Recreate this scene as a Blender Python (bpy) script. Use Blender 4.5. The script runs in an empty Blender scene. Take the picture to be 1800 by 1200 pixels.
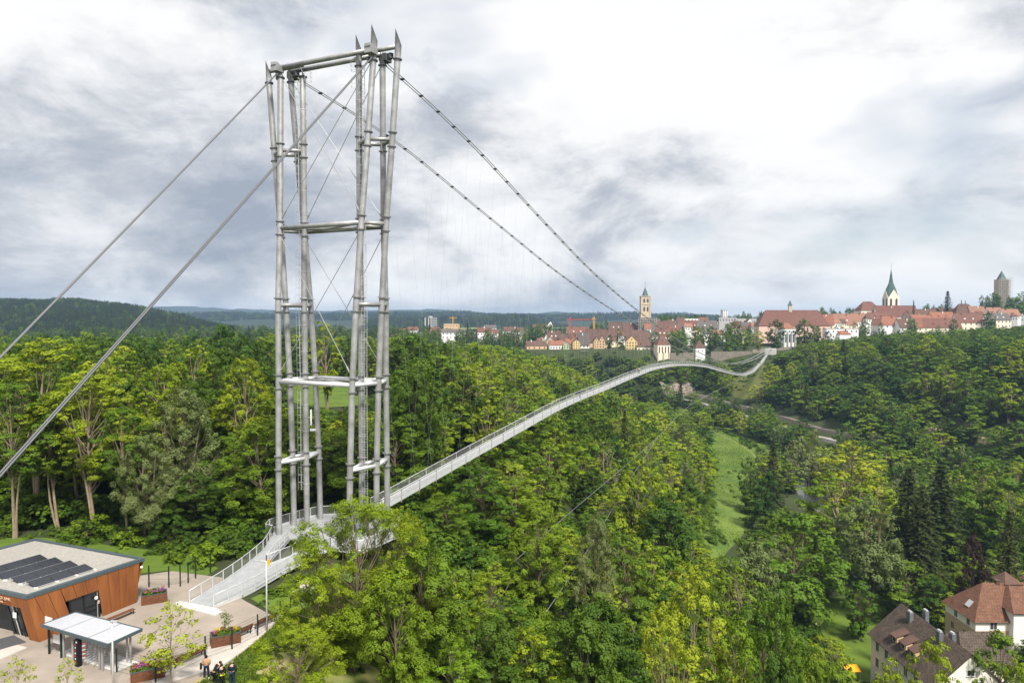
import bpy, bmesh, math, random
import numpy as np
from mathutils import Vector, Matrix, Euler

R = math.radians
HAZE = 0.000105
rng = np.random.default_rng(7)
random.seed(7)
scene = bpy.context.scene
COL = scene.collection

# ---------------------------------------------------------------- camera
FPX, HV, CAMZ = 1240.7, 561.2, 27.1          # focal length in photo pixels, horizon row, camera height
PITCH = math.atan((600 - HV) / FPX)
cam_data = bpy.data.cameras.new('camera')
cam_data.sensor_width = 36.0
cam_data.lens = 36.0 * FPX / 1800.0
cam_data.clip_start = 0.5
cam_data.clip_end = 60000
cam = bpy.data.objects.new('camera', cam_data)
cam.location = (0, 0, CAMZ)
cam.rotation_euler = (math.pi / 2 - PITCH, 0, 0)
COL.objects.link(cam)
scene.camera = cam

# ---------------------------------------------------------------- world: Nishita sky behind a broken cloud layer
SUN_EL, SUN_AZ = R(52), R(155)                # azimuth from +Y towards +X
world = bpy.data.worlds.new('World')
scene.world = world
world.use_nodes = True
wn, wl = world.node_tree.nodes, world.node_tree.links
wn.clear()

def wnode(t, **kw):
    n = wn.new(t)
    for k, v in kw.items():
        setattr(n, k, v)
    return n

def wmath(op, a, b=None, clamp=False):
    n = wnode('ShaderNodeMath', operation=op, use_clamp=clamp)
    for i, x in enumerate((a, b)):
        if x is None:
            continue
        if isinstance(x, (int, float)):
            n.inputs[i].default_value = x
        else:
            wl.new(x, n.inputs[i])
    return n.outputs[0]

w_out = wnode('ShaderNodeOutputWorld')
sky = wnode('ShaderNodeTexSky', sky_type='NISHITA', sun_disc=False, sun_elevation=SUN_EL, sun_rotation=SUN_AZ,
            air_density=1.0, dust_density=1.5, ozone_density=1.0)
bg_sky = wnode('ShaderNodeBackground')
bg_sky.inputs['Strength'].default_value = 0.07
wl.new(sky.outputs[0], bg_sky.inputs['Color'])
tc = wnode('ShaderNodeTexCoord')

def cloud_noise(scale, detail, rough, off, dist=0.0, sxyz=(1, 1, 1)):
    mp = wnode('ShaderNodeMapping')
    mp.inputs['Location'].default_value = off
    mp.inputs['Scale'].default_value = sxyz
    wl.new(tc.outputs['Generated'], mp.inputs['Vector'])
    n = wnode('ShaderNodeTexNoise', noise_dimensions='3D')
    n.inputs['Scale'].default_value = scale
    n.inputs['Detail'].default_value = detail
    n.inputs['Roughness'].default_value = rough
    n.inputs['Distortion'].default_value = dist
    wl.new(mp.outputs[0], n.inputs['Vector'])
    return n.outputs['Fac']

# cloud thickness at a point, and a little higher up: where it thins upwards the billow catches light, where it thickens lies its shaded base
CL = (4.76, 10.88, 7.4)
SQ = (1.0, 1.0, 2.3)
n_a = cloud_noise(2.6, 11.0, 0.575, CL, 0.25, SQ)
n_f = cloud_noise(8.0, 9.0, 0.58, (3.3, 1.7, 9.1), 0.4, (1.0, 1.0, 1.9))
n_b = cloud_noise(2.6, 4.0, 0.45, (CL[0], CL[1], CL[2] + 0.13), 0.25, SQ)
n_c = cloud_noise(2.6, 4.0, 0.45, CL, 0.25, SQ)
relief = wmath('MULTIPLY', wmath('SUBTRACT', n_b, n_c), 0.75)
dens = wmath('ADD', wmath('ADD', n_a, relief), wmath('MULTIPLY', wmath('SUBTRACT', n_f, 0.5), 0.40))
ramp = wnode('ShaderNodeValToRGB')
el = ramp.color_ramp.elements
el[0].position, el[0].color = 0.38, (0.98, 0.98, 0.98, 1)
el[1].position, el[1].color = 0.69, (0.36, 0.41, 0.49, 1)
for p_, c_ in ((0.45, (0.95, 0.955, 0.96, 1)), (0.52, (0.80, 0.81, 0.835, 1)), (0.59, (0.56, 0.59, 0.645, 1))):
    e_ = el.new(p_)
    e_.color = c_
wl.new(dens, ramp.inputs[0])
# a bright, even veil low over the horizon, as under any cloud deck seen edge-on
bg_cloud = wnode('ShaderNodeBackground')
bg_cloud.inputs['Strength'].default_value = 0.59
wl.new(ramp.outputs[0], bg_cloud.inputs['Color'])
# thin places of the deck let some blue through
gap = wnode('ShaderNodeMapRange')
gap.inputs['From Min'].default_value = 0.56
gap.inputs['From Max'].default_value = 0.70
gap.inputs['To Min'].default_value = 0.0
gap.inputs['To Max'].default_value = 0.55
wl.new(cloud_noise(2.2, 4.0, 0.5, (21.0, 2.2, 4.0), 0.2, SQ), gap.inputs['Value'])
mixw = wnode('ShaderNodeMixShader')
wl.new(gap.outputs[0], mixw.inputs[0])
wl.new(bg_cloud.outputs[0], mixw.inputs[1])
wl.new(bg_sky.outputs[0], mixw.inputs[2])
wl.new(mixw.outputs[0], w_out.inputs['Surface'])

# ---------------------------------------------------------------- sun behind thin cloud
sun_data = bpy.data.lights.new('sun', 'SUN')
sun_data.energy = 3.8
sun_data.angle = R(10)
sun_data.color = (1.0, 0.95, 0.86)
sun = bpy.data.objects.new('sun', sun_data)
sd = Vector((math.sin(SUN_AZ) * math.cos(SUN_EL), math.cos(SUN_AZ) * math.cos(SUN_EL), math.sin(SUN_EL)))
sun.rotation_euler = sd.to_track_quat('Z', 'Y').to_euler()
sun.location = (0, 0, 200)
COL.objects.link(sun)

vs = scene.view_settings
vs.view_transform = 'Standard'
vs.look = 'None'
vs.gamma = 1.0
vs.exposure = 0.84
vs.use_curve_mapping = False
cy = scene.cycles
cy.use_denoising = True
cy.max_bounces = 5
cy.diffuse_bounces = 3
cy.glossy_bounces = 3
cy.transmission_bounces = 4
cy.transparent_max_bounces = 10
cy.volume_bounces = 0
cy.caustics_reflective = False
cy.caustics_refractive = False

# ---------------------------------------------------------------- helpers
def ray(u, v):
    """direction of photo pixel (u, v), scaled to unit forward depth"""
    x, y = (u - 900) / FPX, (600 - v) / FPX
    return np.array([x, math.cos(PITCH) + y * math.sin(PITCH), -math.sin(PITCH) + y * math.cos(PITCH)])

def at(u, v, Y):
    d = ray(u, v)
    return np.array([0, 0, CAMZ]) + d * (Y / d[1])

def atz(u, v, z):
    d = ray(u, v)
    return np.array([0, 0, CAMZ]) + d * ((z - CAMZ) / d[2])

def pix(P):
    x, y, z = P[0], P[1], P[2] - CAMZ
    dep = y * math.cos(PITCH) - z * math.sin(PITCH)
    up = y * math.sin(PITCH) + z * math.cos(PITCH)
    return 900 + FPX * x / dep, 600 - FPX * up / dep

class MB:
    """collects geometry in world coordinates for ONE mesh object"""
    def __init__(self):
        self.v, self.f = [], []

    def add(self, vs_, fs_):
        n = len(self.v)
        self.v += [tuple(float(c) for c in p) for p in vs_]
        self.f += [tuple(i + n for i in f) for f in fs_]
        return self

    def box(self, c, s, rz=0.0, rx=0.0, ry=0.0):
        m = Euler((rx, ry, rz)).to_matrix()
        c = Vector([float(q) for q in c])
        vs_ = [c + m @ Vector((sx * s[0] / 2, sy * s[1] / 2, sz * s[2] / 2)) for sz in (-1, 1) for sy in (-1, 1) for sx in (-1, 1)]
        return self.add(vs_, [(0, 2, 3, 1), (4, 5, 7, 6), (0, 1, 5, 4), (2, 6, 7, 3), (0, 4, 6, 2), (1, 3, 7, 5)])

    def tube(self, pts, rad, n=8, cap=True):
        pts = [Vector([float(q) for q in p]) for p in pts]
        if not hasattr(rad, '__len__'):
            rad = [rad] * len(pts)
        rings = []
        for i, p in enumerate(pts):
            d = (pts[min(i + 1, len(pts) - 1)] - pts[max(i - 1, 0)])
            if d.length < 1e-9:
                d = Vector((0, 0, 1))
            d.normalize()
            x = d.cross(Vector((0, 0, 1))) if abs(d.z) < 0.95 else d.cross(Vector((0, 1, 0)))
            x.normalize()
            y = d.cross(x)
            rings.append([p + (x * math.cos(2 * math.pi * k / n) + y * math.sin(2 * math.pi * k / n)) * rad[i] for k in range(n)])
        vs_ = [q for r in rings for q in r]
        fs_ = []
        for i in range(len(pts) - 1):
            for k in range(n):
                a_, b_ = i * n + k, i * n + (k + 1) % n
                fs_.append((a_, a_ + n, b_ + n, b_))
        if cap:
            fs_.append(tuple(range(n)))
            fs_.append(tuple(reversed(range((len(pts) - 1) * n, len(pts) * n))))
        return self.add(vs_, fs_)

    def bar(self, p0, p1, w, h):
        """rectangular bar from p0 to p1"""
        p0, p1 = Vector([float(q) for q in p0]), Vector([float(q) for q in p1])
        d = (p1 - p0).normalized()
        s = d.cross(Vector((0, 0, 1))) if abs(d.z) < 0.99 else Vector((1, 0, 0))
        s.normalize()
        t = s.cross(d)
        vs_ = [p + s * (a_ * w / 2) + t * (b_ * h / 2) for p in (p0, p1) for a_, b_ in ((-1, -1), (1, -1), (1, 1), (-1, 1))]
        return self.add(vs_, [(0, 1, 2, 3), (7, 6, 5, 4), (0, 4, 5, 1), (1, 5, 6, 2), (2, 6, 7, 3), (3, 7, 4, 0)])

    def prism(self, poly, z0, z1):
        """vertical prism over an xy polygon (counter-clockwise)"""
        n = len(poly)
        vs_ = [(p[0], p[1], z0) for p in poly] + [(p[0], p[1], z1) for p in poly]
        return self.add(vs_, [tuple(reversed(range(n))), tuple(range(n, 2 * n))] + [(i, (i + 1) % n, n + (i + 1) % n, n + i) for i in range(n)])

    def slab(self, quad, th):
        """planar polygon given a thickness against its normal"""
        q = [Vector([float(c) for c in p]) for p in quad]
        nn = (q[1] - q[0]).cross(q[2] - q[0]).normalized() * th
        n = len(q)
        return self.add(q + [p - nn for p in q], [tuple(range(n)), tuple(reversed(range(n, 2 * n)))] + [(n + i, n + (i + 1) % n, (i + 1) % n, i) for i in range(n)])

    def lathe(self, c, prof, n=12):
        pts = [(c[0], c[1], c[2] + z) for r_, z in prof]
        vs_, fs_ = [], []
        for r_, z in prof:
            vs_ += [(c[0] + r_ * math.cos(2 * math.pi * k / n), c[1] + r_ * math.sin(2 * math.pi * k / n), c[2] + z) for k in range(n)]
        for i in range(len(prof) - 1):
            for k in range(n):
                fs_.append((i * n + k, i * n + (k + 1) % n, (i + 1) * n + (k + 1) % n, (i + 1) * n + k))
        fs_.append(tuple(reversed(range(n))))
        fs_.append(tuple(range((len(prof) - 1) * n, len(prof) * n)))
        return self.add(vs_, fs_)

    def build(self, name, mat, parent=None, smooth=False, kind=None):
        me = bpy.data.meshes.new(name)
        o = bpy.data.objects.new(name, me)
        org = np.array(parent_origin(parent))
        vv = np.array(self.v, dtype=np.float64).reshape(-1, 3) - org
        me.from_pydata([tuple(p) for p in vv], [], self.f)
        if mat is not None:
            me.materials.append(M[mat] if isinstance(mat, str) else mat)
        if smooth:
            me.polygons.foreach_set('use_smooth', [True] * len(me.polygons))
        me.update()
        COL.objects.link(o)
        if parent is not None:
            o.parent = parent
        if kind:
            o['kind'] = kind
        return o

ORG = {}
def parent_origin(p):
    if p is None:
        return (0, 0, 0)
    return ORG.get(p.name, (0, 0, 0))

def thing(name, label, cat, loc, group=None):
    o = bpy.data.objects.new(name, None)
    o.empty_display_size = 0.5
    o.location = [float(c) for c in loc]
    COL.objects.link(o)
    ORG[o.name] = tuple(float(c) for c in loc)
    return tag(o, label, cat, group)

def tag(o, label, cat, group=None):
    o['label'] = label
    o['category'] = cat
    if group:
        o['group'] = group
    return o

def sub(o, parent_org):
    """remember the world origin of a mesh part so that sub-parts can be built under it"""
    ORG[o.name] = tuple(float(c) for c in parent_org)
    return o

def link_copy(src, parent, loc=None, name=None):
    c = src.copy()
    if name:
        c.name = name
    COL.objects.link(c)
    c.parent = parent
    if loc is not None:
        c.location = loc
    return c

# ---------------------------------------------------------------- materials
M = {}
def mat(name, base, rough=0.7, metal=0.0, var=0.0, scale=3.0, base2=None, bump=0.0, bscale=None, spec=0.3, detail=4.0, alpha=None, obj=True):
    m = bpy.data.materials.new(name)
    m.use_nodes = True
    nt = m.node_tree
    bs = nt.nodes['Principled BSDF']
    bs.inputs['Roughness'].default_value = rough
    bs.inputs['Metallic'].default_value = metal
    bs.inputs['Specular IOR Level'].default_value = spec
    bs.inputs['Base Color'].default_value = (*base, 1)
    co = nt.nodes.new('ShaderNodeTexCoord')
    if base2 is not None or var:
        if base2 is None:
            base2 = tuple(c * (1 - var) for c in base)
            base = tuple(min(1, c * (1 + var)) for c in base)
        no = nt.nodes.new('ShaderNodeTexNoise')
        no.inputs['Scale'].default_value = scale
        no.inputs['Detail'].default_value = detail
        no.inputs['Roughness'].default_value = 0.6
        nt.links.new(co.outputs['Object'], no.inputs['Vector'])
        mr = nt.nodes.new('ShaderNodeMapRange')
        mr.inputs['From Min'].default_value = 0.3
        mr.inputs['From Max'].default_value = 0.7
        nt.links.new(no.outputs['Fac'], mr.inputs['Value'])
        mx = nt.nodes.new('ShaderNodeMix')
        mx.data_type = 'RGBA'
        mx.inputs['A'].default_value = (*base, 1)
        mx.inputs['B'].default_value = (*base2, 1)
        nt.links.new(mr.outputs[0], mx.inputs['Factor'])
        nt.links.new(mx.outputs['Result'], bs.inputs['Base Color'])
    if bump:
        nb = nt.nodes.new('ShaderNodeTexNoise')
        nb.inputs['Scale'].default_value = bscale or scale * 4
        nb.inputs['Detail'].default_value = 5
        nt.links.new(co.outputs['Object'], nb.inputs['Vector'])
        bp = nt.nodes.new('ShaderNodeBump')
        bp.inputs['Strength'].default_value = bump
        bp.inputs['Distance'].default_value = 0.1
        nt.links.new(nb.outputs['Fac'], bp.inputs['Height'])
        nt.links.new(bp.outputs[0], bs.inputs['Normal'])
    M[name] = m
    return m

def mesh_mat(name, base, cover):
    """fine wire mesh: too fine to model wire by wire, so it covers only part of what is behind"""
    m = bpy.data.materials.new(name)
    m.use_nodes = True
    nt = m.node_tree
    bs = nt.nodes['Principled BSDF']
    bs.inputs['Base Color'].default_value = (*base, 1)
    bs.inputs['Roughness'].default_value = 0.45
    bs.inputs['Metallic'].default_value = 0.3
    tr = nt.nodes.new('ShaderNodeBsdfTransparent')
    mx = nt.nodes.new('ShaderNodeMixShader')
    mx.inputs[0].default_value = cover
    nt.links.new(tr.outputs[0], mx.inputs[1])
    nt.links.new(bs.outputs[0], mx.inputs[2])
    nt.links.new(mx.outputs[0], nt.nodes['Material Output'].inputs['Surface'])
    M[name] = m

def leaf_mat(name, c1, c2, c3=None, trans=0.28, tint=None):
    """leaves: colour differs from tree to tree (object random) and from leaf to leaf (face attribute)"""
    m = bpy.data.materials.new(name)
    m.use_nodes = True
    nt = m.node_tree
    nt.nodes.clear()
    L = nt.links.new
    oi = nt.nodes.new('ShaderNodeObjectInfo')
    atn = nt.nodes.new('ShaderNodeAttribute')
    atn.attribute_name = 'leaf_tone'
    r1 = nt.nodes.new('ShaderNodeValToRGB')
    e = r1.color_ramp.elements
    e[0].color, e[1].color = (*c1, 1), (*c2, 1)
    if c3:
        q = e.new(0.5)
        q.color = (*c3, 1)
    L(oi.outputs['Random'], r1.inputs[0])
    mr = nt.nodes.new('ShaderNodeMapRange')
    mr.inputs['To Min'].default_value = 0.78
    mr.inputs['To Max'].default_value = 1.32
    L(atn.outputs['Fac'], mr.inputs['Value'])
    vm = nt.nodes.new('ShaderNodeVectorMath')
    vm.operation = 'SCALE'
    L(r1.outputs[0], vm.inputs[0])
    L(mr.outputs[0], vm.inputs['Scale'])
    bs = nt.nodes.new('ShaderNodeBsdfPrincipled')
    bs.inputs['Roughness'].default_value = 0.55
    bs.inputs['Specular IOR Level'].default_value = 0.12
    L(vm.outputs[0], bs.inputs['Base Color'])
    tl = nt.nodes.new('ShaderNodeBsdfTranslucent')
    tv = nt.nodes.new('ShaderNodeVectorMath')
    tv.operation = 'MULTIPLY'
    tv.inputs[1].default_value = tint or (1.15, 1.25, 0.5)
    L(vm.outputs[0], tv.inputs[0])
    L(tv.outputs[0], tl.inputs['Color'])
    mx = nt.nodes.new('ShaderNodeMixShader')
    mx.inputs[0].default_value = trans
    L(bs.outputs[0], mx.inputs[1])
    L(tl.outputs[0], mx.inputs[2])
    out = nt.nodes.new('ShaderNodeOutputMaterial')
    L(mx.outputs[0], out.inputs['Surface'])
    M[name] = m

mat('steel', (0.45, 0.452, 0.455), 0.45, 0.4, base2=(0.25, 0.247, 0.24), scale=0.8, bump=0.03, bscale=6, detail=6)
mat('flange_steel', (0.22, 0.22, 0.22), 0.5, 0.3, var=0.2)
mat('steel_light', (0.62, 0.63, 0.64), 0.45, 0.35, var=0.10, scale=0.8)
mat('steel_dark', (0.10, 0.10, 0.11), 0.5, 0.4, var=0.15)
mat('cable_steel', (0.42, 0.43, 0.44), 0.45, 0.6)
mat('clamp_steel', (0.06, 0.07, 0.075), 0.5, 0.4)
mat('stay_steel', (0.13, 0.135, 0.145), 0.55, 0.2)
mat('wind_steel', (0.27, 0.28, 0.285), 0.5, 0.2)
mat('hanger_steel', (0.42, 0.43, 0.46), 0.4, 0.5)
mat('grating', (0.42, 0.43, 0.44), 0.6, 0.3, base2=(0.33, 0.34, 0.35), scale=1.4)
mat('fascia', (0.62, 0.63, 0.64), 0.5, 0.25, var=0.06, scale=1.5)
mat('concrete', (0.52, 0.50, 0.47), 0.85, var=0.12, scale=1.2, bump=0.1)
mat('corten', (0.29, 0.105, 0.028), 0.8, base2=(0.17, 0.055, 0.017), scale=0.9, detail=8, bump=0.05)
mat('parapet', (0.085, 0.115, 0.13), 0.5, 0.3, var=0.1)
mat('roof_gravel', (0.38, 0.36, 0.325), 0.95, base2=(0.25, 0.235, 0.21), scale=5, bump=0.3, bscale=30)
mat('solar_glass', (0.012, 0.014, 0.022), 0.22, 0.0, spec=0.5)
mat('alu', (0.65, 0.66, 0.67), 0.4, 0.6)
mat('glass_dark', (0.015, 0.02, 0.024), 0.08, 0.0, spec=0.6)
mat('frame_dark', (0.02, 0.024, 0.028), 0.5)
mat('white_paint', (0.68, 0.68, 0.68), 0.45)
mat('lamp_white', (0.82, 0.82, 0.80), 0.3)
mat('text_pale', (0.62, 0.42, 0.30), 0.5)
mat('mat_grey', (0.075, 0.075, 0.08), 0.95, var=0.15, scale=8)
mat('canopy_white', (0.43, 0.44, 0.475), 0.35, var=0.06)
mat('wood', (0.17, 0.07, 0.033), 0.7, base2=(0.10, 0.04, 0.02), scale=3, detail=6)
mat('fence_green', (0.012, 0.03, 0.028), 0.5, 0.2)
_nt = M['corten'].node_tree      # rust runs down the sheets: stretch the mottling along z
for _n in [n for n in _nt.nodes if n.bl_idname == 'ShaderNodeTexNoise'][:1]:
    _mp = _nt.nodes.new('ShaderNodeMapping')
    _mp.inputs['Scale'].default_value = (1.6, 1.6, 0.28)
    _nt.links.new([n for n in _nt.nodes if n.bl_idname == 'ShaderNodeTexCoord'][0].outputs['Object'], _mp.inputs['Vector'])
    _nt.links.new(_mp.outputs[0], _n.inputs['Vector'])
mesh_mat('fence_mesh', (0.02, 0.04, 0.035), 0.10)
mesh_mat('rail_mesh', (0.58, 0.59, 0.60), 0.17)
mat('orange_sign', (0.85, 0.38, 0.01), 0.5)
mat('red_sign', (0.55, 0.03, 0.03), 0.5)
mat('soil', (0.05, 0.035, 0.02), 0.95)
mat('plaza', (0.34, 0.29, 0.245), 0.95, base2=(0.235, 0.20, 0.165), scale=0.3, detail=8, bump=0.1, bscale=8)
mat('paving', (0.50, 0.46, 0.42), 0.9, base2=(0.40, 0.365, 0.33), scale=0.8, detail=8)
mat('rock', (0.30, 0.25, 0.20), 0.9, base2=(0.14, 0.115, 0.09), scale=0.35, bump=0.6, bscale=1.5, detail=8)
mat('boulder', (0.52, 0.47, 0.41), 0.9, base2=(0.33, 0.30, 0.25), scale=1.2, bump=0.4, bscale=4)
mat('asphalt', (0.30, 0.28, 0.25), 0.9, var=0.15, scale=0.2)
mat('ballast', (0.17, 0.14, 0.12), 0.95, var=0.2, scale=0.5)
mat('dirt_path', (0.42, 0.33, 0.22), 0.95, base2=(0.25, 0.2, 0.12), scale=0.3)
mat('bark', (0.20, 0.155, 0.105), 0.9, base2=(0.095, 0.075, 0.05), scale=1.5, bump=0.4, bscale=6, detail=6)
mat('bark_pale', (0.34, 0.27, 0.19), 0.9, base2=(0.20, 0.15, 0.10), scale=1.5, bump=0.3, bscale=6)
mat('bark_dark', (0.07, 0.055, 0.04), 0.9, base2=(0.035, 0.028, 0.02), scale=1.5)
mat('skin', (0.55, 0.33, 0.24), 0.6)
mat('hair_dark', (0.02, 0.014, 0.01), 0.7)
mat('hair_grey', (0.16, 0.14, 0.12), 0.7)
mat('cloth_tan', (0.50, 0.30, 0.17), 0.9, var=0.1)
mat('cloth_navy', (0.010, 0.016, 0.035), 0.9, var=0.15)
mat('cloth_black', (0.008, 0.008, 0.010), 0.9, var=0.15)
mat('cloth_jeans', (0.015, 0.03, 0.06), 0.9, var=0.15)
mat('hivis', (0.65, 0.75, 0.02), 0.6)
mat('shoe_white', (0.6, 0.6, 0.6), 0.7)
leaf_mat('leaf_ash', (0.185, 0.255, 0.012), (0.125, 0.210, 0.012), (0.215, 0.270, 0.014))
leaf_mat('leaf_mid', (0.078, 0.150, 0.012), (0.145, 0.215, 0.013), (0.105, 0.172, 0.015))
leaf_mat('leaf_dark', (0.040, 0.092, 0.012), (0.085, 0.142, 0.013), (0.060, 0.108, 0.013))
leaf_mat('leaf_willow', (0.150, 0.190, 0.065), (0.125, 0.170, 0.050), (0.165, 0.195, 0.070))
leaf_mat('leaf_yellow', (0.255, 0.310, 0.020), (0.215, 0.290, 0.018), (0.285, 0.320, 0.022))
leaf_mat('leaf_spruce', (0.036, 0.052, 0.013), (0.052, 0.062, 0.015), (0.044, 0.054, 0.013), trans=0.12)
leaf_mat('leaf_copper', (0.030, 0.018, 0.018), (0.050, 0.028, 0.020), trans=0.2, tint=(1.4, 0.8, 0.7))
leaf_mat('leaf_grass', (0.085, 0.140, 0.014), (0.10, 0.15, 0.016), trans=0.25)
leaf_mat('petal_pink', (0.45, 0.09, 0.13), (0.42, 0.12, 0.18), trans=0.2, tint=(1, 1, 1))
leaf_mat('petal_violet', (0.30, 0.10, 0.35), (0.35, 0.1, 0.3), trans=0.2, tint=(1, 1, 1))
leaf_mat('petal_yellow', (0.7, 0.5, 0.03), (0.7, 0.45, 0.03), trans=0.2, tint=(1, 1, 1))

# ---------------------------------------------------------------- terrain
# valley centre line: x, y, half width of the flat floor, width of the left bank, width of the right bank
VAL = np.array([(128, -300, 70, 85, 110), (128, 20, 72, 76, 110), (138, 85, 78, 84, 110), (142, 150, 80, 76, 110), (150, 250, 65, 104, 110),
                (152, 350, 45, 128, 118), (150, 430, 32, 140, 120), (142, 520, 28, 150, 118), (120, 600, 24, 150, 98),
                (60, 642, 22, 150, 62), (-40, 645, 22, 150, 62), (-200, 625, 22, 150, 66), (-520, 640, 22, 150, 70), (-1500, 900, 22, 150, 70)], float)
FLOOR = -55.0

def vnoise(x, y, s, seed=0):
    """cheap smooth value noise"""
    def h(i, j):
        n = np.sin(i * 127.1 + j * 311.7 + seed * 17.3) * 43758.5453
        return n - np.floor(n)
    x, y = x / s, y / s
    i, j = np.floor(x), np.floor(y)
    fx, fy = x - i, y - j
    fx, fy = fx * fx * (3 - 2 * fx), fy * fy * (3 - 2 * fy)
    return (h(i, j) * (1 - fx) + h(i + 1, j) * fx) * (1 - fy) + (h(i, j + 1) * (1 - fx) + h(i + 1, j + 1) * fx) * fy

def height(x, y):
    x, y = np.atleast_1d(np.asarray(x, float)), np.atleast_1d(np.asarray(y, float))
    best = np.full(x.shape, 1e12)
    side = np.zeros(x.shape)
    par = np.zeros(x.shape + (3,))
    for k in range(len(VAL) - 1):
        p, q = VAL[k], VAL[k + 1]
        dx, dy = q[0] - p[0], q[1] - p[1]
        l2 = dx * dx + dy * dy
        t = np.clip(((x - p[0]) * dx + (y - p[1]) * dy) / l2, 0, 1)
        ex, ey = x - (p[0] + t * dx), y - (p[1] + t * dy)
        d = np.hypot(ex, ey)
        m = d < best
        best = np.where(m, d, best)
        side = np.where(m, dx * ey - dy * ex, side)
        par = np.where(m[..., None], p[2:] + t[..., None] * (q[2:] - p[2:]), par)
    left = side > 0
    # left plateau: nearly level; the town's plateau climbs to the right and towards the back
    zl = -1.0 - 0.004 * np.maximum(0, y - 120) + 0.9 * (vnoise(x, y, 60, 3) - 0.5) * np.clip((y - 95) / 60, 0, 1)
    zr = -5.0 + 0.062 * np.clip(x - 235, 0, 900) + 0.012 * np.clip(y - 650, 0, 400) + 1.5 * (vnoise(x, y, 80, 5) - 0.5)
    top = np.where(left, zl, zr)
    W = np.where(left, par[..., 1], par[..., 2])
    s = np.clip((best - par[..., 0]) / W, 0, 1)
    sm = s * s * (3 - 2 * s)
    f = np.where(left, 0.25 * s + 0.75 * sm, 0.6 * s + 0.4 * sm)
    rough = (vnoise(x, y, 18, 1) - 0.5) * 3.0 * np.sin(np.pi * s)
    z = FLOOR + (top - FLOOR) * f + rough
    # level terrace of the visitor centre
    flat = np.clip((-16 - x) / 6, 0, 1) * np.clip((88 - y) / 12, 0, 1) * np.clip((y + 60) / 30, 0, 1)
    return z * (1 - flat) + (-1.0) * flat

def hz(x, y):
    return float(height(x, y)[0])

def ground_hit(u, v, y0=40.0, y1=3000.0):
    d = ray(u, v)
    ys = np.concatenate([np.arange(y0, 400, 1.0), np.arange(400, y1, 4.0)])
    s = ys / d[1]
    X, Z = d[0] * s, CAMZ + d[2] * s
    below = Z < height(X, ys)
    i = int(np.argmax(below)) if below.any() else len(ys) - 1
    return np.array([X[i], ys[i], Z[i]])

def axis_steps(a, fine0, fine1, b, step, grow=1.25):
    mid = list(np.arange(fine0, fine1 + step, step))
    s, x, lo, hi = step, fine0, [], []
    while x > a:
        s *= grow
        x -= s
        lo.append(x)
    s, x = step, mid[-1]
    while x < b:
        s *= grow
        x += s
        hi.append(x)
    return np.array(lo[::-1] + mid + hi)

gx = axis_steps(-9000, -130, 420, 9000, 4.0)
gy = axis_steps(-400, 30, 760, 14000, 4.0)
GX, GY = np.meshgrid(gx, gy)
GZ = height(GX.ravel(), GY.ravel()).reshape(GX.shape)
far = np.clip((GY - 1200) / 600, 0, 1)
GZ = GZ * (1 - far) + far * np.minimum(GZ, -2.0)
nx, ny = len(gx), len(gy)
me = bpy.data.meshes.new('ground')
vv = np.stack([GX.ravel(), GY.ravel(), GZ.ravel()], 1)
idx = np.arange(nx * ny).reshape(ny, nx)
ff = np.stack([idx[:-1, :-1].ravel(), idx[:-1, 1:].ravel(), idx[1:, 1:].ravel(), idx[1:, :-1].ravel()], 1)

def np_mesh(me, vv, ff, smooth=False):
    n, k = ff.shape
    me.vertices.add(len(vv))
    me.vertices.foreach_set('co', np.asarray(vv, np.float32).ravel())
    me.loops.add(n * k)
    me.loops.foreach_set('vertex_index', np.asarray(ff, np.int32).ravel())
    me.polygons.add(n)
    me.polygons.foreach_set('loop_start', np.arange(0, n * k, k, dtype=np.int32))
    me.polygons.foreach_set('loop_total', np.full(n, k, np.int32))
    if smooth:
        me.polygons.foreach_set('use_smooth', np.ones(n, bool))
    me.update(calc_edges=True)
    return me

np_mesh(me, vv, ff, True)
mat('ground', (0.048, 0.066, 0.016), 0.95, base2=(0.026, 0.032, 0.013), scale=0.05, detail=8, bump=0.3, bscale=0.7)
me.materials.append(M['ground'])
ground = bpy.data.objects.new('ground', me)
ground['kind'] = 'structure'
COL.objects.link(ground)

def draped(name, poly_xy, matname, lift=0.05, step=2.0, kind='structure', zfun=None, zlev=None):
    """sheet over the terrain inside an xy polygon"""
    P = np.array([(p[0], p[1]) for p in poly_xy])
    bm = bmesh.new()
    vs_ = [bm.verts.new((p[0], p[1], 0)) for p in P]
    bm.faces.new(vs_)
    x0, x1, y0, y1 = P[:, 0].min(), P[:, 0].max(), P[:, 1].min(), P[:, 1].max()
    for c in np.arange(x0 + step, x1, step):
        bmesh.ops.bisect_plane(bm, geom=bm.verts[:] + bm.edges[:] + bm.faces[:], plane_co=(c, 0, 0), plane_no=(1, 0, 0))
    for c in np.arange(y0 + step, y1, step):
        bmesh.ops.bisect_plane(bm, geom=bm.verts[:] + bm.edges[:] + bm.faces[:], plane_co=(0, c, 0), plane_no=(0, 1, 0))
    bm.normal_update()
    if bm.faces and sum(f.normal.z for f in bm.faces) < 0:
        bmesh.ops.reverse_faces(bm, faces=bm.faces[:])
    xs, ys = [v.co.x for v in bm.verts], [v.co.y for v in bm.verts]
    zs = height(xs, ys) if zlev is None else np.full(len(xs), zlev)
    for v, z in zip(bm.verts, zs):
        v.co.z = z + lift
    me_ = bpy.data.meshes.new(name)
    bm.to_mesh(me_)
    bm.free()
    me_.polygons.foreach_set('use_smooth', [True] * len(me_.polygons))
    me_.materials.append(M[matname])
    o = bpy.data.objects.new(name, me_)
    o['kind'] = kind
    COL.objects.link(o)
    return o

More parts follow.
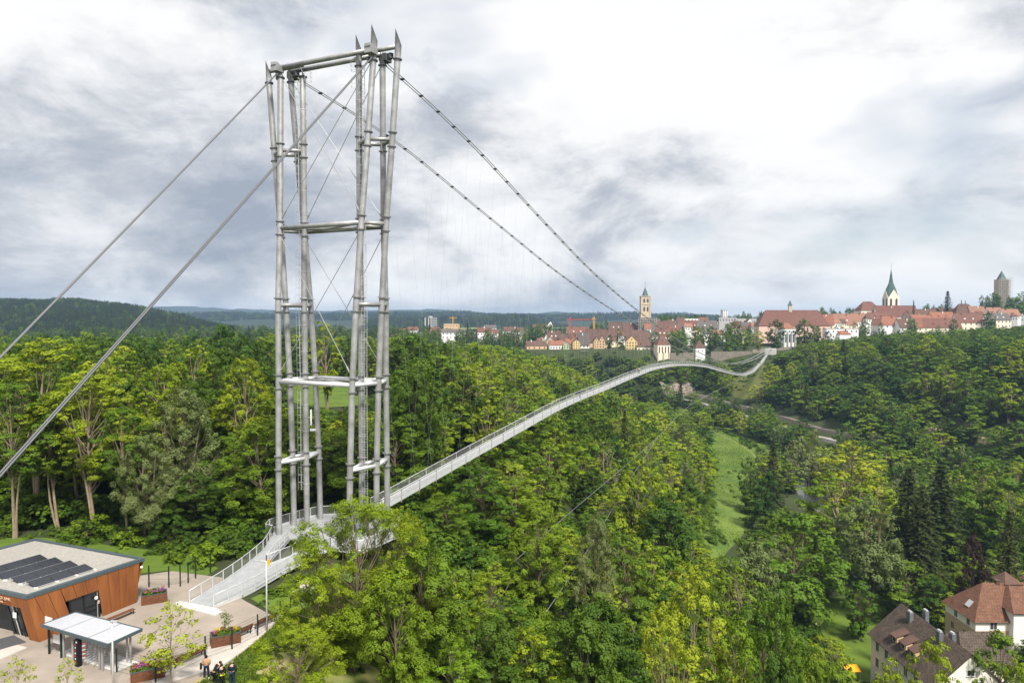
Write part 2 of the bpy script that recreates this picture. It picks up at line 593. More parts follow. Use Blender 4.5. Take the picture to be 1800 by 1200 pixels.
def ribbon(name, pts, w, matname, lift=0.2, n=40, follow=True):
    """strip along an xy(z) line, laid on the terrain"""
    P = np.array([(p[0], p[1]) for p in pts], float)
    s = np.concatenate([[0], np.cumsum(np.hypot(*np.diff(P, axis=0).T))])
    t = np.linspace(0, s[-1], n)
    X, Y = np.interp(t, s, P[:, 0]), np.interp(t, s, P[:, 1])
    for _ in range(6):
        X[1:-1] = (X[:-2] + 2 * X[1:-1] + X[2:]) / 4
        Y[1:-1] = (Y[:-2] + 2 * Y[1:-1] + Y[2:]) / 4
    T = np.stack([np.gradient(X), np.gradient(Y)], 1)
    T /= np.linalg.norm(T, axis=1)[:, None]
    N = np.stack([T[:, 1], -T[:, 0]], 1)
    zc = height(X, Y) if follow else np.interp(t, s, [p[2] for p in pts])
    for _ in range(4):
        zc[1:-1] = (zc[:-2] + 2 * zc[1:-1] + zc[2:]) / 4
    b = MB()
    vs_, fs_ = [], []
    for i in range(n):
        for o_ in (-w / 2, w / 2):
            vs_.append((X[i] + N[i, 0] * o_, Y[i] + N[i, 1] * o_, zc[i] + lift))
    for i in range(n):   # skirts down to the ground on both sides
        for o_ in (-w / 2 - 1.2, w / 2 + 1.2):
            vs_.append((X[i] + N[i, 0] * o_, Y[i] + N[i, 1] * o_, zc[i] + lift - 3.0))
    for i in range(n - 1):
        fs_.append((2 * i, 2 * i + 1, 2 * i + 3, 2 * i + 2))
        k = 2 * n
        fs_.append((k + 2 * i, 2 * i, 2 * i + 2, k + 2 * i + 2))
        fs_.append((2 * i + 1, k + 2 * i + 1, k + 2 * i + 3, 2 * i + 3))
    o = b.add(vs_, fs_).build(name, matname)
    o['kind'] = 'structure'
    return o

# colours of grass: lush, with dry or flowering patches
mat('meadow_grass', (0.150, 0.205, 0.032), 0.95, base2=(0.050, 0.105, 0.012), scale=0.05, detail=9, bump=0.4, bscale=1.2)
mat('lawn_grass', (0.120, 0.180, 0.018), 0.95, base2=(0.062, 0.110, 0.012), scale=0.15, detail=8, bump=0.3, bscale=2)
mat('bank_grass', (0.110, 0.165, 0.022), 0.95, base2=(0.40, 0.30, 0.17), scale=0.22, detail=10, bump=0.3, bscale=4)
mat('slope_grass', (0.115, 0.115, 0.030), 0.95, base2=(0.070, 0.095, 0.020), scale=0.08, detail=8, bump=0.3, bscale=1)
mat('field', (0.30, 0.36, 0.10), 0.95, base2=(0.22, 0.30, 0.06), scale=0.01)
mat('water', (0.05, 0.06, 0.05), 0.12, spec=0.6, bump=0.25, bscale=0.8)

MEADOW_PX = [(1238, 752), (1290, 762), (1345, 800), (1338, 850), (1322, 920), (1300, 975), (1255, 965), (1243, 900), (1242, 820)]
MEADOW = [atz(u, v, FLOOR + 0.3)[:2] for u, v in MEADOW_PX]
MEADOW_WIDE = [(np.mean([q[0] for q in MEADOW]) + (p[0] - np.mean([q[0] for q in MEADOW])) * 1.35, np.mean([q[1] for q in MEADOW]) + (p[1] - np.mean([q[1] for q in MEADOW])) * 1.12) for p in MEADOW]
draped('meadow', MEADOW_WIDE, 'meadow_grass', 0.18, 6.0)
GARDEN_PX = [(1425, 1050), (1560, 1030), (1650, 1040), (1660, 1130), (1560, 1200), (1470, 1180)]
GARDEN = [atz(u, v, FLOOR + 1.0)[:2] for u, v in GARDEN_PX]
draped('garden_lawn', GARDEN, 'lawn_grass', 0.25, 5.0)
LAWN_PX = [(505, 672), (575, 672), (640, 682), (650, 712), (560, 718), (500, 705)]
LAWN = [ground_hit(u, v, 200)[:2] for u, v in LAWN_PX]
draped('park_lawn', LAWN, 'lawn_grass', 0.15, 5.0)
draped('plaza', [(-70, 44), (-17, 44), (-19.6, 59), (-22.6, 66), (-26.5, 69.5), (-30.6, 73.5), (-31.5, 76), (-38, 78), (-70, 62)], 'plaza', 0.04, 8.0, zlev=-1.0)
draped('forecourt', [(-70, 44), (-44.5, 52.0), (-41.5, 59.6), (-57.0, 66.3), (-70, 60)], 'paving', 0.045, 8.0, zlev=-1.0)
draped('paving_strip', [(-23.6, 56.2), (-22.45, 60.4), (-21.7, 66.3), (-22.5, 66.2), (-24.2, 63.0), (-26.6, 58.6), (-28.6, 54.6), (-27.2, 53.2)], 'paving', 0.048, 8.0, zlev=-1.0)
draped('grass_bank', [(-25.6, 40), (-8, 40), (-11, 62), (-17, 71), (-21.6, 66.2), (-22.4, 60.2), (-23.4, 56), (-26.8, 50)], 'bank_grass', 0.10, 1.5)
draped('rough_grass', [(-75, 66), (-38.5, 78.2), (-33.5, 76.4), (-33.2, 79), (-40, 84), (-60, 90), (-90, 92)], 'lawn_grass', 0.03, 2.0)
RAMP_GRASS = [(-26.3, 70.2), (-22.4, 66.2), (-16.5, 70.5), (-16, 80), (-21, 80.5)]
draped('ramp_grass', RAMP_GRASS, 'lawn_grass', 0.06, 1.5)
SLOPE_PX = [(1268, 668), (1300, 662), (1345, 640), (1352, 690), (1342, 705), (1290, 700)]
BARE = [ground_hit(u, v, 350)[:2] for u, v in SLOPE_PX]
draped('slope_clearing', BARE, 'slope_grass', 0.3, 4.0)
river_pts = [(108, 190), (116, 235), (127, 285), (138, 325), (147, 360), (157, 420), (158, 470), (146, 530), (118, 590)]
mat('trodden_grass', (0.155, 0.190, 0.045), 0.95, var=0.2, scale=0.3)
meadow_line = [atz(u, v, FLOOR + 0.3)[:2] for u, v in ((1246, 757), (1275, 768), (1305, 783), (1330, 803), (1336, 822))]
ribbon('meadow_path', meadow_line, 1.8, 'trodden_grass', 0.30, 30)
r_ = ribbon('river', river_pts, 9, 'water', 0.12, 60)
road_pts = [ground_hit(u, v, 300)[:2] for u, v in ((1180, 697), (1215, 706), (1260, 717), (1300, 728), (1350, 742), (1400, 757), (1450, 771), (1500, 785))]
ribbon('road', road_pts, 6.0, 'asphalt', 0.5, 50)
rail_pts = [(p[0] + 9, p[1] + 2) for p in road_pts]
ribbon('railway_bed', rail_pts, 4.5, 'ballast', 0.5, 50)
path_pts = [ground_hit(u, v, 150)[:2] for u, v in ((1640, 752), (1700, 766), (1750, 775), (1800, 786), (1850, 800))]
ribbon('hillside_track', path_pts, 5.0, 'dirt_path', 0.5, 40)
lane_pts = [ground_hit(u, v, 100)[:2] for u, v in ((1672, 1000), (1700, 1010), (1722, 1022), (1745, 1040))]
ribbon('lane', lane_pts, 3.5, 'asphalt', 0.4, 24)

# ---------------------------------------------------------------- bridge frame: distance t along the bridge, offset to the right
BA = R(25.0)
AV = np.array([math.sin(BA), math.cos(BA)])
BV = np.array([AV[1], -AV[0]])
BC = np.array([-22.51, 88.41])

def br(t, off, z):
    p = BC + AV * t + BV * off
    return (p[0], p[1], z)

DECK_T = [-30, -24, -16, -8, 0, 9.9, 21.6, 30.5, 42.5, 58.6, 76.0, 91.3, 112, 134.8, 165.4, 196, 233.6, 269.1, 313.3, 369.7, 417.7, 472.5, 530.6, 569.1, 606.9]
DECK_UP = 0.18
DECK_Z = [-0.9, -0.75, -0.2, 0.1, 0.45, 1.0, 2.0, 2.85, 3.95, 5.35, 6.95, 7.7, 8.3, 9.35, 10.3, 9.7, 7.6, 4.6, -0.3, -6.2, -10.0, -11.1, -8.1, -4.0, 0.3]
_tt = np.arange(-30, 608, 1.0)
_zz = np.interp(_tt, DECK_T, DECK_Z) + DECK_UP * np.clip(_tt / 20, 0, 1)
_k = np.ones(13) / 13
_pad = np.concatenate([np.full(6, _zz[0]), _zz, np.full(6, _zz[-1])])
_sm = np.convolve(_pad, _k, 'valid')
_sm[-8:] = _zz[-8:]
def deck_z(t):
    return float(np.interp(t, _tt, _sm))

CAB_T = [0, 20, 33, 45, 54, 66, 82, 100, 120, 140, 160, 178, 215, 275, 340, 390, 430, 480, 523, 560, 604]
CAB_Z = [58.6, 55.6, 52.5, 49.2, 46.9, 43.9, 39.8, 35.9, 31.9, 28.4, 24.9, 21.8, 15.6, 8.4, 2.0, -0.4, -1.2, -1.5, -0.9, 0.0, 1.3]
OFF_T = [0, 20, 60, 100, 165, 262, 390, 604]
OFF_V = [6.9, 5.9, 4.9, 4.1, 3.1, 2.5, 2.0, 1.5]
_cz = np.interp(_tt, CAB_T, CAB_Z)
_pad = np.concatenate([np.full(10, _cz[0]) + np.arange(10, 0, -1) * 0.15, _cz, np.full(10, _cz[-1])])
_csm = np.convolve(_pad, np.ones(21) / 21, 'valid')
_csm = np.where(_tt < 12, _cz, _csm)
def cab_z(t):
    return float(np.interp(t, _tt, _csm))
def cab_off(t):
    return float(np.interp(t, OFF_T, OFF_V))

# ---------------------------------------------------------------- bridge tower
TW_Z = [-7.0, 9.28, 19.35, 28.89, 38.53, 48.43, 57.7]
TW_A = [3.95, 3.73, 3.40, 2.99, 2.23, 1.52, 0.93]
TW_B = [1.05, 1.12, 1.29, 1.51, 1.95, 2.41, 2.80]
TW_H = [5.35, 5.50, 5.66, 5.99, 6.26, 6.74, 7.15]

def col_pt(s, k, z):
    la, lb, h = np.interp(z, TW_Z, TW_A), np.interp(z, TW_Z, TW_B), np.interp(z, TW_Z, TW_H)
    if z > TW_Z[-1]:
        e = z - TW_Z[-1]
        la, lb, h = la - 0.055 * e, lb + 0.04 * e, h + 0.045 * e
    ta, tb = {1: (-la, 0), 2: (0, -lb), 3: (0, lb), 4: (la, 0)}[k]
    return np.array(br(ta, s * h + tb, z))

tower = thing('bridge_tower', 'tall grey steel bridge tower of two four-column legs rising above the trees', 'bridge tower', br(0, 0, 0))
CR = 0.37
TIPS = {(-1, 1): 60.1, (-1, 2): 61.0, (-1, 3): 59.4, (-1, 4): 60.6, (1, 1): 62.3, (1, 2): 61.9, (1, 3): 61.6, (1, 4): 60.0}
for s in (-1, 1):
    for k in (1, 2, 3, 4):
        tip = TIPS[(s, k)]
        zs = TW_Z + [tip - 2.3]
        n = 16
        m = MB()
        pts = [col_pt(s, k, z) for z in zs]
        m.tube(pts, CR, n, cap=False)
        # oblique cut at the head: the side away from the river stands up as a point
        top = m.v[-n:]
        c = np.array(pts[-1])
        m.v = m.v[:-n]
        hi = np.array([*(-BV * 0.8 - AV * 0.45), 0])
        for q in top:
            w = float(np.dot((np.array(q) - c), hi)) / (CR * 0.92)
            m.v.append((q[0], q[1], q[2] + 1.0 + 1.0 * w))
        m.f.append(tuple(range(len(m.v) - n, len(m.v))))
        o = m.build('column', 'steel', tower, smooth=True)
        o.data.polygons[-1].use_smooth = False
        sub(o, parent_origin(tower))
        for li, z in enumerate(TW_Z[1:]):
            for dz in ((-0.83, 0.83) if li < 5 else (0.0,)):
                p, q = col_pt(s, k, z + dz - 0.06), col_pt(s, k, z + dz + 0.06)
                MB().tube([p, q], CR + 0.17, 16).build('flange', 'steel_dark' if li == 5 else 'flange_steel', o)
    # short ties inside a leg
    for li, z in enumerate(TW_Z[1:6]):
        for i, j in ((1, 2), (1, 3), (2, 4), (3, 4)):
            MB().tube([col_pt(s, i, z), col_pt(s, j, z)], 0.25, 12).build('tie_tube', 'steel_light' if li < 2 else 'steel', tower, smooth=True)
# cross tubes between the legs
for z, dz in ((19.35, 0.0), (38.53, 0.0)):
    for k in (1, 4):
        ka, kb = col_pt(-1, k, z), col_pt(1, k, z)
        ka = ka + (np.array([*BV, 0]) * 0.2)
        MB().tube([ka, kb], 0.29, 12).build('cross_tube', 'steel_light' if z < 25 else 'steel', tower, smooth=True)
    MB().tube([col_pt(-1, 3, z), col_pt(1, 4, z)], 0.17, 10).build('diagonal_tube', 'steel', tower, smooth=True)
    MB().tube([col_pt(-1, 4, z) + np.array([0, 0, -0.1]), col_pt(1, 1, z)], 0.17, 10).build('diagonal_tube', 'steel', tower, smooth=True)
for k in (1, 4):
    ka, kb = col_pt(-1, k, 59.0), col_pt(1, k, 59.0)
    MB().tube([ka, kb], 0.30, 12).build('cross_tube', 'steel', tower, smooth=True)
for s in (-1, 1):
    for i, j in ((2, 3),):
        MB().tube([col_pt(s, i, 59.2), col_pt(s, j, 59.2)], 0.27, 12).build('tie_tube', 'steel', tower, smooth=True)
    # saddles that carry the cables, with dark plates
    for k in (1, 4):
        p = col_pt(s, k, 58.7)
        sd_ = MB()
        sd_.box(p + np.array([*(AV * (0.55 if k == 4 else -0.55)), 0.0]), (1.0, 1.3, 0.85), rz=-BA).box(p + np.array([*(AV * (0.95 if k == 4 else -0.95)), 0.45]), (0.75, 0.7, 0.35), rz=-BA)
        sd_.build('saddle', 'steel_dark' if k == 4 else 'steel', tower)
    for k in (2, 3):
        p = (col_pt(s, k, 58.4) + col_pt(s, 4, 58.4)) / 2
        MB().box(p, (0.9, 0.5, 0.6), rz=-BA + (0.6 if k == 2 else -0.6)).build('bracket', 'steel_dark', tower)
# crossed bracing ropes in the two faces
for z0, z1 in ((58.0, 39.4), (37.7, 20.2)):
    for k in (1, 4):
        for s in (-1, 1):
            p, q = col_pt(s, k, z0), col_pt(-s, k, z1)
            MB().tube([p, q], 0.045, 6).build('brace_rope', 'cable_steel', tower)
            MB().tube([q, q + (p - q) / np.linalg.norm(p - q) * 1.6], 0.09, 6).build('rope_socket', 'steel', tower)
# two ladders with safety hoops
def ladder(p_of_z, z0, z1, out):
    m = MB()
    side = np.array([*BV, 0]) * 0.21
    outv = np.array([*out, 0])
    zs = np.arange(z0, z1, 2.4)
    for e in (-1, 1):
        m.tube([p_of_z(z) + side * e for z in list(zs) + [z1]], 0.035, 5)
        m.tube([p_of_z(z) + side * e * 1.1 + outv * 0.55 for z in list(zs) + [z1]], 0.02, 4)
    for z in np.arange(z0, z1, 0.32):
        m.bar(p_of_z(z) - side, p_of_z(z) + side, 0.03, 0.03)
    for z in np.arange(z0 + 1.0, z1, 0.96):
        a_, b_ = p_of_z(z) - side * 1.1, p_of_z(z) + side * 1.1
        m.bar(a_, a_ + outv * 0.55, 0.025, 0.04).bar(a_ + outv * 0.55, b_ + outv * 0.55, 0.025, 0.04).bar(b_ + outv * 0.55, b_, 0.025, 0.04)
    return m
for s, k, z1 in ((-1, 3, 57.2), (1, 2, 57.5)):
    off = np.array([*(-BV * 0.62 if s < 0 else BV * 0.66), 0])
    ladder(lambda z: col_pt(s, k, z) + off, 5.2 if s < 0 else 4.4, z1, -AV).build('ladder', 'alu', tower, kind='stuff')
    for z in np.arange(6, 56, 3.4):
        p = col_pt(s, k, z)
        MB().tube([p - np.array([0, 0, 0.03]), p + np.array([0, 0, 0.03])], CR + 0.03, 16).build('ladder_clamp', 'steel_light', tower)
        MB().bar(p, p + off, 0.05, 0.05).build('ladder_bracket', 'alu', tower)
for s, k, z in ((-1, 3, 57.0), (1, 2, 57.3), (1, 2, 55.3)):
    p = col_pt(s, k, z) + np.array([*(BV * (0.9 if s < 0 else -0.7)), 0])
    m = MB()
    for q in ((-.35, -.35), (.35, -.35), (.35, .35), (-.35, .35)):
        m.bar(p + np.array([q[0], q[1], 0]), p + np.array([q[0], q[1], 1.1]), 0.03, 0.03)
    for h_ in (0.02, 0.55, 1.1):
        for i in range(4):
            c4 = [(-.35, -.35), (.35, -.35), (.35, .35), (-.35, .35)]
            m.bar(p + np.array([*c4[i], h_]), p + np.array([*c4[(i + 1) % 4], h_]), 0.03, 0.03)
    m.build('service_platform', 'alu', tower)
# mast aerial and camera fixed low on the left leg
p = col_pt(-1, 3, 14.6)
q0 = p + np.array([*(BV * 0.85), 0])
MB().bar(p, q0, 0.06, 0.06).build('bracket', 'alu', tower)
MB().tube([q0 + np.array([0, 0, -1.0]), q0 + np.array([0, 0, 1.0])], 0.11, 10).build('aerial', 'white_paint', tower)
MB().box(q0 + np.array([0.25, 0, -1.6]), (0.7, 0.3, 0.25)).build('camera_box', 'white_paint', tower)

# ---------------------------------------------------------------- main cables and back stays, each a pair of ropes
def rope_pts(offs, ts, zf):
    return [br(t, o, zf(t)) for t, o in zip(ts, offs)]

ts_ = np.concatenate([np.arange(1.0, 140, 3.0), np.arange(140, 604, 6.0), [604]])
clamp_t = []
t = 6.0
while t < 596:
    clamp_t.append(t)
    t += 4.8
clamp_bm = MB().box((0, 0, 0), (0.62, 0.28, 0.16)).v
for s, side in ((-1, 'left'), (1, 'right')):
    cab = thing('main_cable', ('twin-rope main cable on the far side of the deck, the lower one' if s < 0 else
                               'twin-rope main cable on the near side of the deck, the upper one'), 'bridge cable', br(0, s * 6.9, 58), 'main cables')
    for e in (-1, 1):
        MB().tube([br(t, s * cab_off(t) + e * 0.21, cab_z(t) + 0.02) for t in ts_], [0.06 + 0.00012 * t for t in ts_], 7).build('rope', 'cable_steel', cab, smooth=True)
    org = np.array(parent_origin(cab))
    cl_mesh = bpy.data.meshes.new('clamp')
    tmp = MB().box((0, 0, 0), (0.56, 0.34, 0.17))
    cl_mesh.from_pydata(tmp.v, [], tmp.f)
    cl_mesh.materials.append(M['clamp_steel'])
    hang_mesh = bpy.data.meshes.new('hanger')
    tmp = MB().tube([(0, 0, 0), (0, 0, 1)], 1.0, 5)
    hang_mesh.from_pydata(tmp.v, [], tmp.f)
    hang_mesh.materials.append(M['hanger_steel'])
    for t in clamp_t:
        o = bpy.data.objects.new('clamp', cl_mesh)
        COL.objects.link(o)
        o.parent = cab
        p = np.array(br(t, s * cab_off(t), cab_z(t)))
        o.location = p - org
        sl = (cab_z(t + 1) - cab_z(t - 1)) / 2
        o.rotation_euler = Euler((math.atan(sl), 0, -BA))
        if t > 14:
            q = np.array(br(t, s * 0.95, deck_z(t) + 0.1))
            d = Vector(p - q)
            if d.z < 1.0:
                continue
            h = bpy.data.objects.new('hanger', hang_mesh)
            COL.objects.link(h)
            h.parent = cab
            h.location = q - org
            h.rotation_euler = d.to_track_quat('Z', 'Y').to_euler()
            h.scale = (0.0085, 0.0085, d.length)
    st = thing('back_stay', ('pair of back stay ropes from the far tower leg to the upper left' if s < 0 else
                             'pair of back stay ropes from the near tower leg down to the lower left'), 'bridge cable', br(-58, s * 7.3, -1), 'back stay cables')
    for e in (-1, 1):
        P0 = np.array(br(-1.2, s * 7.15 + e * 0.25, (58.4 if s < 0 else 58.0) + e * 0.12))
        P1 = np.array(br(-58.4 if s < 0 else -60.3, s * 7.15 + e * 0.46, -0.6 + e * 0.2))
        pts = [P0 + (P1 - P0) * f + np.array([0, 0, -0.08 * 4 * f * (1 - f)]) for f in np.linspace(0, 1, 14)]
        MB().tube(pts, 0.075, 8).build('rope', 'stay_steel', st, smooth=True)
    MB().tube([pts[-1], pts[-2]], 0.14, 8).build('rope_socket', 'steel', st)
    an = MB().box(br(-60, s * 7.15, -0.6), (3, 4, 1.6), rz=-BA).build('anchor_block', 'concrete')
    tag(an, 'concrete anchor block holding the back stays of the %s tower leg' % ('far' if s < 0 else 'near'), 'anchor block', 'back stay anchors')

# wind ropes below the deck
def catmull(pts, n=24):
    P = [np.array(p) for p in pts]
    P = [2 * P[0] - P[1]] + P + [2 * P[-1] - P[-2]]
    out = []
    for i in range(1, len(P) - 2):
        for f in np.linspace(0, 1, n, endpoint=False):
            a_, b_, c_, d_ = P[i - 1], P[i], P[i + 1], P[i + 2]
            out.append(0.5 * ((2 * b_) + (-a_ + c_) * f + (2 * a_ - 5 * b_ + 4 * c_ - d_) * f * f + (-a_ + 3 * b_ - 3 * c_ + d_) * f ** 3))
    out.append(P[-2])
    return out
join = at(1157, 768, 255)
head = at(1300, 667, 400)
mid = at(1215, 711, 305)
rope_a = catmull([at(870, 1016, 92), at(1000, 902, 130), at(1090, 826, 190), join])
rope_b = catmull([at(960, 1075, 84), at(1040, 955, 120), at(1110, 838, 190), join])
rope_c = catmull([join, mid, head, br(430, 1.2, deck_z(430))])
for pts, lab in ((rope_a, 'upper thin wind rope running down from the deck into the near trees'), (rope_b, 'lower thin wind rope running down from the deck into the near trees'),
                 (rope_c, 'thin wind rope sweeping up to the underside of the far deck')):
    o = MB().tube(pts, [0.028 + 0.0001 * p[1] for p in pts], 5).build('wind_rope', 'wind_steel', None, smooth=True)
    tag(o, lab, 'wind rope', 'wind ropes')

# ---------------------------------------------------------------- deck
deck = thing('bridge_deck', 'long narrow footbridge deck with mesh railings, curving away to the old town', 'footbridge', br(0, 0, 0))
DW = 0.80
def strip(ts, offs, zoff, thick):
    """ribbon solid along the deck between two offsets"""
    m = MB()
    vs_, fs_ = [], []
    for t in ts:
        z = deck_z(t) + zoff
        for o_, dz in ((offs[0], 0), (offs[1], 0), (offs[1], -thick), (offs[0], -thick)):
            vs_.append(br(t, o_, z + dz))
    for i in range(len(ts) - 1):
        k = 4 * i
        for a_, b_ in ((0, 1), (1, 2), (2, 3), (3, 0)):
            fs_.append((k + b_, k + a_, k + 4 + a_, k + 4 + b_))
    fs_ += [(0, 1, 2, 3), (4 * len(ts) - 1, 4 * len(ts) - 2, 4 * len(ts) - 3, 4 * len(ts) - 4)]
    return m.add(vs_, fs_)
PITCHP = 4.8
post_t = list(np.arange(9.0, 606, PITCHP))
for i in range(len(post_t)):
    t0 = post_t[i]
    t1 = post_t[i + 1] if i + 1 < len(post_t) else 606.5
    strip(np.linspace(t0 + 0.02, t1 - 0.02, 3), (-DW, DW), 0.0, 0.12).build('deck_panel', 'grating', deck)
ts_d = list(np.arange(9.0, 606.6, 2.4))
for s in (-1, 1):
    strip(ts_d, (s * (DW + 0.02) - 0.04, s * (DW + 0.02) + 0.04), 0.22, 0.52).build('edge_beam', 'fascia', deck)
    MB().tube([br(t, s * 0.93, deck_z(t) + 1.38) for t in ts_d], 0.045, 6).build('handrail', 'steel_light', deck, smooth=True)
    MB().tube([br(t, s * 0.88, deck_z(t) + 0.42) for t in ts_d], 0.028, 5).build('toe_rail', 'steel_light', deck, smooth=True)
    vs_, fs_ = [], []
    for i, t in enumerate(ts_d):
        vs_ += [br(t, s * 0.875, deck_z(t) + 0.24), br(t, s * 0.915, deck_z(t) + 1.34)]
        if i:
            fs_.append((2 * i - 2, 2 * i, 2 * i + 1, 2 * i - 1))
    MB().add(vs_, fs_).build('rail_mesh', 'rail_mesh', deck)
    for t in post_t:
        z = deck_z(t)
        MB().bar(br(t, s * 0.90, z - 0.55), br(t, s * 0.93, z + 1.38), 0.13, 0.08).build('post', 'steel', deck)
for t in post_t:
    z = deck_z(t)
    MB().bar(br(t, -0.87, z - 0.22), br(t, 0.87, z - 0.22), 0.12, 0.16).build('cross_beam', 'steel_light', deck)
end_block = MB().box(br(611, 0, -2.2), (9, 9, 5.6), rz=-BA)
tag(end_block.build('bridge_abutment', 'concrete'), 'concrete abutment where the deck meets the town wall', 'abutment')

# platform at the tower and forked ramp down to the plaza
ramp = thing('entrance_ramp', 'wide grey grating ramp with railings leading from the plaza up to the tower', 'ramp', (-31, 70, -1))
Z0, Z1 = -0.92, 0.35
Lp = [(-31.9, 69.0), (-30.5, 73.7), (-29.6, 77.6), (-29.1, 82.2), (-29.7, 86.8)]          # left edge, curving
Rp = [(-29.0, 67.8), (-26.6, 71.6), (-24.9, 75.8), (-23.2, 79.0), (-21.3, 81.9)]           # right edge
n_r = 12
Li = np.array([[np.interp(f, np.linspace(0, 1, 5), [p[c] for p in Lp]) for c in (0, 1)] for f in np.linspace(0, 1, n_r)])
Ri = np.array([[np.interp(f, np.linspace(0, 1, 5), [p[c] for p in Rp]) for c in (0, 1)] for f in np.linspace(0, 1, n_r)])
zr_ = [Z0 + (Z1 - Z0) * f for f in np.linspace(0, 1, n_r)]
# opening in the fork: from f=0.48 on, between 0.42 and 0.68 of the width
def rp(i, w):
    p = Li[i] * (1 - w) + Ri[i] * w
    return (p[0], p[1], zr_[i])
fork = 6
for i in range(n_r - 1):
    spans = [(0.0, 1.0)] if i < fork else [(0.0, 0.30), (0.66, 1.0)]
    for j, (w0, w1) in enumerate(spans):
        def w_at(w, ii):
            if i < fork or w in (0.0, 1.0):
                return w
            g = (ii - fork) / 2.0 if ii - fork < 2 else 1.0
            return 0.46 + (w - 0.46) * min(1.0, g)
        q = [rp(i, w_at(w0, i)), rp(i, w_at(w1, i)), rp(i + 1, w_at(w1, i + 1)), rp(i + 1, w_at(w0, i + 1))]
        MB().slab(q, 0.14).build('deck_panel', 'grating', ramp)
plat = [(Li[-1][0], Li[-1][1]), (Ri[-1][0], Ri[-1][1]), (-17.4, 80.6), (-14.4, 86.4), (-14.4, 90.0), (-16.0, 93.6), br(9.2, 1.0, 0)[:2], br(9.2, -1.0, 0)[:2],
        (-23.5, 96.2), (-26.5, 95.6), (-28.2, 93.9), (-29.7, 91.6), (-31.0, 89.3), (-30.8, 87.3)]
MB().prism(plat, 0.22, 0.36).build('tower_platform', 'grating', ramp)

def railing(points, parent, closed=False, mesh=True, hgt=1.25, step=1.55):
    P = [np.array(p, float) for p in points]
    MB().tube([p + np.array([0, 0, hgt]) for p in P], 0.04, 6).build('handrail', 'steel_light', parent, smooth=True)
    MB().tube([p + np.array([0, 0, 0.14]) for p in P], 0.035, 5).build('toe_rail', 'steel_light', parent, smooth=True)
    s = [0]
    for a_, b_ in zip(P[:-1], P[1:]):
        s.append(s[-1] + np.linalg.norm(b_ - a_))
    tt = np.linspace(0, s[-1], max(2, int(s[-1] / step) + 1))
    for x in tt:
        p = np.array([np.interp(x, s, [q[c] for q in P]) for c in range(3)])
        MB().bar(p + np.array([0, 0, -0.25]), p + np.array([0, 0, hgt]), 0.09, 0.05).build('post', 'steel_light', parent)
    vs_, fs_ = [], []
    for i, p in enumerate(P):
        vs_ += [p + np.array([0, 0, 0.14]), p + np.array([0, 0, hgt - 0.03])]
        if i:
            fs_.append((2 * i - 2, 2 * i, 2 * i + 1, 2 * i - 1))
    MB().add(vs_, fs_).build('rail_mesh', 'rail_mesh', parent)
    # side plate below the walkway
    vs_, fs_ = [], []
    for i, p in enumerate(P):
        vs_ += [p + np.array([0, 0, 0.12]), p + np.array([0, 0, -0.32])]
        if i:
            fs_.append((2 * i - 2, 2 * i, 2 * i + 1, 2 * i - 1))
    MB().add(vs_, fs_).build('edge_plate', 'fascia', parent)

railing([rp(i, 0.0) for i in range(n_r)], ramp)
railing([rp(i, 1.0) for i in range(n_r)], ramp)
g_ = lambda w, i: 0.46 + (w - 0.46) * min(1.0, (i - fork) / 2.0)
railing([rp(i, g_(0.30, i)) for i in range(fork, n_r)], ramp)
railing([rp(i, g_(0.66, i)) for i in range(fork, n_r)], ramp)
pl = [(*p, 0.36) for p in plat]
railing([rp(n_r - 1, 0.0), pl[13], pl[12], pl[11], pl[10], pl[9], pl[8], pl[7]], ramp)
railing([rp(n_r - 1, 1.0), pl[2], pl[3], pl[4], pl[5], pl[6]], ramp)
MB().prism([(-33.4, 68.6), (-28.2, 66.0), (-27.6, 67.0), (-28.9, 67.75), (-31.9, 68.95), (-33.0, 69.4)], -1.02, -0.86).build('threshold_slab', 'concrete', ramp)
for i in (2, 4):
    MB().tube([rp(i, 1.0), (rp(i, 1.0)[0], rp(i, 1.0)[1], hz(rp(i, 1.0)[0], rp(i, 1.0)[1]) - 0.5)], 0.08, 8).build('strut', 'steel', ramp)
base_found = MB().prism([br(-6, -10, 0)[:2], br(-6, 10, 0)[:2], br(6, 10, 0)[:2], br(6, -10, 0)[:2]], -9, -6.2)
tag(base_found.build('tower_foundation', 'concrete'), 'concrete foundation under the tower legs, hidden by the leafy tree', 'foundation')

# ---------------------------------------------------------------- visitor building
GZ0 = -1.0
vb = thing('visitor_building', 'rust-brown steel clad visitor building with gravel roof and solar panels', 'building', (-44, 66, GZ0))
zt = 3.05
# plan at the ground and at the roof: the walls lean, the front corner cants
g_pts = [(-41.1, 60.6), (-37.4, 68.9), (-52.0, 75.4), (-56.5, 66.5)]      # front, right, back, left
t_pts = [(-41.85, 60.15), (-36.75, 69.8), (-51.9, 76.1), (-57.3, 66.2)]
def wall_pt(side, f, h):
    a0, a1 = np.array(g_pts[side]), np.array(g_pts[(side + 1) % 4])
    b0, b1 = np.array(t_pts[side]), np.array(t_pts[(side + 1) % 4])
    p = (a0 + (a1 - a0) * f) * (1 - h) + (b0 + (b1 - b0) * f) * h
    return np.array([p[0], p[1], GZ0 + (zt - GZ0) * h])
core = [(p[0] * 0.985 + -47 * 0.015, p[1] * 0.985 + 67 * 0.015) for p in g_pts]
core = [((p[0] + 47) * 0.86 - 47, (p[1] - 68) * 0.86 + 68) for p in g_pts]
MB().prism(core, GZ0, zt - 0.1).build('inner_wall', 'frame_dark', vb)
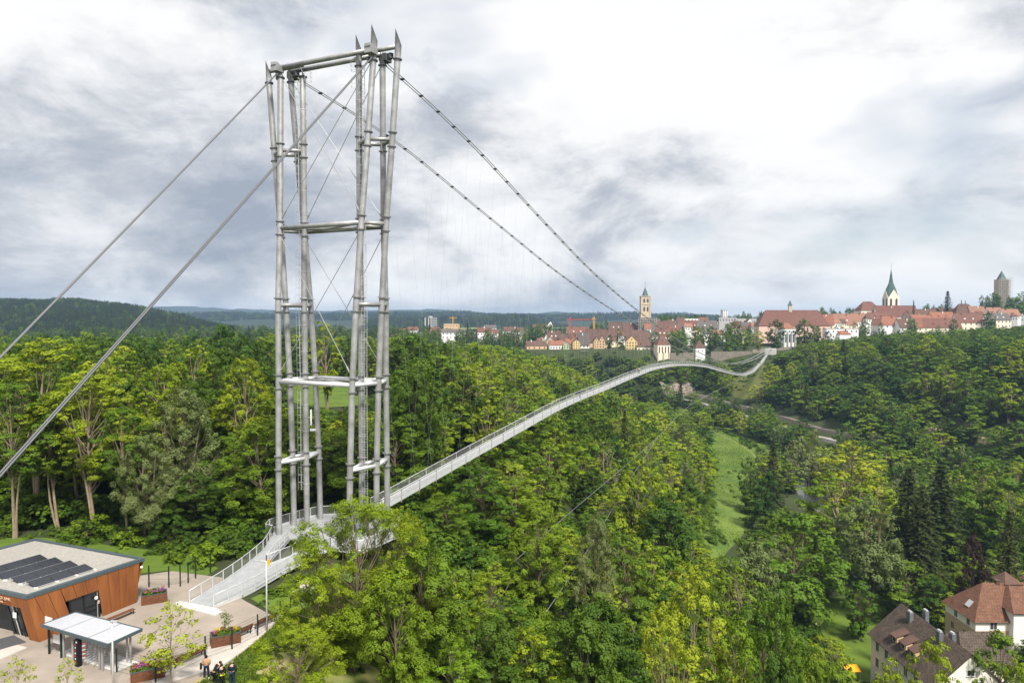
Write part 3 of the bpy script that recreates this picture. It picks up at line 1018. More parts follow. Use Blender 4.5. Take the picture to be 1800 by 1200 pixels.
def panel(side, f0, f1, h0, h1, shear=0.0, th=0.06, m='corten', name='cladding_panel'):
    g = 0.0022
    q = [wall_pt(side, f0 + g + shear * h0, h0), wall_pt(side, f1 - g + shear * h0, h0), wall_pt(side, f1 - g + shear * h1, h1), wall_pt(side, f0 + g + shear * h1, h1)]
    return MB().slab(q, th).build(name, m, vb)
# right wall (side 0): leaning panels, a glazed opening
edges = [0.0, 0.10, 0.20, 0.30, 0.40, 0.50, 0.60, 0.70, 0.80, 0.90, 1.0]
SH = -0.05
for i in range(10):
    f0, f1 = edges[i], edges[i + 1]
    fa, fb = (f0 if i else 0.05), (f1 if i < 9 else 1.05)
    def P(f, h):
        ff_ = f + SH * h if 0 < i or f > 0.06 else f
        return wall_pt(0, min(1, max(0, f + SH * (h - 0) if f not in (0.05,) else (0.0 + 0.0 * h))), h)
    a_, b_ = f0, f1
    def E0(f, h):
        if f <= 0.0:
            return wall_pt(0, 0.0, h)
        if f >= 1.0:
            return wall_pt(0, 1.0, h)
        return wall_pt(0, f + 0.045 - 0.09 * h, h)
    if i in (3, 4, 5):    # above the window
        q = [E0(a_ + .002, 0.66), E0(b_ - .002, 0.66), E0(b_ - .002, 1), E0(a_ + .002, 1)]
        MB().slab(q, 0.06).build('cladding_panel', 'corten', vb)
    else:
        q = [E0(a_ + .002 * (a_ > 0), 0.0), E0(b_ - .002, 0.0), E0(b_ - .002, 1), E0(a_ + .002 * (a_ > 0), 1)]
        MB().slab(q, 0.06).build('cladding_panel', 'corten', vb)
win = MB().slab([wall_pt(0, 0.345, 0.02), wall_pt(0, 0.62, 0.02), wall_pt(0, 0.60, 0.66), wall_pt(0, 0.325, 0.66)], 0.25)
for v_i in range(len(win.v)):
    win.v[v_i] = (win.v[v_i][0] - 0.22, win.v[v_i][1] + 0.1, win.v[v_i][2])
wo = sub(win.build('window', 'glass_dark', vb), parent_origin(vb))
for f in (0.335, 0.465, 0.59, 0.612):
    MB().bar(wall_pt(0, f + 0.01, 0.02) + np.array([-.14, .06, 0]), wall_pt(0, f - 0.01, 0.66) + np.array([-.14, .06, 0]), 0.09 if f < .59 else 0.05, 0.09).build('mullion', 'frame_dark' if f != 0.59 else 'alu', wo)
MB().box(wall_pt(0, 0.594, 0.38) + np.array([-.06, 0, 0]), (0.16, 0.03, 0.28), rz=R(66)).build('notice', 'white_paint', wo)
MB().box(wall_pt(0, 0.594, 0.38) + np.array([-.05, -.02, 0]), (0.08, 0.035, 0.10), rz=R(66)).build('notice_mark', 'red_sign', wo)
# front wall (side 3): dark recessed entrance under a lintel with lettering
for f0, f1, h0, h1 in ((0.92, 1.0, 0, 0.74), (0.80, 1.0, 0.74, 1), (0.60, 0.798, 0.74, 1), (0.40, 0.598, 0.74, 1), (0.2, 0.398, 0.0, 1), (0.0, 0.198, 0, 1)):
    panel(3, f0, f1, h0, h1)
for side, nn_ in ((1, 8), (2, 6)):
    for k in range(nn_):
        panel(side, k / nn_, (k + 1) / nn_, 0, 1)
dr = MB().slab([wall_pt(3, 0.78, 0.0) + np.array([.1, .35, 0]), wall_pt(3, 0.92, 0.0) + np.array([.1, .35, 0]), wall_pt(3, 0.92, 0.74) + np.array([.1, .35, 0]), wall_pt(3, 0.78, 0.74) + np.array([.1, .35, 0])], 0.06)
dr.build('door', 'glass_dark', vb)
for f in (0.78, 0.83, 0.87):
    MB().bar(wall_pt(3, f, 0.0) + np.array([.1, .26, 0]), wall_pt(3, f, 0.74) + np.array([.1, .26, 0]), 0.10, 0.07).build('door_frame', 'alu' if f == .83 else 'frame_dark', vb)
MB().box(wall_pt(3, 0.835, 0.50) + np.array([.1, .18, 0]), (0.45, 0.03, 0.5), rz=R(-20)).build('notice', 'white_paint', vb)
# raised lettering on the lintel
def text_part(body, size, origin, xdir, updir, matname, parent, depth=0.015):
    cu = bpy.data.curves.new('lettering', 'FONT')
    cu.body = body
    cu.size = size
    cu.extrude = depth
    ob = bpy.data.objects.new('lettering_source', cu)
    COL.objects.link(ob)
    dg = bpy.context.evaluated_depsgraph_get()
    me_ = bpy.data.meshes.new_from_object(ob.evaluated_get(dg))
    bpy.data.objects.remove(ob)
    x = Vector([float(c) for c in xdir]).normalized()
    y = Vector([float(c) for c in updir]).normalized()
    z = x.cross(y)
    org = Vector(parent_origin(parent))
    m4 = Matrix(((x.x, y.x, z.x, origin[0] - org.x), (x.y, y.y, z.y, origin[1] - org.y), (x.z, y.z, z.z, origin[2] - org.z), (0, 0, 0, 1)))
    me_.transform(m4)
    me_.materials.clear()
    me_.materials.append(M[matname])
    o = bpy.data.objects.new('lettering', me_)
    COL.objects.link(o)
    o.parent = parent
    return o
xd_ = wall_pt(3, 0.9, 0.9) - wall_pt(3, 0.5, 0.9)
ud_ = wall_pt(3, 0.7, 0.95) - wall_pt(3, 0.7, 0.8)
pe_ = wall_pt(3, 0.875, 0.865) + np.array([0.02, -0.06, 0])
xu_ = xd_ / np.linalg.norm(xd_)
text_part('NECK LINE', 0.40, pe_ - xu_ * 2.15, xd_, ud_, 'text_pale', vb)
text_part('ROTTWEIL', 0.20, pe_ - xu_ * 2.15 + np.array([0, 0, -0.27]), xd_, ud_, 'text_pale', vb)
# roof
rin = [((p[0] + 47) * 0.955 - 47, (p[1] - 68) * 0.955 + 68) for p in t_pts]
MB().prism(rin, zt - 0.12, zt + 0.10).build('roof', 'roof_gravel', vb)
for i in range(4):
    a_, b_, c_, d_ = t_pts[i], t_pts[(i + 1) % 4], rin[(i + 1) % 4], rin[i]
    o_ = lambda p: ((p[0] + 47) * 1.006 - 47, (p[1] - 68) * 1.006 + 68)
    MB().prism([o_(a_), o_(b_), c_, d_], zt - 0.06, zt + 0.26).build('parapet', 'parapet', vb)
for f, h in ((0.56, 0.50), (0.985, 0.86)):
    p = wall_pt(0, f, h)
    MB().lathe((0, 0, 0), [(0.17, 0), (0.17, 0.06), (0.12, 0.11), (0.03, 0.13)], 14)
    m = MB()
    n_ = Vector((0.92, -0.4, 0)).normalized()
    sd2 = Vector((0, 0, 1)).cross(n_)
    ring = []
    for r2, d2 in ((0.17, 0.02), (0.17, 0.07), (0.10, 0.13)):
        ring += [Vector(p) + n_ * d2 + (sd2 * math.cos(a2) + Vector((0, 0, 1)) * math.sin(a2)) * r2 * (1 if h < .8 else .8) for a2 in np.linspace(0, 2 * math.pi, 14, endpoint=False)]
    fs_ = [(i * 14 + k, i * 14 + (k + 1) % 14, (i + 1) * 14 + (k + 1) % 14, (i + 1) * 14 + k) for i in range(2) for k in range(14)] + [tuple(range(28, 42))]
    m.add(ring, fs_).build('wall_lamp', 'lamp_white', vb)
MB().prism([(-45.6, 58.0), (-43.6, 57.4), (-42.6, 59.6), (-44.6, 60.2)], GZ0 + 0.045, GZ0 + 0.075)
dm = MB().prism([(-45.9, 60.3), (-43.6, 59.2), (-42.3, 60.6), (-44.3, 61.9)], GZ0 + 0.045, GZ0 + 0.085).build('door_mat', 'mat_grey')
tag(dm, 'dark grey door mat in front of the visitor building entrance', 'mat')
# solar arrays: four rows
rz_s = math.atan2(-0.38, 0.92)
sdir = np.array([math.cos(R(62.5)), math.sin(R(62.5))])   # rows run with the right wall
for r_i in range(4):
    c0 = np.array([-43.9, 62.6]) + np.array([-2.05, 0.95]) * r_i + sdir * (0.3 if r_i < 3 else 0.2)
    nP = 3 if r_i < 3 else 3
    arr = thing('solar_array', ['row of solar panels nearest the right roof edge', 'second row of solar panels from the right roof edge', 'third row of solar panels from the right roof edge',
                                'leftmost row of solar panels, cut by the picture edge'][r_i], 'solar panels', (c0[0], c0[1], zt + 0.1), 'solar panels on the visitor building')
    wdir = np.array([sdir[1], -sdir[0]])
    for k in range(nP):
        a_ = c0 + sdir * (k * 1.78)
        lo, hi = zt + 0.20, zt + 0.46
        q = [(*a_, hi), (*(a_ + wdir * 1.45), lo), (*(a_ + wdir * 1.45 + sdir * 1.74), lo), (*(a_ + sdir * 1.74), hi)]
        MB().slab(q, 0.04).build('solar_panel', 'solar_glass', arr)
    L_ = nP * 1.78
    for z_, off in ((zt + 0.43, -0.03), (zt + 0.17, 1.48)):
        p0 = c0 + wdir * off
        MB().bar((*p0, z_), (*(p0 + sdir * L_), z_), 0.05, 0.05).build('mounting_rail', 'alu', arr)
    for k in range(nP + 1):
        p0 = c0 + sdir * min(k * 1.78, L_ - 0.05)
        MB().bar((*(p0 - wdir * 0.05), zt + 0.10), (*(p0 - wdir * 0.05), zt + 0.46), 0.06, 0.06).build('leg', 'alu', arr)
        MB().box((*(p0 + wdir * 1.52), zt + 0.15), (0.42, 0.16, 0.10), rz=rz_s).build('ballast_foot', 'white_paint', arr)

# ---------------------------------------------------------------- turnstile gate with canopy
tg = thing('turnstile_gate', 'turnstile entrance gate under a flat white canopy with dark rim', 'entrance gate', (-35, 57, GZ0))
ca = [np.array(p) for p in ((-39.3, 58.2), (-31.7, 54.6), (-30.5, 57.4), (-38.0, 60.7))]
cz = 1.62
def lerp2(p, q, f):
    return p + (q - p) * f
for f0, f1 in ((0.0, 0.30), (0.315, 0.69), (0.705, 1.0)):
    q = [lerp2(ca[0], ca[1], f0), lerp2(ca[0], ca[1], f1), lerp2(ca[3], ca[2], f1), lerp2(ca[3], ca[2], f0)]
    MB().prism([tuple(p) for p in q], cz - 0.04, cz + 0.03).build('canopy_panel', 'canopy_white', tg)
for i in range(4):
    MB().bar((*ca[i], cz - 0.06), (*ca[(i + 1) % 4], cz - 0.06), 0.12, 0.24).build('canopy_rim', 'parapet', tg)
for f in (0.308, 0.697):
    p, q = lerp2(ca[0], ca[1], f), lerp2(ca[3], ca[2], f)
    MB().bar((*p, cz + 0.0), (*q, cz + 0.0), 0.10, 0.08).build('canopy_seam', 'steel', tg)
for f, w in ((0.03, 0), (0.22, 0), (0.26, 0), (0.40, 0), (0.44, 0), (0.80, 0), (0.84, 0), (0.97, 0), (0.90, 1), (0.95, 1), (0.30, 1), (0.6, 1)):
    p = lerp2(lerp2(ca[0], ca[1], f), lerp2(ca[3], ca[2], f), 0.15 + 0.6 * w)
    MB().bar((*p, GZ0), (*p, cz - 0.05), 0.13, 0.13).build('post', 'steel' if f not in (0.03, 0.22) else 'fence_green', tg)
tot = lerp2(lerp2(ca[0], ca[1], 0.535), lerp2(ca[3], ca[2], 0.535), 0.05)
to = MB().box((*tot, GZ0 + 1.15), (0.45, 0.35, 2.2), rz=R(-25)).build('totem', 'cloth_black', tg)
sub(to, parent_origin(tg))
fn = np.array([-math.sin(R(25)), -math.cos(R(25))])
for k in range(7):
    MB().box((*(tot + fn * 0.19 + np.array([-0.06, 0.03])), GZ0 + 0.45 + 0.23 * k), (0.09, 0.02, 0.13), rz=R(-25)).build('lettering', 'white_paint' if k % 2 else 'red_sign', to)
MB().box((*(tot + fn * 0.19 + np.array([0.07, -0.03])), GZ0 + 2.06), (0.12, 0.02, 0.12), rz=R(-25)).build('lettering', 'white_paint', to)
for k, f in enumerate((0.60, 0.69)):
    p = lerp2(lerp2(ca[0], ca[1], f), lerp2(ca[3], ca[2], f), 0.35)
    rot = MB().tube([(*p, GZ0 + 0.1), (*p, GZ0 + 2.3)], 0.05, 8).build('turnstile_shaft', 'steel', tg)
    sub(rot, parent_origin(tg))
    for h_ in np.arange(0.3, 2.2, 0.22):
        for a_ in (0.3, 2.4, 4.5):
            MB().bar((*p, GZ0 + h_), (p[0] + 0.62 * math.cos(a_), p[1] + 0.62 * math.sin(a_), GZ0 + h_), 0.035, 0.035).build('turnstile_bar', 'steel_light', rot)
p0, p1 = lerp2(ca[0], ca[1], 0.60), lerp2(ca[0], ca[1], 0.69)
for k in range(8):
    MB().bar((*lerp2(p0, p1, 0.25), GZ0 + 0.9 + 0.16 * k), (*lerp2(p0, p1, 0.75), GZ0 + 1.05 + 0.16 * k), 0.02, 0.07).build('warning_stripe', 'red_sign' if k % 2 else 'white_paint', tg)
MB().prism([(-38.2, 58.6), (-31.6, 55.4), (-30.6, 57.0), (-37.2, 60.4)], GZ0 + 0.045, GZ0 + 0.07).build('floor_slab', 'concrete', tg)
for f, w, z_ in ((0.10, 0.75, 0.15), (0.155, 0.1, -1.35 + 1.25)):
    pass
for (x, y, z_, lab) in ((-39.9, 60.0, 1.15, 'blank white notice board behind the canopy by the building corner'), (-38.15, 58.35, 0.35, 'white notice board hung under the left end of the canopy')):
    nb = MB().box((x, y, z_), (0.95, 0.05, 0.72), rz=R(-25)).build('notice_board', 'white_paint')
    tag(nb, lab, 'sign', 'white notice boards')

# ---------------------------------------------------------------- fence along the plaza: posts with thin wires
fence = thing('plaza_fence', 'dark green post and wire fence along the edge of the plaza', 'fence', (-24, 57, GZ0))
f_px = [(125, 1205), (283, 1198), (361, 1158), (408, 1141), (453, 1117), (493, 1092), (511, 1080)]
f_pts = [atz(u, v, GZ0)[:2] for u, v in f_px]
f_pts = [(-31.5, 55.4), (-27.6, 53.8)] + f_pts[2:]
for p in f_pts:
    MB().bar((*p, GZ0 - 0.1), (*p, GZ0 + 1.95), 0.10, 0.08).build('post', 'fence_green', fence)
for a_, b_ in zip(f_pts[:-1], f_pts[1:]):
    for h_ in (0.15, 0.45, 0.75, 1.05, 1.35, 1.65, 1.88):
        MB().bar((*a_, GZ0 + h_), (*b_, GZ0 + h_), 0.012, 0.012).build('wire', 'fence_green', fence)
fence2 = thing('garden_fence', 'dark fence with tall posts on the grass beside the ramp and building', 'fence', (-38, 80, GZ0))
f2 = [atz(u, v, -1.2)[:2] for u, v in ((262, 1035), (297, 1036), (317, 1034), (331, 1028), (344, 1020), (370, 1010))]
for p in f2:
    MB().bar((*p, -1.6), (*p, 1.3), 0.10, 0.10).build('post', 'fence_green', fence2)
for a_, b_ in zip(f2[:-1], f2[1:]):
    for h_ in (-0.6, -0.1, 0.4, 0.9, 1.2):
        MB().bar((*a_, h_), (*b_, h_), 0.012, 0.012).build('wire', 'fence_green', fence2)

# ---------------------------------------------------------------- lamp posts
def lamp(x, y, z0, z1, lab, sign=False, side=-1):
    t_ = thing('street_lamp', lab, 'lamp post', (x, y, z0), 'lamp posts on the plaza')
    MB().tube([(x, y, z0), (x, y, (z0 + z1) / 2), (x, y, z1)], [0.085, 0.07, 0.05], 10).build('pole', 'steel_light', t_, smooth=True)
    MB().tube([(x, y, z1 - 0.05), (x + side * 0.5, y, z1 + 0.02)], 0.03, 6).build('arm', 'steel_light', t_)
    MB().box((x + side * 0.72, y, z1 + 0.02), (0.55, 0.22, 0.09)).build('lamp_head', 'alu', t_)
    if sign:
        MB().box((x + 0.22, y, z1 - 0.15), (0.22, 0.05, 0.55)).build('sign_plate', 'orange_sign', t_)
pp = at(468, 985, 62.7)
lamp(pp[0], 62.7, GZ0 - 0.2, pp[2], 'slim lamp post with an orange plate in front of the ramp', True)
pp = at(197, 1092, 52.5)
lamp(pp[0], 52.5, GZ0, pp[2], 'slim lamp post standing in front of the turnstile canopy', False, 0.2)

# ---------------------------------------------------------------- foliage cards (also used by the trees)
def leaf_mesh(name, C, N, size, matname, aspect=0.62, tone=None, seed=0, fold=0.18):
    """one quad per leaf spray, centred on C, facing N"""
    r = np.random.default_rng(seed)
    n = len(C)
    N = N / np.maximum(1e-6, np.linalg.norm(N, axis=1))[:, None]
    A = r.normal(size=(n, 3))
    T = np.cross(N, A)
    T /= np.maximum(1e-6, np.linalg.norm(T, axis=1))[:, None]
    B = np.cross(N, T)
    s = (size * r.uniform(0.65, 1.3, n))[:, None] if np.isscalar(size) else (size * r.uniform(0.65, 1.3, n))[:, None]
    w = aspect
    v0 = C - T * s * 0.5
    v1 = C - B * s * 0.5 * w + N * s * fold * 0.5 + T * s * 0.08
    v2 = C + T * s * 0.5 - N * s * fold * 0.5
    v3 = C + B * s * 0.5 * w + N * s * fold * 0.5 + T * s * 0.08
    V = np.stack([v0, v1, v2, v3], 1).reshape(-1, 3)
    Fc = np.arange(4 * n).reshape(n, 4)
    me_ = bpy.data.meshes.new(name)
    np_mesh(me_, V, Fc)
    att = me_.attributes.new('leaf_tone', 'FLOAT', 'FACE')
    tn = r.uniform(0, 1, n) if tone is None else np.clip(tone + r.normal(0, 0.16, n), 0, 1)
    att.data.foreach_set('value', tn.astype(np.float32))
    me_.materials.append(M[matname])
    return me_

def blob_leaves(centers, radii, n_per, r, flat=0.8):
    C, N = [], []
    for c, rad in zip(centers, radii):
        d = r.normal(size=(n_per, 3))
        d /= np.linalg.norm(d, axis=1)[:, None]
        rr = rad * r.uniform(0.45, 1.0, n_per) ** 0.6
        C.append(np.array(c) + d * rr[:, None] * np.array([1, 1, flat]))
        N.append(d * 0.6 + np.array([0, 0, 0.5]) + r.normal(0, 0.4, (n_per, 3)))
    return np.concatenate(C), np.concatenate(N)

def mesh_part(name, me_, parent, kind=None):
    o = bpy.data.objects.new(name, me_)
    COL.objects.link(o)
    o.parent = parent
    if kind:
        o['kind'] = kind
    return o

# ---------------------------------------------------------------- planters
def planter(x, y, rz, L, W, H, lab, mixp, tall=False, seed=1):
    t_ = thing('planter', lab, 'planter', (x, y, GZ0), 'wooden flower planters')
    ux, uy = np.array([math.cos(rz), math.sin(rz)]), np.array([-math.sin(rz), math.cos(rz)])
    nb_ = 4
    for k in range(nb_):
        zc_ = GZ0 + H * (k + 0.5) / nb_
        for s in (-1, 1):
            MB().box((*(np.array([x, y]) + uy * s * W / 2), zc_), (L, 0.05, H / nb_ - 0.012), rz=rz).build('plank', 'wood', t_)
            MB().box((*(np.array([x, y]) + ux * s * (L / 2 - 0.03)), zc_), (0.05, W - 0.06, H / nb_ - 0.012), rz=rz).build('plank', 'wood', t_)
    MB().box((x, y, GZ0 + H * 0.48), (L - 0.16, W - 0.16, H * 0.9), rz=rz).build('soil', 'soil', t_)
    for s in (-1, 1):
        MB().box((*(np.array([x, y]) + uy * s * (W / 2 + 0.01)), GZ0 + H + 0.02), (L + 0.04, 0.09, 0.05), rz=rz).build('rim', 'parapet', t_)
        MB().box((*(np.array([x, y]) + ux * s * (L / 2 - 0.03)), GZ0 + H + 0.022), (0.09, W - 0.1, 0.05), rz=rz).build('rim', 'parapet', t_)
    r = np.random.default_rng(seed)
    cs = [tuple(np.array([0, 0]) + ux * r.uniform(-.45, .45) * L + uy * r.uniform(-.42, .42) * W) + (H + r.uniform(0.0, 0.22),) for _ in range(16)]
    C, N = blob_leaves(cs, [0.26] * 16, 90, r)
    mesh_part('foliage', leaf_mesh('foliage', C, N, 0.13, 'leaf_mid', seed=seed), t_)
    for mname, nb2 in mixp:
        cs2 = [tuple(ux * r.uniform(-.45, .45) * L + uy * r.uniform(-.42, .42) * W) + (H + r.uniform(0.18, 0.36),) for _ in range(nb2)]
        C, N = blob_leaves(cs2, [0.16] * nb2, 34, r)
        mesh_part('flowers', leaf_mesh('flowers', C, N, 0.10, mname, seed=seed + 3), t_, kind='stuff')
    if tall:
        cs3 = [(r.normal(0, .28), r.normal(0, .28), H + 0.4 + r.uniform(0, 1.5)) for _ in range(22)]
        C, N = blob_leaves(cs3, [0.24] * 22, 16, r)
        mesh_part('twigs', leaf_mesh('twigs', C, N, 0.13, 'leaf_willow', seed=seed + 5), t_)
planter(-35.6, 69.4, R(28), 2.3, 1.1, 0.95, 'wooden planter with pink and violet flowers at the corner of the rusty building', (('petal_pink', 9), ('petal_violet', 7)), False, 2)
planter(-24.9, 60.5, R(28), 2.4, 1.2, 0.95, 'wooden planter with yellow and pink flowers and a tall grass by the plaza fence', (('petal_pink', 7), ('petal_yellow', 8)), True, 5)
planter(-28.6, 54.6, R(28), 2.4, 1.2, 0.85, 'wooden planter with pink flowers at the bottom edge behind the young tree', (('petal_pink', 14), ('petal_violet', 4)), False, 8)

# ---------------------------------------------------------------- benches
def bench(x, y, rz, L, lab, back=True, z0=GZ0):
    t_ = thing('park_bench', lab, 'bench', (x, y, z0), 'benches around the plaza')
    m4 = Matrix.Translation((x, y, z0)) @ Matrix.Rotation(rz, 4, 'Z')
    def B(c, s, nm, mt, rx=0):
        mb = MB()
        mb.box((0, 0, 0), s, rx=rx)
        mb.v = [tuple(m4 @ (Vector(q) + Vector(c))) for q in mb.v]
        mb.build(nm, mt, t_)
    for k in range(4):
        B((0, -0.20 + 0.125 * k, 0.45), (L, 0.105, 0.045), 'seat_plank', 'wood')
    if back:
        for k in range(3):
            B((0, 0.27 + 0.03 * k, 0.60 + 0.15 * k), (L, 0.035, 0.12), 'back_plank', 'wood', rx=-0.2)
    for s in (-1, 1):
        B((s * (L / 2 - 0.18), -0.18, 0.215), (0.06, 0.06, 0.43), 'leg', 'frame_dark')
        B((s * (L / 2 - 0.18), 0.20, 0.215), (0.06, 0.06, 0.43), 'leg', 'frame_dark')
        if back:
            B((s * (L / 2 - 0.18), 0.31, 0.62), (0.06, 0.05, 0.50), 'back_post', 'frame_dark', rx=-0.2)
bench(-36.9, 65.2, R(66), 3.4, 'long low wooden bench along the rusty building wall', False)
bench(-22.7, 64.0, R(-122), 2.2, 'wooden bench with backrest behind the fence near the orange lamp plate', True)
bench(-23.9, 61.9, R(-122), 1.6, 'small wooden bench just right of the yellow-flowered planter', True)
bench(-26.6, 57.2, R(-122), 3.0, 'wooden bench behind the fence left of the standing people', True)
bench(-28.2, 55.6, R(-122), 2.0, 'wooden bench half hidden by the young yellow-green tree', True)

# ---------------------------------------------------------------- boulders beside the ramp
def boulder(x, y, z, s, lab, seed):
    bm = bmesh.new()
    bmesh.ops.create_icosphere(bm, subdivisions=3, radius=1)
    r = np.random.default_rng(seed)
    dirs = r.normal(size=(9, 3))
    dirs /= np.linalg.norm(dirs, axis=1)[:, None]
    for v in bm.verts:
        c = np.array(v.co)
        k = 1.0
        for d in dirs:
            k = min(k, 0.78 / max(0.2, float(c @ d)) if c @ d > 0.7 else k)
        k *= 1 + 0.06 * math.sin(9 * c[0] + seed) * math.cos(7 * c[1])
        v.co = Vector(c * k) * 1.0
    me_ = bpy.data.meshes.new('boulder')
    bm.to_mesh(me_)
    bm.free()
    me_.materials.append(M['boulder'])
    o = bpy.data.objects.new('boulder', me_)
    o.location = (x, y, z)
    o.scale = (s, s * 0.8, s * 0.62)
    o.rotation_euler = (0, 0, seed)
    COL.objects.link(o)
    tag(o, lab, 'boulder', 'pale boulders by the ramp')
for k, (u, v, sz, lab) in enumerate(((545, 1040, 1.7, 'large pale boulder left of the leafy tree below the ramp'), (520, 1052, 0.9, 'small pale boulder beside the large one below the ramp'),
                                     (648, 1072, 2.0, 'pale boulder glimpsed through the leafy tree'), (620, 1085, 1.2, 'smaller pale boulder glimpsed low through the leafy tree'))):
    g = ground_hit(u, v, 55)
    boulder(g[0], g[1], g[2] + 0.4, sz, lab, k + 1)

# ---------------------------------------------------------------- houses
mat('roof_red', (0.185, 0.082, 0.058), 0.85, base2=(0.105, 0.052, 0.042), scale=0.5, detail=8)
mat('roof_orange', (0.275, 0.115, 0.068), 0.85, base2=(0.185, 0.082, 0.054), scale=0.5, detail=8)
mat('roof_brown', (0.135, 0.075, 0.055), 0.88, base2=(0.085, 0.052, 0.042), scale=0.5, detail=8)
mat('roof_grey', (0.13, 0.115, 0.105), 0.88, base2=(0.085, 0.075, 0.07), scale=0.5, detail=8)
mat('roof_salmon', (0.30, 0.155, 0.105), 0.88, base2=(0.20, 0.105, 0.078), scale=0.5, detail=8)
mat('roof_flat', (0.36, 0.37, 0.38), 0.8, var=0.1, scale=0.4)
mat('wall_bright', (0.84, 0.79, 0.71), 0.85, var=0.03, scale=0.6)
mat('wall_white', (0.76, 0.75, 0.72), 0.85, var=0.04, scale=0.6)
mat('wall_cream', (0.76, 0.67, 0.54), 0.85, var=0.05, scale=0.6)
mat('wall_yellow', (0.66, 0.50, 0.24), 0.85, var=0.05, scale=0.6)
mat('wall_pink', (0.66, 0.46, 0.38), 0.85, var=0.05, scale=0.6)
mat('wall_green', (0.42, 0.50, 0.30), 0.85, var=0.05, scale=0.6)
mat('wall_stone', (0.58, 0.49, 0.37), 0.9, base2=(0.42, 0.345, 0.25), scale=0.6, detail=8)
mat('wall_orange', (0.60, 0.42, 0.25), 0.85, var=0.05, scale=0.6)
mat('wall_grey', (0.40, 0.40, 0.40), 0.85, var=0.05, scale=0.6)
mat('wall_tan', (0.50, 0.36, 0.26), 0.85, var=0.06, scale=0.6)
mat('flue_metal', (0.23, 0.25, 0.27), 0.45, 0.5, var=0.15, scale=2)
mat('copper_green', (0.075, 0.130, 0.110), 0.6, base2=(0.045, 0.085, 0.075), scale=0.6)
mat('town_wall', (0.30, 0.26, 0.21), 0.95, base2=(0.19, 0.165, 0.135), scale=0.4, detail=8, bump=0.4, bscale=1.5)
mat('pane_far', (0.05, 0.055, 0.06), 0.25, spec=0.5)
mat('scaffold', (0.40, 0.37, 0.33), 0.6, 0.2)
mesh_mat('scaffold_net', (0.36, 0.33, 0.30), 0.45)
mat('crane_red', (0.45, 0.06, 0.03), 0.5)
mat('crane_yellow', (0.62, 0.33, 0.03), 0.5)
def tile_mat(name, c1, c2, rowh=0.33):
    """clay tiles laid in courses: colour and relief follow rows and columns in the roof plane"""
    m = bpy.data.materials.new(name)
    m.use_nodes = True
    nt = m.node_tree
    bs = nt.nodes['Principled BSDF']
    bs.inputs['Roughness'].default_value = 0.85
    bs.inputs['Specular IOR Level'].default_value = 0.25
    uv = nt.nodes.new('ShaderNodeUVMap')
    bk = nt.nodes.new('ShaderNodeTexBrick')
    bk.offset = 0.5
    bk.inputs['Scale'].default_value = 1.0
    bk.inputs['Brick Width'].default_value = 0.36
    bk.inputs['Row Height'].default_value = rowh
    bk.inputs['Mortar Size'].default_value = 0.035
    bk.inputs['Color1'].default_value = (*c1, 1)
    bk.inputs['Color2'].default_value = (*c2, 1)
    bk.inputs['Mortar'].default_value = (*[c * 0.35 for c in c2], 1)
    nt.links.new(uv.outputs[0], bk.inputs['Vector'])
    no = nt.nodes.new('ShaderNodeTexNoise')
    no.inputs['Scale'].default_value = 0.7
    no.inputs['Detail'].default_value = 7
    nt.links.new(uv.outputs[0], no.inputs['Vector'])
    mr = nt.nodes.new('ShaderNodeMapRange')
    mr.inputs['To Min'].default_value = 0.55
    mr.inputs['To Max'].default_value = 1.45
    nt.links.new(no.outputs['Fac'], mr.inputs['Value'])
    vm = nt.nodes.new('ShaderNodeVectorMath')
    vm.operation = 'SCALE'
    nt.links.new(bk.outputs['Color'], vm.inputs[0])
    nt.links.new(mr.outputs[0], vm.inputs['Scale'])
    nt.links.new(vm.outputs[0], bs.inputs['Base Color'])
    bp = nt.nodes.new('ShaderNodeBump')
    bp.inputs['Strength'].default_value = 0.6
    bp.inputs['Distance'].default_value = 0.06
    bp.invert = True
    nt.links.new(bk.outputs['Fac'], bp.inputs['Height'])
    nt.links.new(bp.outputs[0], bs.inputs['Normal'])
    M[name] = m
tile_mat('tiles_dark', (0.135, 0.098, 0.075), (0.075, 0.058, 0.048))
tile_mat('tiles_brown', (0.235, 0.115, 0.07), (0.16, 0.080, 0.053))

def roof_uv(o):
    """uv in metres within each roof face: u along the eaves, v up the slope"""
    me_ = o.data
    uvl = me_.uv_layers.new(name='UVMap')
    for p in me_.polygons:
        n = p.normal
        e = Vector((-n.y, n.x, 0))
        e = e.normalized() if e.length > 1e-4 else Vector((1, 0, 0))
        w = n.cross(e)
        for li in p.loop_indices:
            c = me_.vertices[me_.loops[li].vertex_index].co
            uvl.data[li].uv = (c.dot(e), c.dot(w))

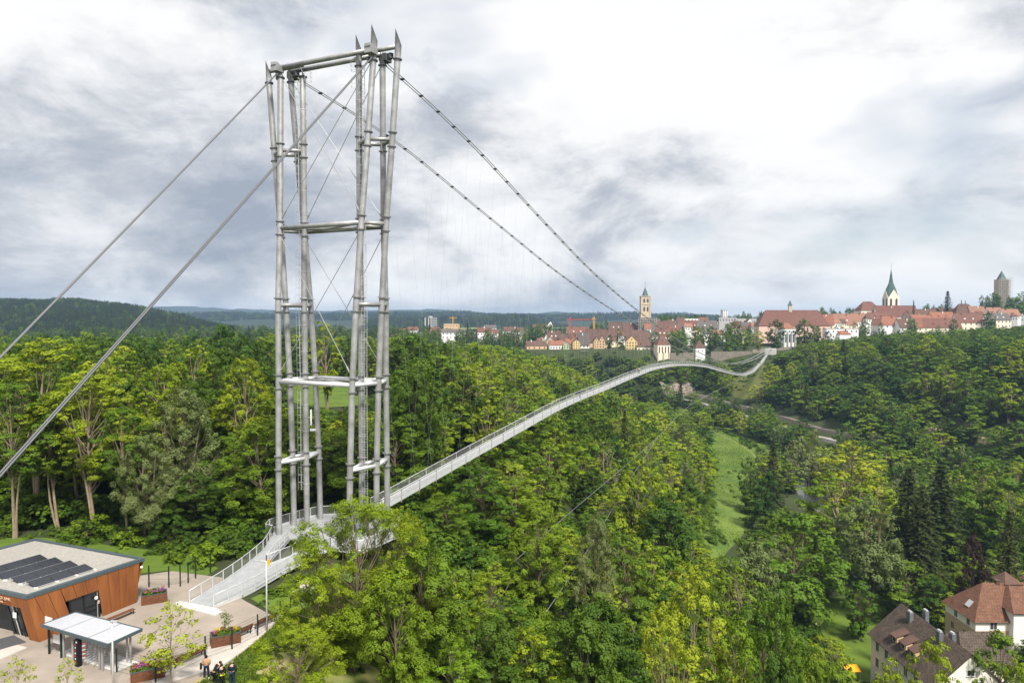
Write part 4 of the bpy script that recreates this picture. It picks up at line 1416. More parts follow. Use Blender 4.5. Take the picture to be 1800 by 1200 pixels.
class House:
    """box house in a local frame: x along the ridge or front, y away from the camera, rotated by rz about its front-left corner"""
    def __init__(self, name, label, cat, x, y, z, rz=0.0, group=None):
        self.t = thing(name, label, cat, (x, y, z), group)
        self.o = np.array([x, y, z], float)
        self.rz = rz
        self.c, self.s = math.cos(rz), math.sin(rz)
    def w(self, p):
        return (self.o[0] + p[0] * self.c - p[1] * self.s, self.o[1] + p[0] * self.s + p[1] * self.c, self.o[2] + p[2])
    def mb(self, m, name, matname, smooth=False, parent=None, kind=None):
        m.v = [self.w(p) for p in m.v]
        o = m.build(name, matname, parent or self.t, smooth, kind)
        return sub(o, parent_origin(self.t))
    def walls(self, W, D, H, matname, gable=None, rise=0.0, down=6.0):
        m = MB()
        if gable == 'x':      # gable walls face +-x, ridge along x
            prof = [(0, 0, -down), (0, D, -down), (0, D, H), (0, D / 2, H + rise), (0, 0, H)]
            vs_ = prof + [(W, p[1], p[2]) for p in prof]
            fs_ = [(0, 1, 2, 3, 4), (9, 8, 7, 6, 5), (0, 4, 9, 5), (1, 6, 7, 2), (0, 5, 6, 1)]
            m.add(vs_, fs_)
        elif gable == 'y':    # gable walls face +-y, ridge along y
            prof = [(0, 0, -down), (W, 0, -down), (W, 0, H), (W / 2, 0, H + rise), (0, 0, H)]
            vs_ = prof + [(p[0], D, p[2]) for p in prof]
            fs_ = [(0, 1, 2, 3, 4), (9, 8, 7, 6, 5), (0, 4, 9, 5), (1, 6, 7, 2), (0, 5, 6, 1)]
            m.add(vs_, fs_)
        else:
            m.box((W / 2, D / 2, (H - down) / 2), (W, D, H + down))
        self.W, self.D, self.H, self.rise, self.g = W, D, H, rise, gable
        return self.mb(m, 'wall', matname)
    def roof(self, matname, over=0.4, th=0.18, hip=0.0, uv=False):
        W, D, H, rise = self.W, self.D, self.H, self.rise
        m = MB()
        if self.g in ('x', None):
            k = rise / (D / 2)
            zl = H - k * over + 0.05
            hx = hip if hip else -over * 0.5
            a_, b_ = (-over if hip else -over * .5), (W + over if hip else W + over * .5)
            A, B, C_, D_ = (a_, -over, zl), (b_, -over, zl), (b_, D + over, zl), (a_, D + over, zl)
            r0, r1 = (hx, D / 2, H + rise + 0.05), (W - hx, D / 2, H + rise + 0.05)
            faces = [[A, B, r1, r0], [C_, D_, r0, r1]]
            if hip:
                faces += [[B, C_, r1], [D_, A, r0]]
        else:
            k = rise / (W / 2)
            zl = H - k * over + 0.05
            hy = hip if hip else -over * 0.5
            a_, b_ = (-over if hip else -over * .5), (D + over if hip else D + over * .5)
            A, B, C_, D_ = (-over, a_, zl), (W + over, a_, zl), (W + over, b_, zl), (-over, b_, zl)
            r0, r1 = (W / 2, hy, H + rise + 0.05), (W / 2, D - hy, H + rise + 0.05)
            faces = [[D_, A, r0, r1], [B, C_, r1, r0]]
            if hip:
                faces += [[A, B, r0], [C_, D_, r1]]
        for f in faces:
            m.slab(f, th)
        o = self.mb(m, 'roof', matname)
        if uv:
            roof_uv(o)
        self.ro = o
        return o
    def flat_roof(self, matname):
        m = MB().box((self.W / 2, self.D / 2, self.H + 0.2), (self.W + 0.5, self.D + 0.5, 0.4))
        self.ro = self.mb(m, 'roof', matname)
    def chimney(self, x, y, z, h=1.6, s=0.7, matname='roof_red'):
        self.mb(MB().box((x, y, z + h / 2), (s, s, h)).box((x, y, z + h + 0.06), (s * 1.25, s * 1.25, 0.14)), 'chimney', matname, parent=self.ro)
    def window(self, x, z, w=1.0, h=1.4, face='front', frame='wall_white', pane='pane_far', deep=False, shutters=None):
        """window on the front (y=0), left (x=0) or right (x=W) wall"""
        def put(cx, cz, sx, sz, dep, out):
            if face == 'front':
                return MB().box((cx, -out, cz), (sx, dep, sz))
            if face == 'left':
                return MB().box((-out, cx, cz), (dep, sx, sz))
            return MB().box((self.W + out, cx, cz), (dep, sx, sz))
        if deep:
            o = self.mb(put(x, z, w + 0.24, h + 0.24, 0.10, 0.03), 'window', frame)
            self.mb(put(x, z, w, h, 0.06, 0.065), 'pane', pane, parent=o)
            self.mb(put(x, z, 0.07, h, 0.06, 0.085), 'glazing_bar', frame, parent=o)
            self.mb(put(x, z - h / 2 - 0.16, w + 0.4, 0.08, 0.2, 0.07), 'sill', 'concrete', parent=o)
        else:
            self.mb(put(x, z, w, h, 0.12, 0.02), 'window', pane)

# --- the two houses in the valley
hA = House('long_house', 'long cream house with dark tiled roof, tall metal chimneys and dormers in the valley', 'house', 78.4, 129.0, -52, R(0))
hA.walls(13.4, 23.0, 11.1, 'wall_bright', 'y', 6.1, 4)
hA.roof('tiles_dark', 0.7, 0.25, uv=True)
for k in range(6):
    for zz_ in (9.1, 5.6, 2.2):
        hA.window(2.2 + 3.6 * k, zz_, 1.1, 1.9, 'left', 'wall_white', deep=True)
for x, z_, w_, h_ in ((3.6, 9.7, 1.2, 1.6), (9.4, 9.7, 1.2, 1.6), (6.7, 13.6, 1.3, 1.0), (3.0, 5.5, 1.2, 1.7), (9.6, 5.5, 1.2, 1.7)):
    hA.window(x, z_, w_, h_, 'front', 'wall_white', deep=True)
for yy in (9.3, 12.6, 15.9):      # shed dormers on the left slope
    o = hA.mb(MB().box((2.3, yy, 12.75), (2.2, 1.9, 1.6)), 'dormer', 'wall_orange')
    hA.mb(MB().slab([(0.75, yy - 1.2, 13.45), (0.75, yy + 1.2, 13.45), (4.6, yy + 1.2, 14.9), (4.6, yy - 1.2, 14.9)][::-1], 0.14), 'dormer_roof', 'roof_brown', parent=o)
    hA.mb(MB().box((1.17, yy, 12.75), (0.08, 1.3, 1.15)), 'window', 'wall_white', parent=o)
    hA.mb(MB().box((1.12, yy, 12.75), (0.05, 1.05, 0.9)), 'pane', 'pane_far', parent=o)
for x, yy, zb in ((5.2, 17.4, 15.2), (8.6, 17.6, 15.4), (5.4, 7.5, 15.5), (9.2, 9.5, 14.2)):
    hA.mb(MB().box((x, yy, zb + 1.0), (0.8, 1.25, 3.2)), 'chimney', 'flue_metal', parent=hA.ro)
    hA.mb(MB().box((x, yy - 0.3, zb + 2.72), (0.45, 0.45, 0.25)).box((x, yy + 0.3, zb + 2.72), (0.45, 0.45, 0.25)), 'chimney_cap', 'alu', parent=hA.ro)
hA2 = House('side_wing', 'cream side wing with dark tiled roof joined behind the long house', 'house', 91.0, 140.0, -52, R(0))
hA2.walls(11.0, 10.0, 9.6, 'wall_cream', 'x', 4.6, 4)
hA2.roof('tiles_dark', 0.6, 0.22, hip=2.0, uv=True)
for x in (2, 5.5, 9):
    hA2.window(x, 7.6, 1.1, 1.5, 'front', 'wall_white', deep=True)

hB = House('hipped_house', 'white house with brown hipped tile roof and tan ground floor at the right edge', 'house', 104.5, 157.0, -50.5, R(0))
hB.walls(34, 11.0, 10.4, 'wall_bright', None, 6.0, 4)
hB.roof('tiles_brown', 0.7, 0.25, hip=5.0, uv=True)
hB.mb(MB().box((17, 5.5, 2.0), (34.12, 11.12, 11.0)), 'ground_floor', 'wall_tan')
for yy in (2.5, 7.0):
    hB.window(yy, 8.8, 1.0, 1.9, 'left', 'wall_white', deep=True)
    hB.window(yy + 1.2, 5.3, 1.0, 1.5, 'left', 'wall_tan', deep=True)
for x in (4.0, 16.0, 19.0, 24.0, 29.0):
    hB.window(x, 8.8, 1.5, 1.9, 'front', 'wall_white', deep=True)
b_ = hB.mb(MB().add([(7.4, -1.6, -4), (13.4, -1.6, -4), (13.4, -1.6, 12.6), (10.4, -1.6, 12.6), (7.4, -1.6, 12.6), (7.4, 3, -4), (13.4, 3, -4), (13.4, 3, 12.6), (7.4, 3, 12.6)],
                    [(0, 1, 2, 3, 4), (1, 6, 7, 2), (5, 0, 4, 8), (4, 3, 2, 7, 8)]), 'bay', 'wall_white')
bro = hB.mb(MB().slab([(6.9, -2.2, 12.3), (13.9, -2.2, 12.3), (10.4, 4.5, 16.4)], 0.2).slab([(6.9, -2.2, 12.3), (10.4, 4.5, 16.4), (6.9, 6.0, 12.3)], 0.2).slab([(13.9, -2.2, 12.3), (13.9, 6.0, 12.3), (10.4, 4.5, 16.4)], 0.2), 'bay_roof', 'tiles_brown')
roof_uv(bro)
hB.mb(MB().box((10.4, -1.66, 9.6), (1.1, 0.1, 2.2)), 'window', 'wall_white')
hB.mb(MB().box((10.15, -1.72, 9.6), (0.38, 0.06, 1.9)).box((10.66, -1.72, 9.6), (0.38, 0.06, 1.9)), 'pane', 'pane_far')
for x0 in (18.0, 26.0):
    o = hB.mb(MB().box((x0, 1.7, 12.7), (4.4, 2.0, 1.7)), 'dormer', 'roof_brown')
    dro = hB.mb(MB().slab([(x0 - 2.7, 0.3, 13.4), (x0 + 2.7, 0.3, 13.4), (x0, 3.6, 15.2)], 0.12).slab([(x0 - 2.7, 0.3, 13.4), (x0, 3.6, 15.2), (x0 - 2.7, 4.4, 13.6)], 0.12).slab([(x0 + 2.7, 0.3, 13.4), (x0 + 2.7, 4.4, 13.6), (x0, 3.6, 15.2)], 0.12), 'dormer_roof', 'tiles_brown', parent=o)
    roof_uv(dro)
    for dx in (-1.4, 0, 1.4):
        hB.mb(MB().box((x0 + dx, 0.66, 12.7), (1.05, 0.08, 1.3)), 'window', 'wall_white', parent=o)
        hB.mb(MB().box((x0 + dx, 0.61, 12.7), (0.8, 0.05, 1.05)), 'pane', 'pane_far', parent=o)
for x0 in (12.0, 18.5):
    hB.mb(MB().slab([(x0 - 2.2, 4.8, 16.2), (x0 + 2.2, 4.8, 16.2), (x0, 8.0, 18.2)], 0.15).slab([(x0 + 2.2, 4.8, 16.2), (x0 + 2.2, 9.5, 16.2), (x0, 8.0, 18.2)], 0.15).slab([(x0 - 2.2, 9.5, 16.2), (x0 - 2.2, 4.8, 16.2), (x0, 8.0, 18.2)], 0.15), 'rear_gable', 'roof_brown', parent=hB.ro)
for x0, y0_ in ((1.2, 3.4), (3.1, 3.1)):
    hB.mb(MB().slab([(x0 * 0.55, y0_ + 1.6, 10.9 + x0 * .45), (x0 * 0.55, y0_, 10.9 + x0 * .45), (x0 * 0.55 + 1.1, y0_, 12.2 + x0 * .45), (x0 * 0.55 + 1.1, y0_ + 1.6, 12.2 + x0 * .45)][::-1], 0.1), 'roof_window', 'alu', parent=hB.ro)
hB.chimney(22.0, 5.2, 15.6, 2.4, 1.4, 'roof_brown')
hB.chimney(8.4, 5.5, 15.0, 2.0, 0.9, 'roof_brown')
hC = House('garden_shed', 'small shed with pink wall and dark roof half hidden among the valley trees', 'shed', 71.0, 176.0, -53.5, R(20))
hC.walls(7.5, 6.5, 3.6, 'wall_pink', 'y', 2.0, 3)
hC.roof('roof_brown', 0.5, 0.15)
hC.window(3.7, 2.0, 1.2, 1.2, 'front')
yv = thing('yellow_awning', 'small yellow awning among the trees left of the long house', 'awning', (74.0, 152.0, -52.6))
MB().slab([(72.6, 150.8, -49.2), (75.8, 150.8, -49.2), (75.8, 153.0, -48.6), (72.6, 153.0, -48.6)], 0.12).build('cover', 'orange_sign', yv)
for x, y in ((72.8, 151), (75.6, 151), (72.8, 152.8), (75.6, 152.8)):
    MB().bar((x, y, -54.5), (x, y, -49.0), 0.08, 0.08).build('post', 'alu', yv)

# ---------------------------------------------------------------- the old town on the far plateau
ROOFN = {'r': 'roof_red', 'o': 'roof_orange', 'b': 'roof_brown', 'g': 'roof_grey', 's': 'roof_salmon', 'f': 'roof_flat'}
WALLN = {'w': 'wall_white', 'c': 'wall_cream', 'y': 'wall_yellow', 'p': 'wall_pink', 'n': 'wall_green', 't': 'wall_stone', 'o': 'wall_orange', 'g': 'wall_grey'}
# u0, u1, v ridge, v eave, v base, distance, kind (s: slope to us, h: hipped, v: gable to us, f: flat), roof, wall, window rows, window columns, label
TOWN = [
 (926, 962, 599, 607, 616, 742, 's', 'b', 'o', 1, 4, 'long low brown-roofed house with orange gable at the left end of the old town'),
 (960, 974, 591, 601, 612, 748, 'v', 'o', 'n', 1, 2, 'small green gabled house with orange roof left of the orange double roof'),
 (966, 992, 598, 606, 617, 738, 's', 'o', 'w', 1, 5, 'white house with wide bright orange roof at the old town edge'),
 (990, 1000, 599, 605, 617, 734, 'v', 'r', 'n', 3, 2, 'narrow pale green gabled house beside the bright orange roof'),
 (993, 1009, 595, 605, 615, 745, 's', 'o', 'p', 1, 3, 'small house with bright orange-red roof between green and yellow facades'),
 (1007, 1020, 596, 601, 614, 738, 'v', 'b', 'y', 3, 3, 'yellow stepped gable house in front of the grey roof'),
 (963, 986, 581, 596, 606, 775, 's', 'b', 'w', 1, 3, 'brown roofed house with white gable wall behind the orange roofs'),
 (983, 1003, 586, 598, 606, 768, 's', 'b', 'w', 1, 3, 'brown roofed house with pale stepped gable in the row behind'),
 (1001, 1020, 587, 597, 606, 765, 's', 'b', 'c', 1, 2, 'dark brown roof beside the white stepped gables'),
 (1017, 1036, 584, 605, 614, 755, 's', 'g', 'w', 1, 3, 'steep dark grey roof between white stepped gables'),
 (997, 1036, 574, 587, 595, 812, 's', 'r', 'w', 1, 4, 'large dull red roof left of the church nave'),
 (1030, 1068, 578, 601, 612, 770, 's', 'b', 'o', 1, 4, 'very large brown roof above two orange gables'),
 (1044, 1053, 592, 599, 612, 748, 'v', 'b', 'o', 3, 2, 'left one of the twin orange gables under the large brown roof'),
 (1053, 1063, 590, 598, 612, 748, 'v', 'b', 'o', 3, 2, 'right one of the twin orange gables under the large brown roof'),
 (1070, 1098, 566, 580, 588, 850, 's', 'b', 'c', 1, 3, 'left part of the long brown church nave roof'),
 (1096, 1128, 567, 580, 588, 846, 's', 'b', 'c', 1, 4, 'right part of the long brown church nave roof next to the stone tower'),
 (1068, 1112, 581, 597, 606, 790, 's', 'b', 'w', 1, 4, 'brown roofed house behind the two round dark trees'),
 (1108, 1144, 580, 592, 600, 800, 's', 'b', 'c', 1, 4, 'broad brown roof below the church tower'),
 (1100, 1120, 590, 600, 620, 728, 'v', 'b', 'y', 4, 4, 'yellow four-storey gable house at the old town edge'),
 (1105, 1145, 591, 606, 616, 742, 's', 'b', 'c', 1, 4, 'brown hipped roof directly behind the yellow gable house'),
 (1120, 1156, 606, 609, 619, 722, 's', 'b', 'c', 1, 5, 'long low cream building with narrow brown roof beside the chapel'),
 (1133, 1144, 568, 577, 586, 826, 's', 'o', 'w', 1, 2, 'small bright red roof at the foot of the stone tower'),
 (1154, 1178, 577, 590, 600, 775, 's', 'r', 'w', 1, 3, 'red roof with white gable behind the chapel'),
 (1156, 1192, 564, 576, 584, 850, 's', 'b', 'w', 1, 5, 'brown roofs right of the scaffolded tower base'),
 (1176, 1196, 573, 582, 592, 812, 's', 'r', 'y', 1, 3, 'red roof with small yellow gable behind the wall trees'),
 (1194, 1230, 563, 577, 587, 842, 's', 'r', 'w', 1, 5, 'wide red roof left of the grey modern roof'),
 (1230, 1264, 563, 577, 590, 828, 's', 'g', 'w', 1, 5, 'pale grey standing seam roof above the park trees'),
 (1196, 1232, 557, 560, 566, 930, 'f', 'f', 'w', 1, 6, 'flat white block on the skyline left of the grey roofs'),
 (1264, 1294, 557, 558, 568, 905, 'f', 'f', 'g', 1, 6, 'flat grey modern block on the skyline'),
 (1293, 1330, 559, 560, 570, 900, 'f', 'f', 'g', 1, 6, 'long flat dark grey modern block right of the first one'),
 (1271, 1279, 544, 545, 558, 960, 'f', 'f', 'w', 3, 2, 'slender pale tower block on the skyline'),
 (1304, 1336, 566, 578, 588, 830, 's', 'g', 'c', 1, 4, 'dark grey roofed house left of the monastery church'),
 (1284, 1308, 566, 576, 586, 838, 's', 'b', 'c', 1, 3, 'brown roofed house behind the tall park trees'),
 (1449, 1467, 552, 569, 578, 790, 's', 'o', 'c', 1, 2, 'orange roof between the monastery church and the mansard roof'),
 (1462, 1508, 551, 570, 580, 800, 's', 's', 'c', 1, 5, 'long faded salmon roof with dormers right of the monastery church'),
 (1500, 1528, 550, 564, 574, 815, 's', 's', 'w', 1, 4, 'salmon roof with white dormer left of the minster'),
 (1453, 1508, 577, 578, 597, 735, 'f', 'f', 'w', 2, 7, 'flat white modern building among the trees below the monastery'),
 (1476, 1497, 581, 587, 600, 728, 'h', 'o', 'w', 0, 0, 'small white annexe with orange hipped roof before the white modern building'),
 (1514, 1550, 530, 545, 556, 860, 'h', 'r', 'c', 1, 5, 'cream building with tall red hipped roof left of the minster'),
 (1542, 1610, 537, 556, 566, 850, 's', 'r', 'c', 1, 7, 'long red-brown minster nave roof'),
 (1530, 1562, 548, 560, 570, 815, 's', 'r', 'w', 1, 4, 'dull red roof in front of the minster nave'),
 (1546, 1592, 556, 571, 578, 775, 'h', 'o', 'w', 1, 5, 'bright orange hipped roof in front of the minster'),
 (1582, 1622, 560, 575, 582, 765, 's', 'b', 'w', 1, 4, 'dark brown roof in the row right of the orange hipped roof'),
 (1612, 1622, 559, 575, 584, 762, 's', 'o', 'c', 1, 1, 'short bright orange roof end in the terrace row'),
 (1622, 1690, 559, 575, 584, 764, 's', 'r', 'c', 1, 6, 'long red-brown terrace roof right of the bright orange roof end'),
 (1612, 1648, 543, 554, 562, 850, 's', 'b', 'w', 1, 4, 'purple-brown roof right of the minster nave'),
 (1646, 1686, 541, 553, 562, 852, 's', 'b', 'w', 1, 4, 'brown roof with pale dormer below the tall dark conifer'),
 (1606, 1648, 553, 560, 568, 800, 's', 'o', 'w', 1, 4, 'low orange roof of the white row house'),
 (1640, 1681, 548, 560, 570, 800, 's', 'o', 'y', 1, 4, 'bright orange roof with cream gable in the middle of the row'),
 (1680, 1716, 534, 551, 562, 845, 'h', 'b', 'c', 1, 4, 'broad grey-brown hipped roof on the right'),
 (1684, 1730, 550, 566, 581, 772, 's', 'r', 'c', 2, 5, 'cream house with red roof and skylights at the right'),
 (1706, 1732, 538, 551, 560, 842, 's', 's', 'w', 1, 3, 'faded red roof behind the skylight house'),
 (1740, 1768, 540, 552, 562, 838, 's', 's', 'w', 1, 4, 'pale salmon roof near the right edge'),
 (1764, 1796, 543, 554, 562, 830, 's', 's', 'w', 1, 4, 'rightmost salmon roof below the scaffolded tower hill'),
 (1746, 1782, 550, 562, 577, 785, 's', 'g', 'c', 2, 5, 'cream house with dark grey roof near the right edge'),
 (752, 777, 574, 583, 592, 900, 'h', 'r', 'w', 1, 4, 'red hipped house left of the long white house in the suburb'),
 (776, 822, 578, 584, 596, 880, 's', 'g', 'w', 2, 7, 'long white house with grey-brown roof in the suburb behind the forest'),
 (838, 856, 575, 583, 592, 900, 's', 'r', 'w', 1, 3, 'white house with red roof between dark conifers'),
 (862, 876, 579, 585, 592, 915, 's', 'r', 'w', 1, 2, 'small house with red roof right of the dark conifers'),
 (884, 902, 574, 581, 588, 980, 's', 'b', 'w', 1, 3, 'brown roofed house far behind the forest'),
 (900, 920, 575, 582, 590, 970, 's', 'b', 'w', 1, 3, 'white gabled house with brown roof far behind the forest'),
 (716, 734, 574, 580, 588, 950, 's', 'r', 'w', 1, 3, 'red roofed house seen just right of the tower columns'),
 (700, 716, 577, 582, 588, 980, 's', 'r', 'w', 1, 3, 'low red roof close to the right tower leg'),
 (962, 973, 564, 572, 580, 1000, 'v', 'r', 'w', 1, 2, 'lone small red gable on the skyline beyond the trees'),
 (936, 960, 570, 577, 584, 1010, 's', 'b', 'w', 1, 3, 'brown house row far behind the old town edge'),
 (850, 872, 571, 576, 582, 1060, 's', 'g', 'w', 1, 3, 'distant grey roofed house beside the pale field'),
 (780, 806, 566, 569, 577, 1200, 'f', 'f', 'o', 1, 5, 'ochre block under construction below the yellow crane'),
]
# the tight mass of smaller houses between the ones singled out above
fr = random.Random(44)
FILL = [(945, 1130, 582, 596, 760, 860, 26, 'left of the church tower'), (1150, 1270, 568, 580, 800, 880, 16, 'right of the church tower'),
        (1300, 1345, 566, 576, 800, 850, 5, 'squeezed in left of the monastery church'), (1466, 1548, 552, 564, 790, 850, 10, 'between monastery church and minster'),
        (1590, 1690, 548, 560, 800, 880, 14, 'right of the minster'), (1690, 1800, 546, 558, 800, 870, 12, 'at the right end of the town'),
        (690, 930, 577, 588, 860, 1050, 24, 'in the suburb behind the forest'), (1130, 1340, 556, 566, 880, 960, 14, 'on the skyline behind the old town')]
for (fu0, fu1, fv0, fv1, fy0, fy1, fn, fw) in FILL:
    for q in range(fn):
        fu = fu0 + (fu1 - fu0) * (q + fr.uniform(0.1, 0.9)) / fn
        fY = fr.uniform(fy0, fy1)
        fv = fr.uniform(fv0, fv1)
        fwid = fr.uniform(8, 16)
        frf = fr.choice('brbrbgsb')
        fk = fr.choice('ssshv')
        TOWN.append((fu - fwid / 2, fu + fwid / 2, fv, fv + fr.uniform(6, 10), fv + fr.uniform(14, 18), fY, fk, frf, fr.choice('wwcwcyg'), 1, max(1, int(fwid / 4)),
                     {'b': 'small brown', 'r': 'small dull red', 'g': 'small grey', 's': 'small faded'}[frf] + {'s': ' roofed house ', 'h': ' hip-roofed house ', 'v': ' gabled house '}[fk] + fw))
cnt_ = {}
for row in TOWN:
    cnt_.setdefault(row[-1], []).append(row)
ORDT = ['leftmost', 'second from left', 'third from left', 'fourth from left', 'fifth from left', 'sixth from left', 'seventh from left', 'eighth from left', 'ninth from left', 'tenth from left', 'eleventh from left', 'twelfth from left']
TOWN2 = []
for row in TOWN:
    l_ = sorted(cnt_[row[-1]], key=lambda r: r[0])
    if len(l_) > 1:
        q = l_.index(row)
        row = row[:-1] + (('rightmost ' if q == len(l_) - 1 else ORDT[q] + ' ') + row[-1],)
    TOWN2.append(row)
TOWN = TOWN2
win_meshes = {}
def far_window(w, h):
    k = (round(w, 1), round(h, 1))
    if k not in win_meshes:
        m = MB().box((0, 0, 0), (k[0], 0.14, k[1]))
        me_ = bpy.data.meshes.new('window')
        me_.from_pydata(m.v, [], m.f)
        me_.materials.append(M['pane_far'])
        win_meshes[k] = me_
    return win_meshes[k]

TOWN_BOX = []
for i, (u0, u1, vr, ve, vb_, Y, kind, rf, wa, nr, nc, lab) in enumerate(TOWN):
    a_, b_ = at(u0, ve, Y), at(u1, ve, Y)
    W = b_[0] - a_[0]
    base = at((u0 + u1) / 2, vb_, Y)[2]
    H = a_[2] - base
    rz = R(random.Random(i).uniform(-9, 9))
    D = {'s': max(9.0, min(14, W * 0.6)), 'h': max(10.0, W * 0.7), 'v': 13.0, 'f': 11.0}[kind]
    h = House('town_house' if kind != 'f' else 'town_block', lab, 'house' if kind != 'f' else 'building', a_[0], Y, base, rz, 'buildings of the old town and suburb')
    dn = max(3.0, base - hz(a_[0] + W / 2, Y) + 2)
    if kind == 's':
        rise = at(u0, vr, Y + D / 2)[2] - a_[2]
        h.walls(W, D, H, WALLN[wa], 'x', max(rise, 1), dn)
        h.roof(ROOFN[rf], 0.5, 0.3)
    elif kind == 'h':
        rise = at(u0, vr, Y + D / 2)[2] - a_[2]
        h.walls(W, D, H, WALLN[wa], None, max(rise, 1), dn)
        h.roof(ROOFN[rf], 0.5, 0.3, hip=min(W * 0.28, D * 0.4))
    elif kind == 'v':
        rise = at(u0, vr, Y)[2] - a_[2]
        h.walls(W, D, H, WALLN[wa], 'y', max(rise, 1), dn)
        h.roof(ROOFN[rf], 0.35, 0.3)
    else:
        h.walls(W, D, H, WALLN[wa], None, 0, dn)
        h.flat_roof(ROOFN[rf])
    if kind in 'sh' and W > 9:
        h.chimney(W * (0.25 + 0.5 * ((i * 37) % 10) / 10), D * 0.42, H + rise * 0.75, 2.2, 0.9, 'wall_white' if i % 3 == 0 else 'roof_red')
    if kind == 's' and W > 12 and i % 2 == 0 and vr < ve - 8:
        for q in (0.3, 0.62):
            fz = 0.32
            h.mb(MB().box((W * q, D / 2 * fz + 0.6, H + rise * fz + 0.5), (1.7, 2.0, 1.3)), 'dormer', WALLN['w'] if i % 4 else ROOFN[rf], parent=h.ro)
    for r_ in range(nr):
        for c_ in range(nc):
            ww, wh = min(1.3, W / nc * 0.42), min(1.7, H / max(1, nr) * 0.5)
            o = bpy.data.objects.new('window', far_window(ww, wh))
            COL.objects.link(o)
            o.parent = h.t
            p = h.w((W * (c_ + 0.5) / nc, -0.03, H * (r_ + 0.55) / nr))
            o.location = np.array(p) - h.o
            o.rotation_euler = (0, 0, rz)
    if kind == 'v':
        o = bpy.data.objects.new('window', far_window(1.0, 1.3))
        COL.objects.link(o)
        o.parent = h.t
        o.location = np.array(h.w((W / 2, -0.03, H + rise * 0.35))) - h.o
        o.rotation_euler = (0, 0, rz)
    TOWN_BOX.append((a_[0] - 1, Y - 1, b_[0] + 1, Y + D + 1))

# --- stone chapel tower with scaffolded base and green spire
def px_h(v, Y, u=1135):
    return at(u, v, Y)[2]
Y = 835.0
x0, x1 = at(1127.3, 540, Y)[0], at(1143.5, 540, Y)[0]
cx, wd = (x0 + x1) / 2, x1 - x0
ct = thing('church_tower', 'square sandstone church tower with green pyramid spire and scaffolded base', 'church tower', (cx, Y, px_h(578, Y)))
zb, z1_, z2_, ztop = px_h(600, Y) - 8, px_h(558, Y), px_h(534, Y), px_h(520, Y)
MB().box((cx, Y + wd / 2, (zb + ztop) / 2), (wd, wd, ztop - zb)).build('shaft', 'wall_stone', ct)
for v in (558, 535, 520.5):
    MB().box((cx, Y + wd / 2, px_h(v, Y)), (wd + 0.9, wd + 0.9, 0.7)).build('cornice', 'wall_stone', ct)
for e in (-1, 1):
    MB().box((cx + e * (wd / 2 - .1), Y, (zb + ztop) / 2 - 1), (1.3, 1.3, ztop - zb - 3)).build('buttress', 'wall_stone', ct)
for zc_, hh in ((px_h(543, Y), 5.4), (px_h(528, Y), 4.6)):
    for e in (-1, 1):
        xw = cx + e * wd * 0.19
        MB().add([(xw - 1, Y - .12, zc_ - hh / 2), (xw + 1, Y - .12, zc_ - hh / 2), (xw + 1, Y - .12, zc_ + hh / 3), (xw, Y - .12, zc_ + hh / 2), (xw - 1, Y - .12, zc_ + hh / 3),
                  (xw - 1, Y + .2, zc_ - hh / 2), (xw + 1, Y + .2, zc_ - hh / 2), (xw + 1, Y + .2, zc_ + hh / 3), (xw, Y + .2, zc_ + hh / 2), (xw - 1, Y + .2, zc_ + hh / 3)],
                 [(0, 1, 2, 3, 4), (9, 8, 7, 6, 5), (0, 5, 6, 1), (1, 6, 7, 2), (2, 7, 8, 3), (3, 8, 9, 4), (4, 9, 5, 0)]).build('belfry_window', 'pane_far', ct)
zs_ = px_h(503.5, Y)
sp = MB()
rr_ = wd * 0.36
ring = [(cx + rr_ * math.cos(a_), Y + wd / 2 + rr_ * math.sin(a_), ztop + 0.3) for a_ in np.linspace(R(22.5), R(382.5), 8, endpoint=False)]
sp.add(ring + [(cx, Y + wd / 2, zs_)], [(i, (i + 1) % 8, 8) for i in range(8)] + [tuple(reversed(range(8)))])
sp.build('spire', 'copper_green', ct)
MB().tube([(cx, Y + wd / 2, zs_ - 1), (cx, Y + wd / 2, zs_ + 6)], 0.15, 6).build('finial', 'steel_dark', ct)
# scaffold round the foot of the tower
sc_ = thing('scaffold', 'wide pole scaffold wrapped round the base of the sandstone church tower', 'scaffold', (cx, Y - 3, px_h(592, Y)))
sx0, sx1 = at(1122, 560, Y - 3)[0], at(1154, 560, Y - 3)[0]
for x in np.linspace(sx0, sx1, 9):
    MB().bar((x, Y - 3, px_h(598, Y)), (x, Y - 3, px_h(557, Y)), 0.28, 0.28).build('pole', 'scaffold', sc_)
    MB().bar((x, Y - 3, px_h(580, Y)), (x, Y + 14, px_h(580, Y)), 0.22, 0.22).build('ledger', 'scaffold', sc_)
for z in np.linspace(px_h(592, Y), px_h(557.5, Y), 9):
    MB().box(((sx0 + sx1) / 2, Y - 2.4, z), (sx1 - sx0, 1.2, 0.22)).build('walk_board', 'scaffold', sc_)
MB().add([(sx0, Y - 1.7, px_h(596, Y)), (sx1, Y - 1.7, px_h(596, Y)), (sx1, Y - 1.7, px_h(558, Y)), (sx0, Y - 1.7, px_h(558, Y))], [(0, 1, 2, 3)]).build('dust_net', 'scaffold_net', sc_)

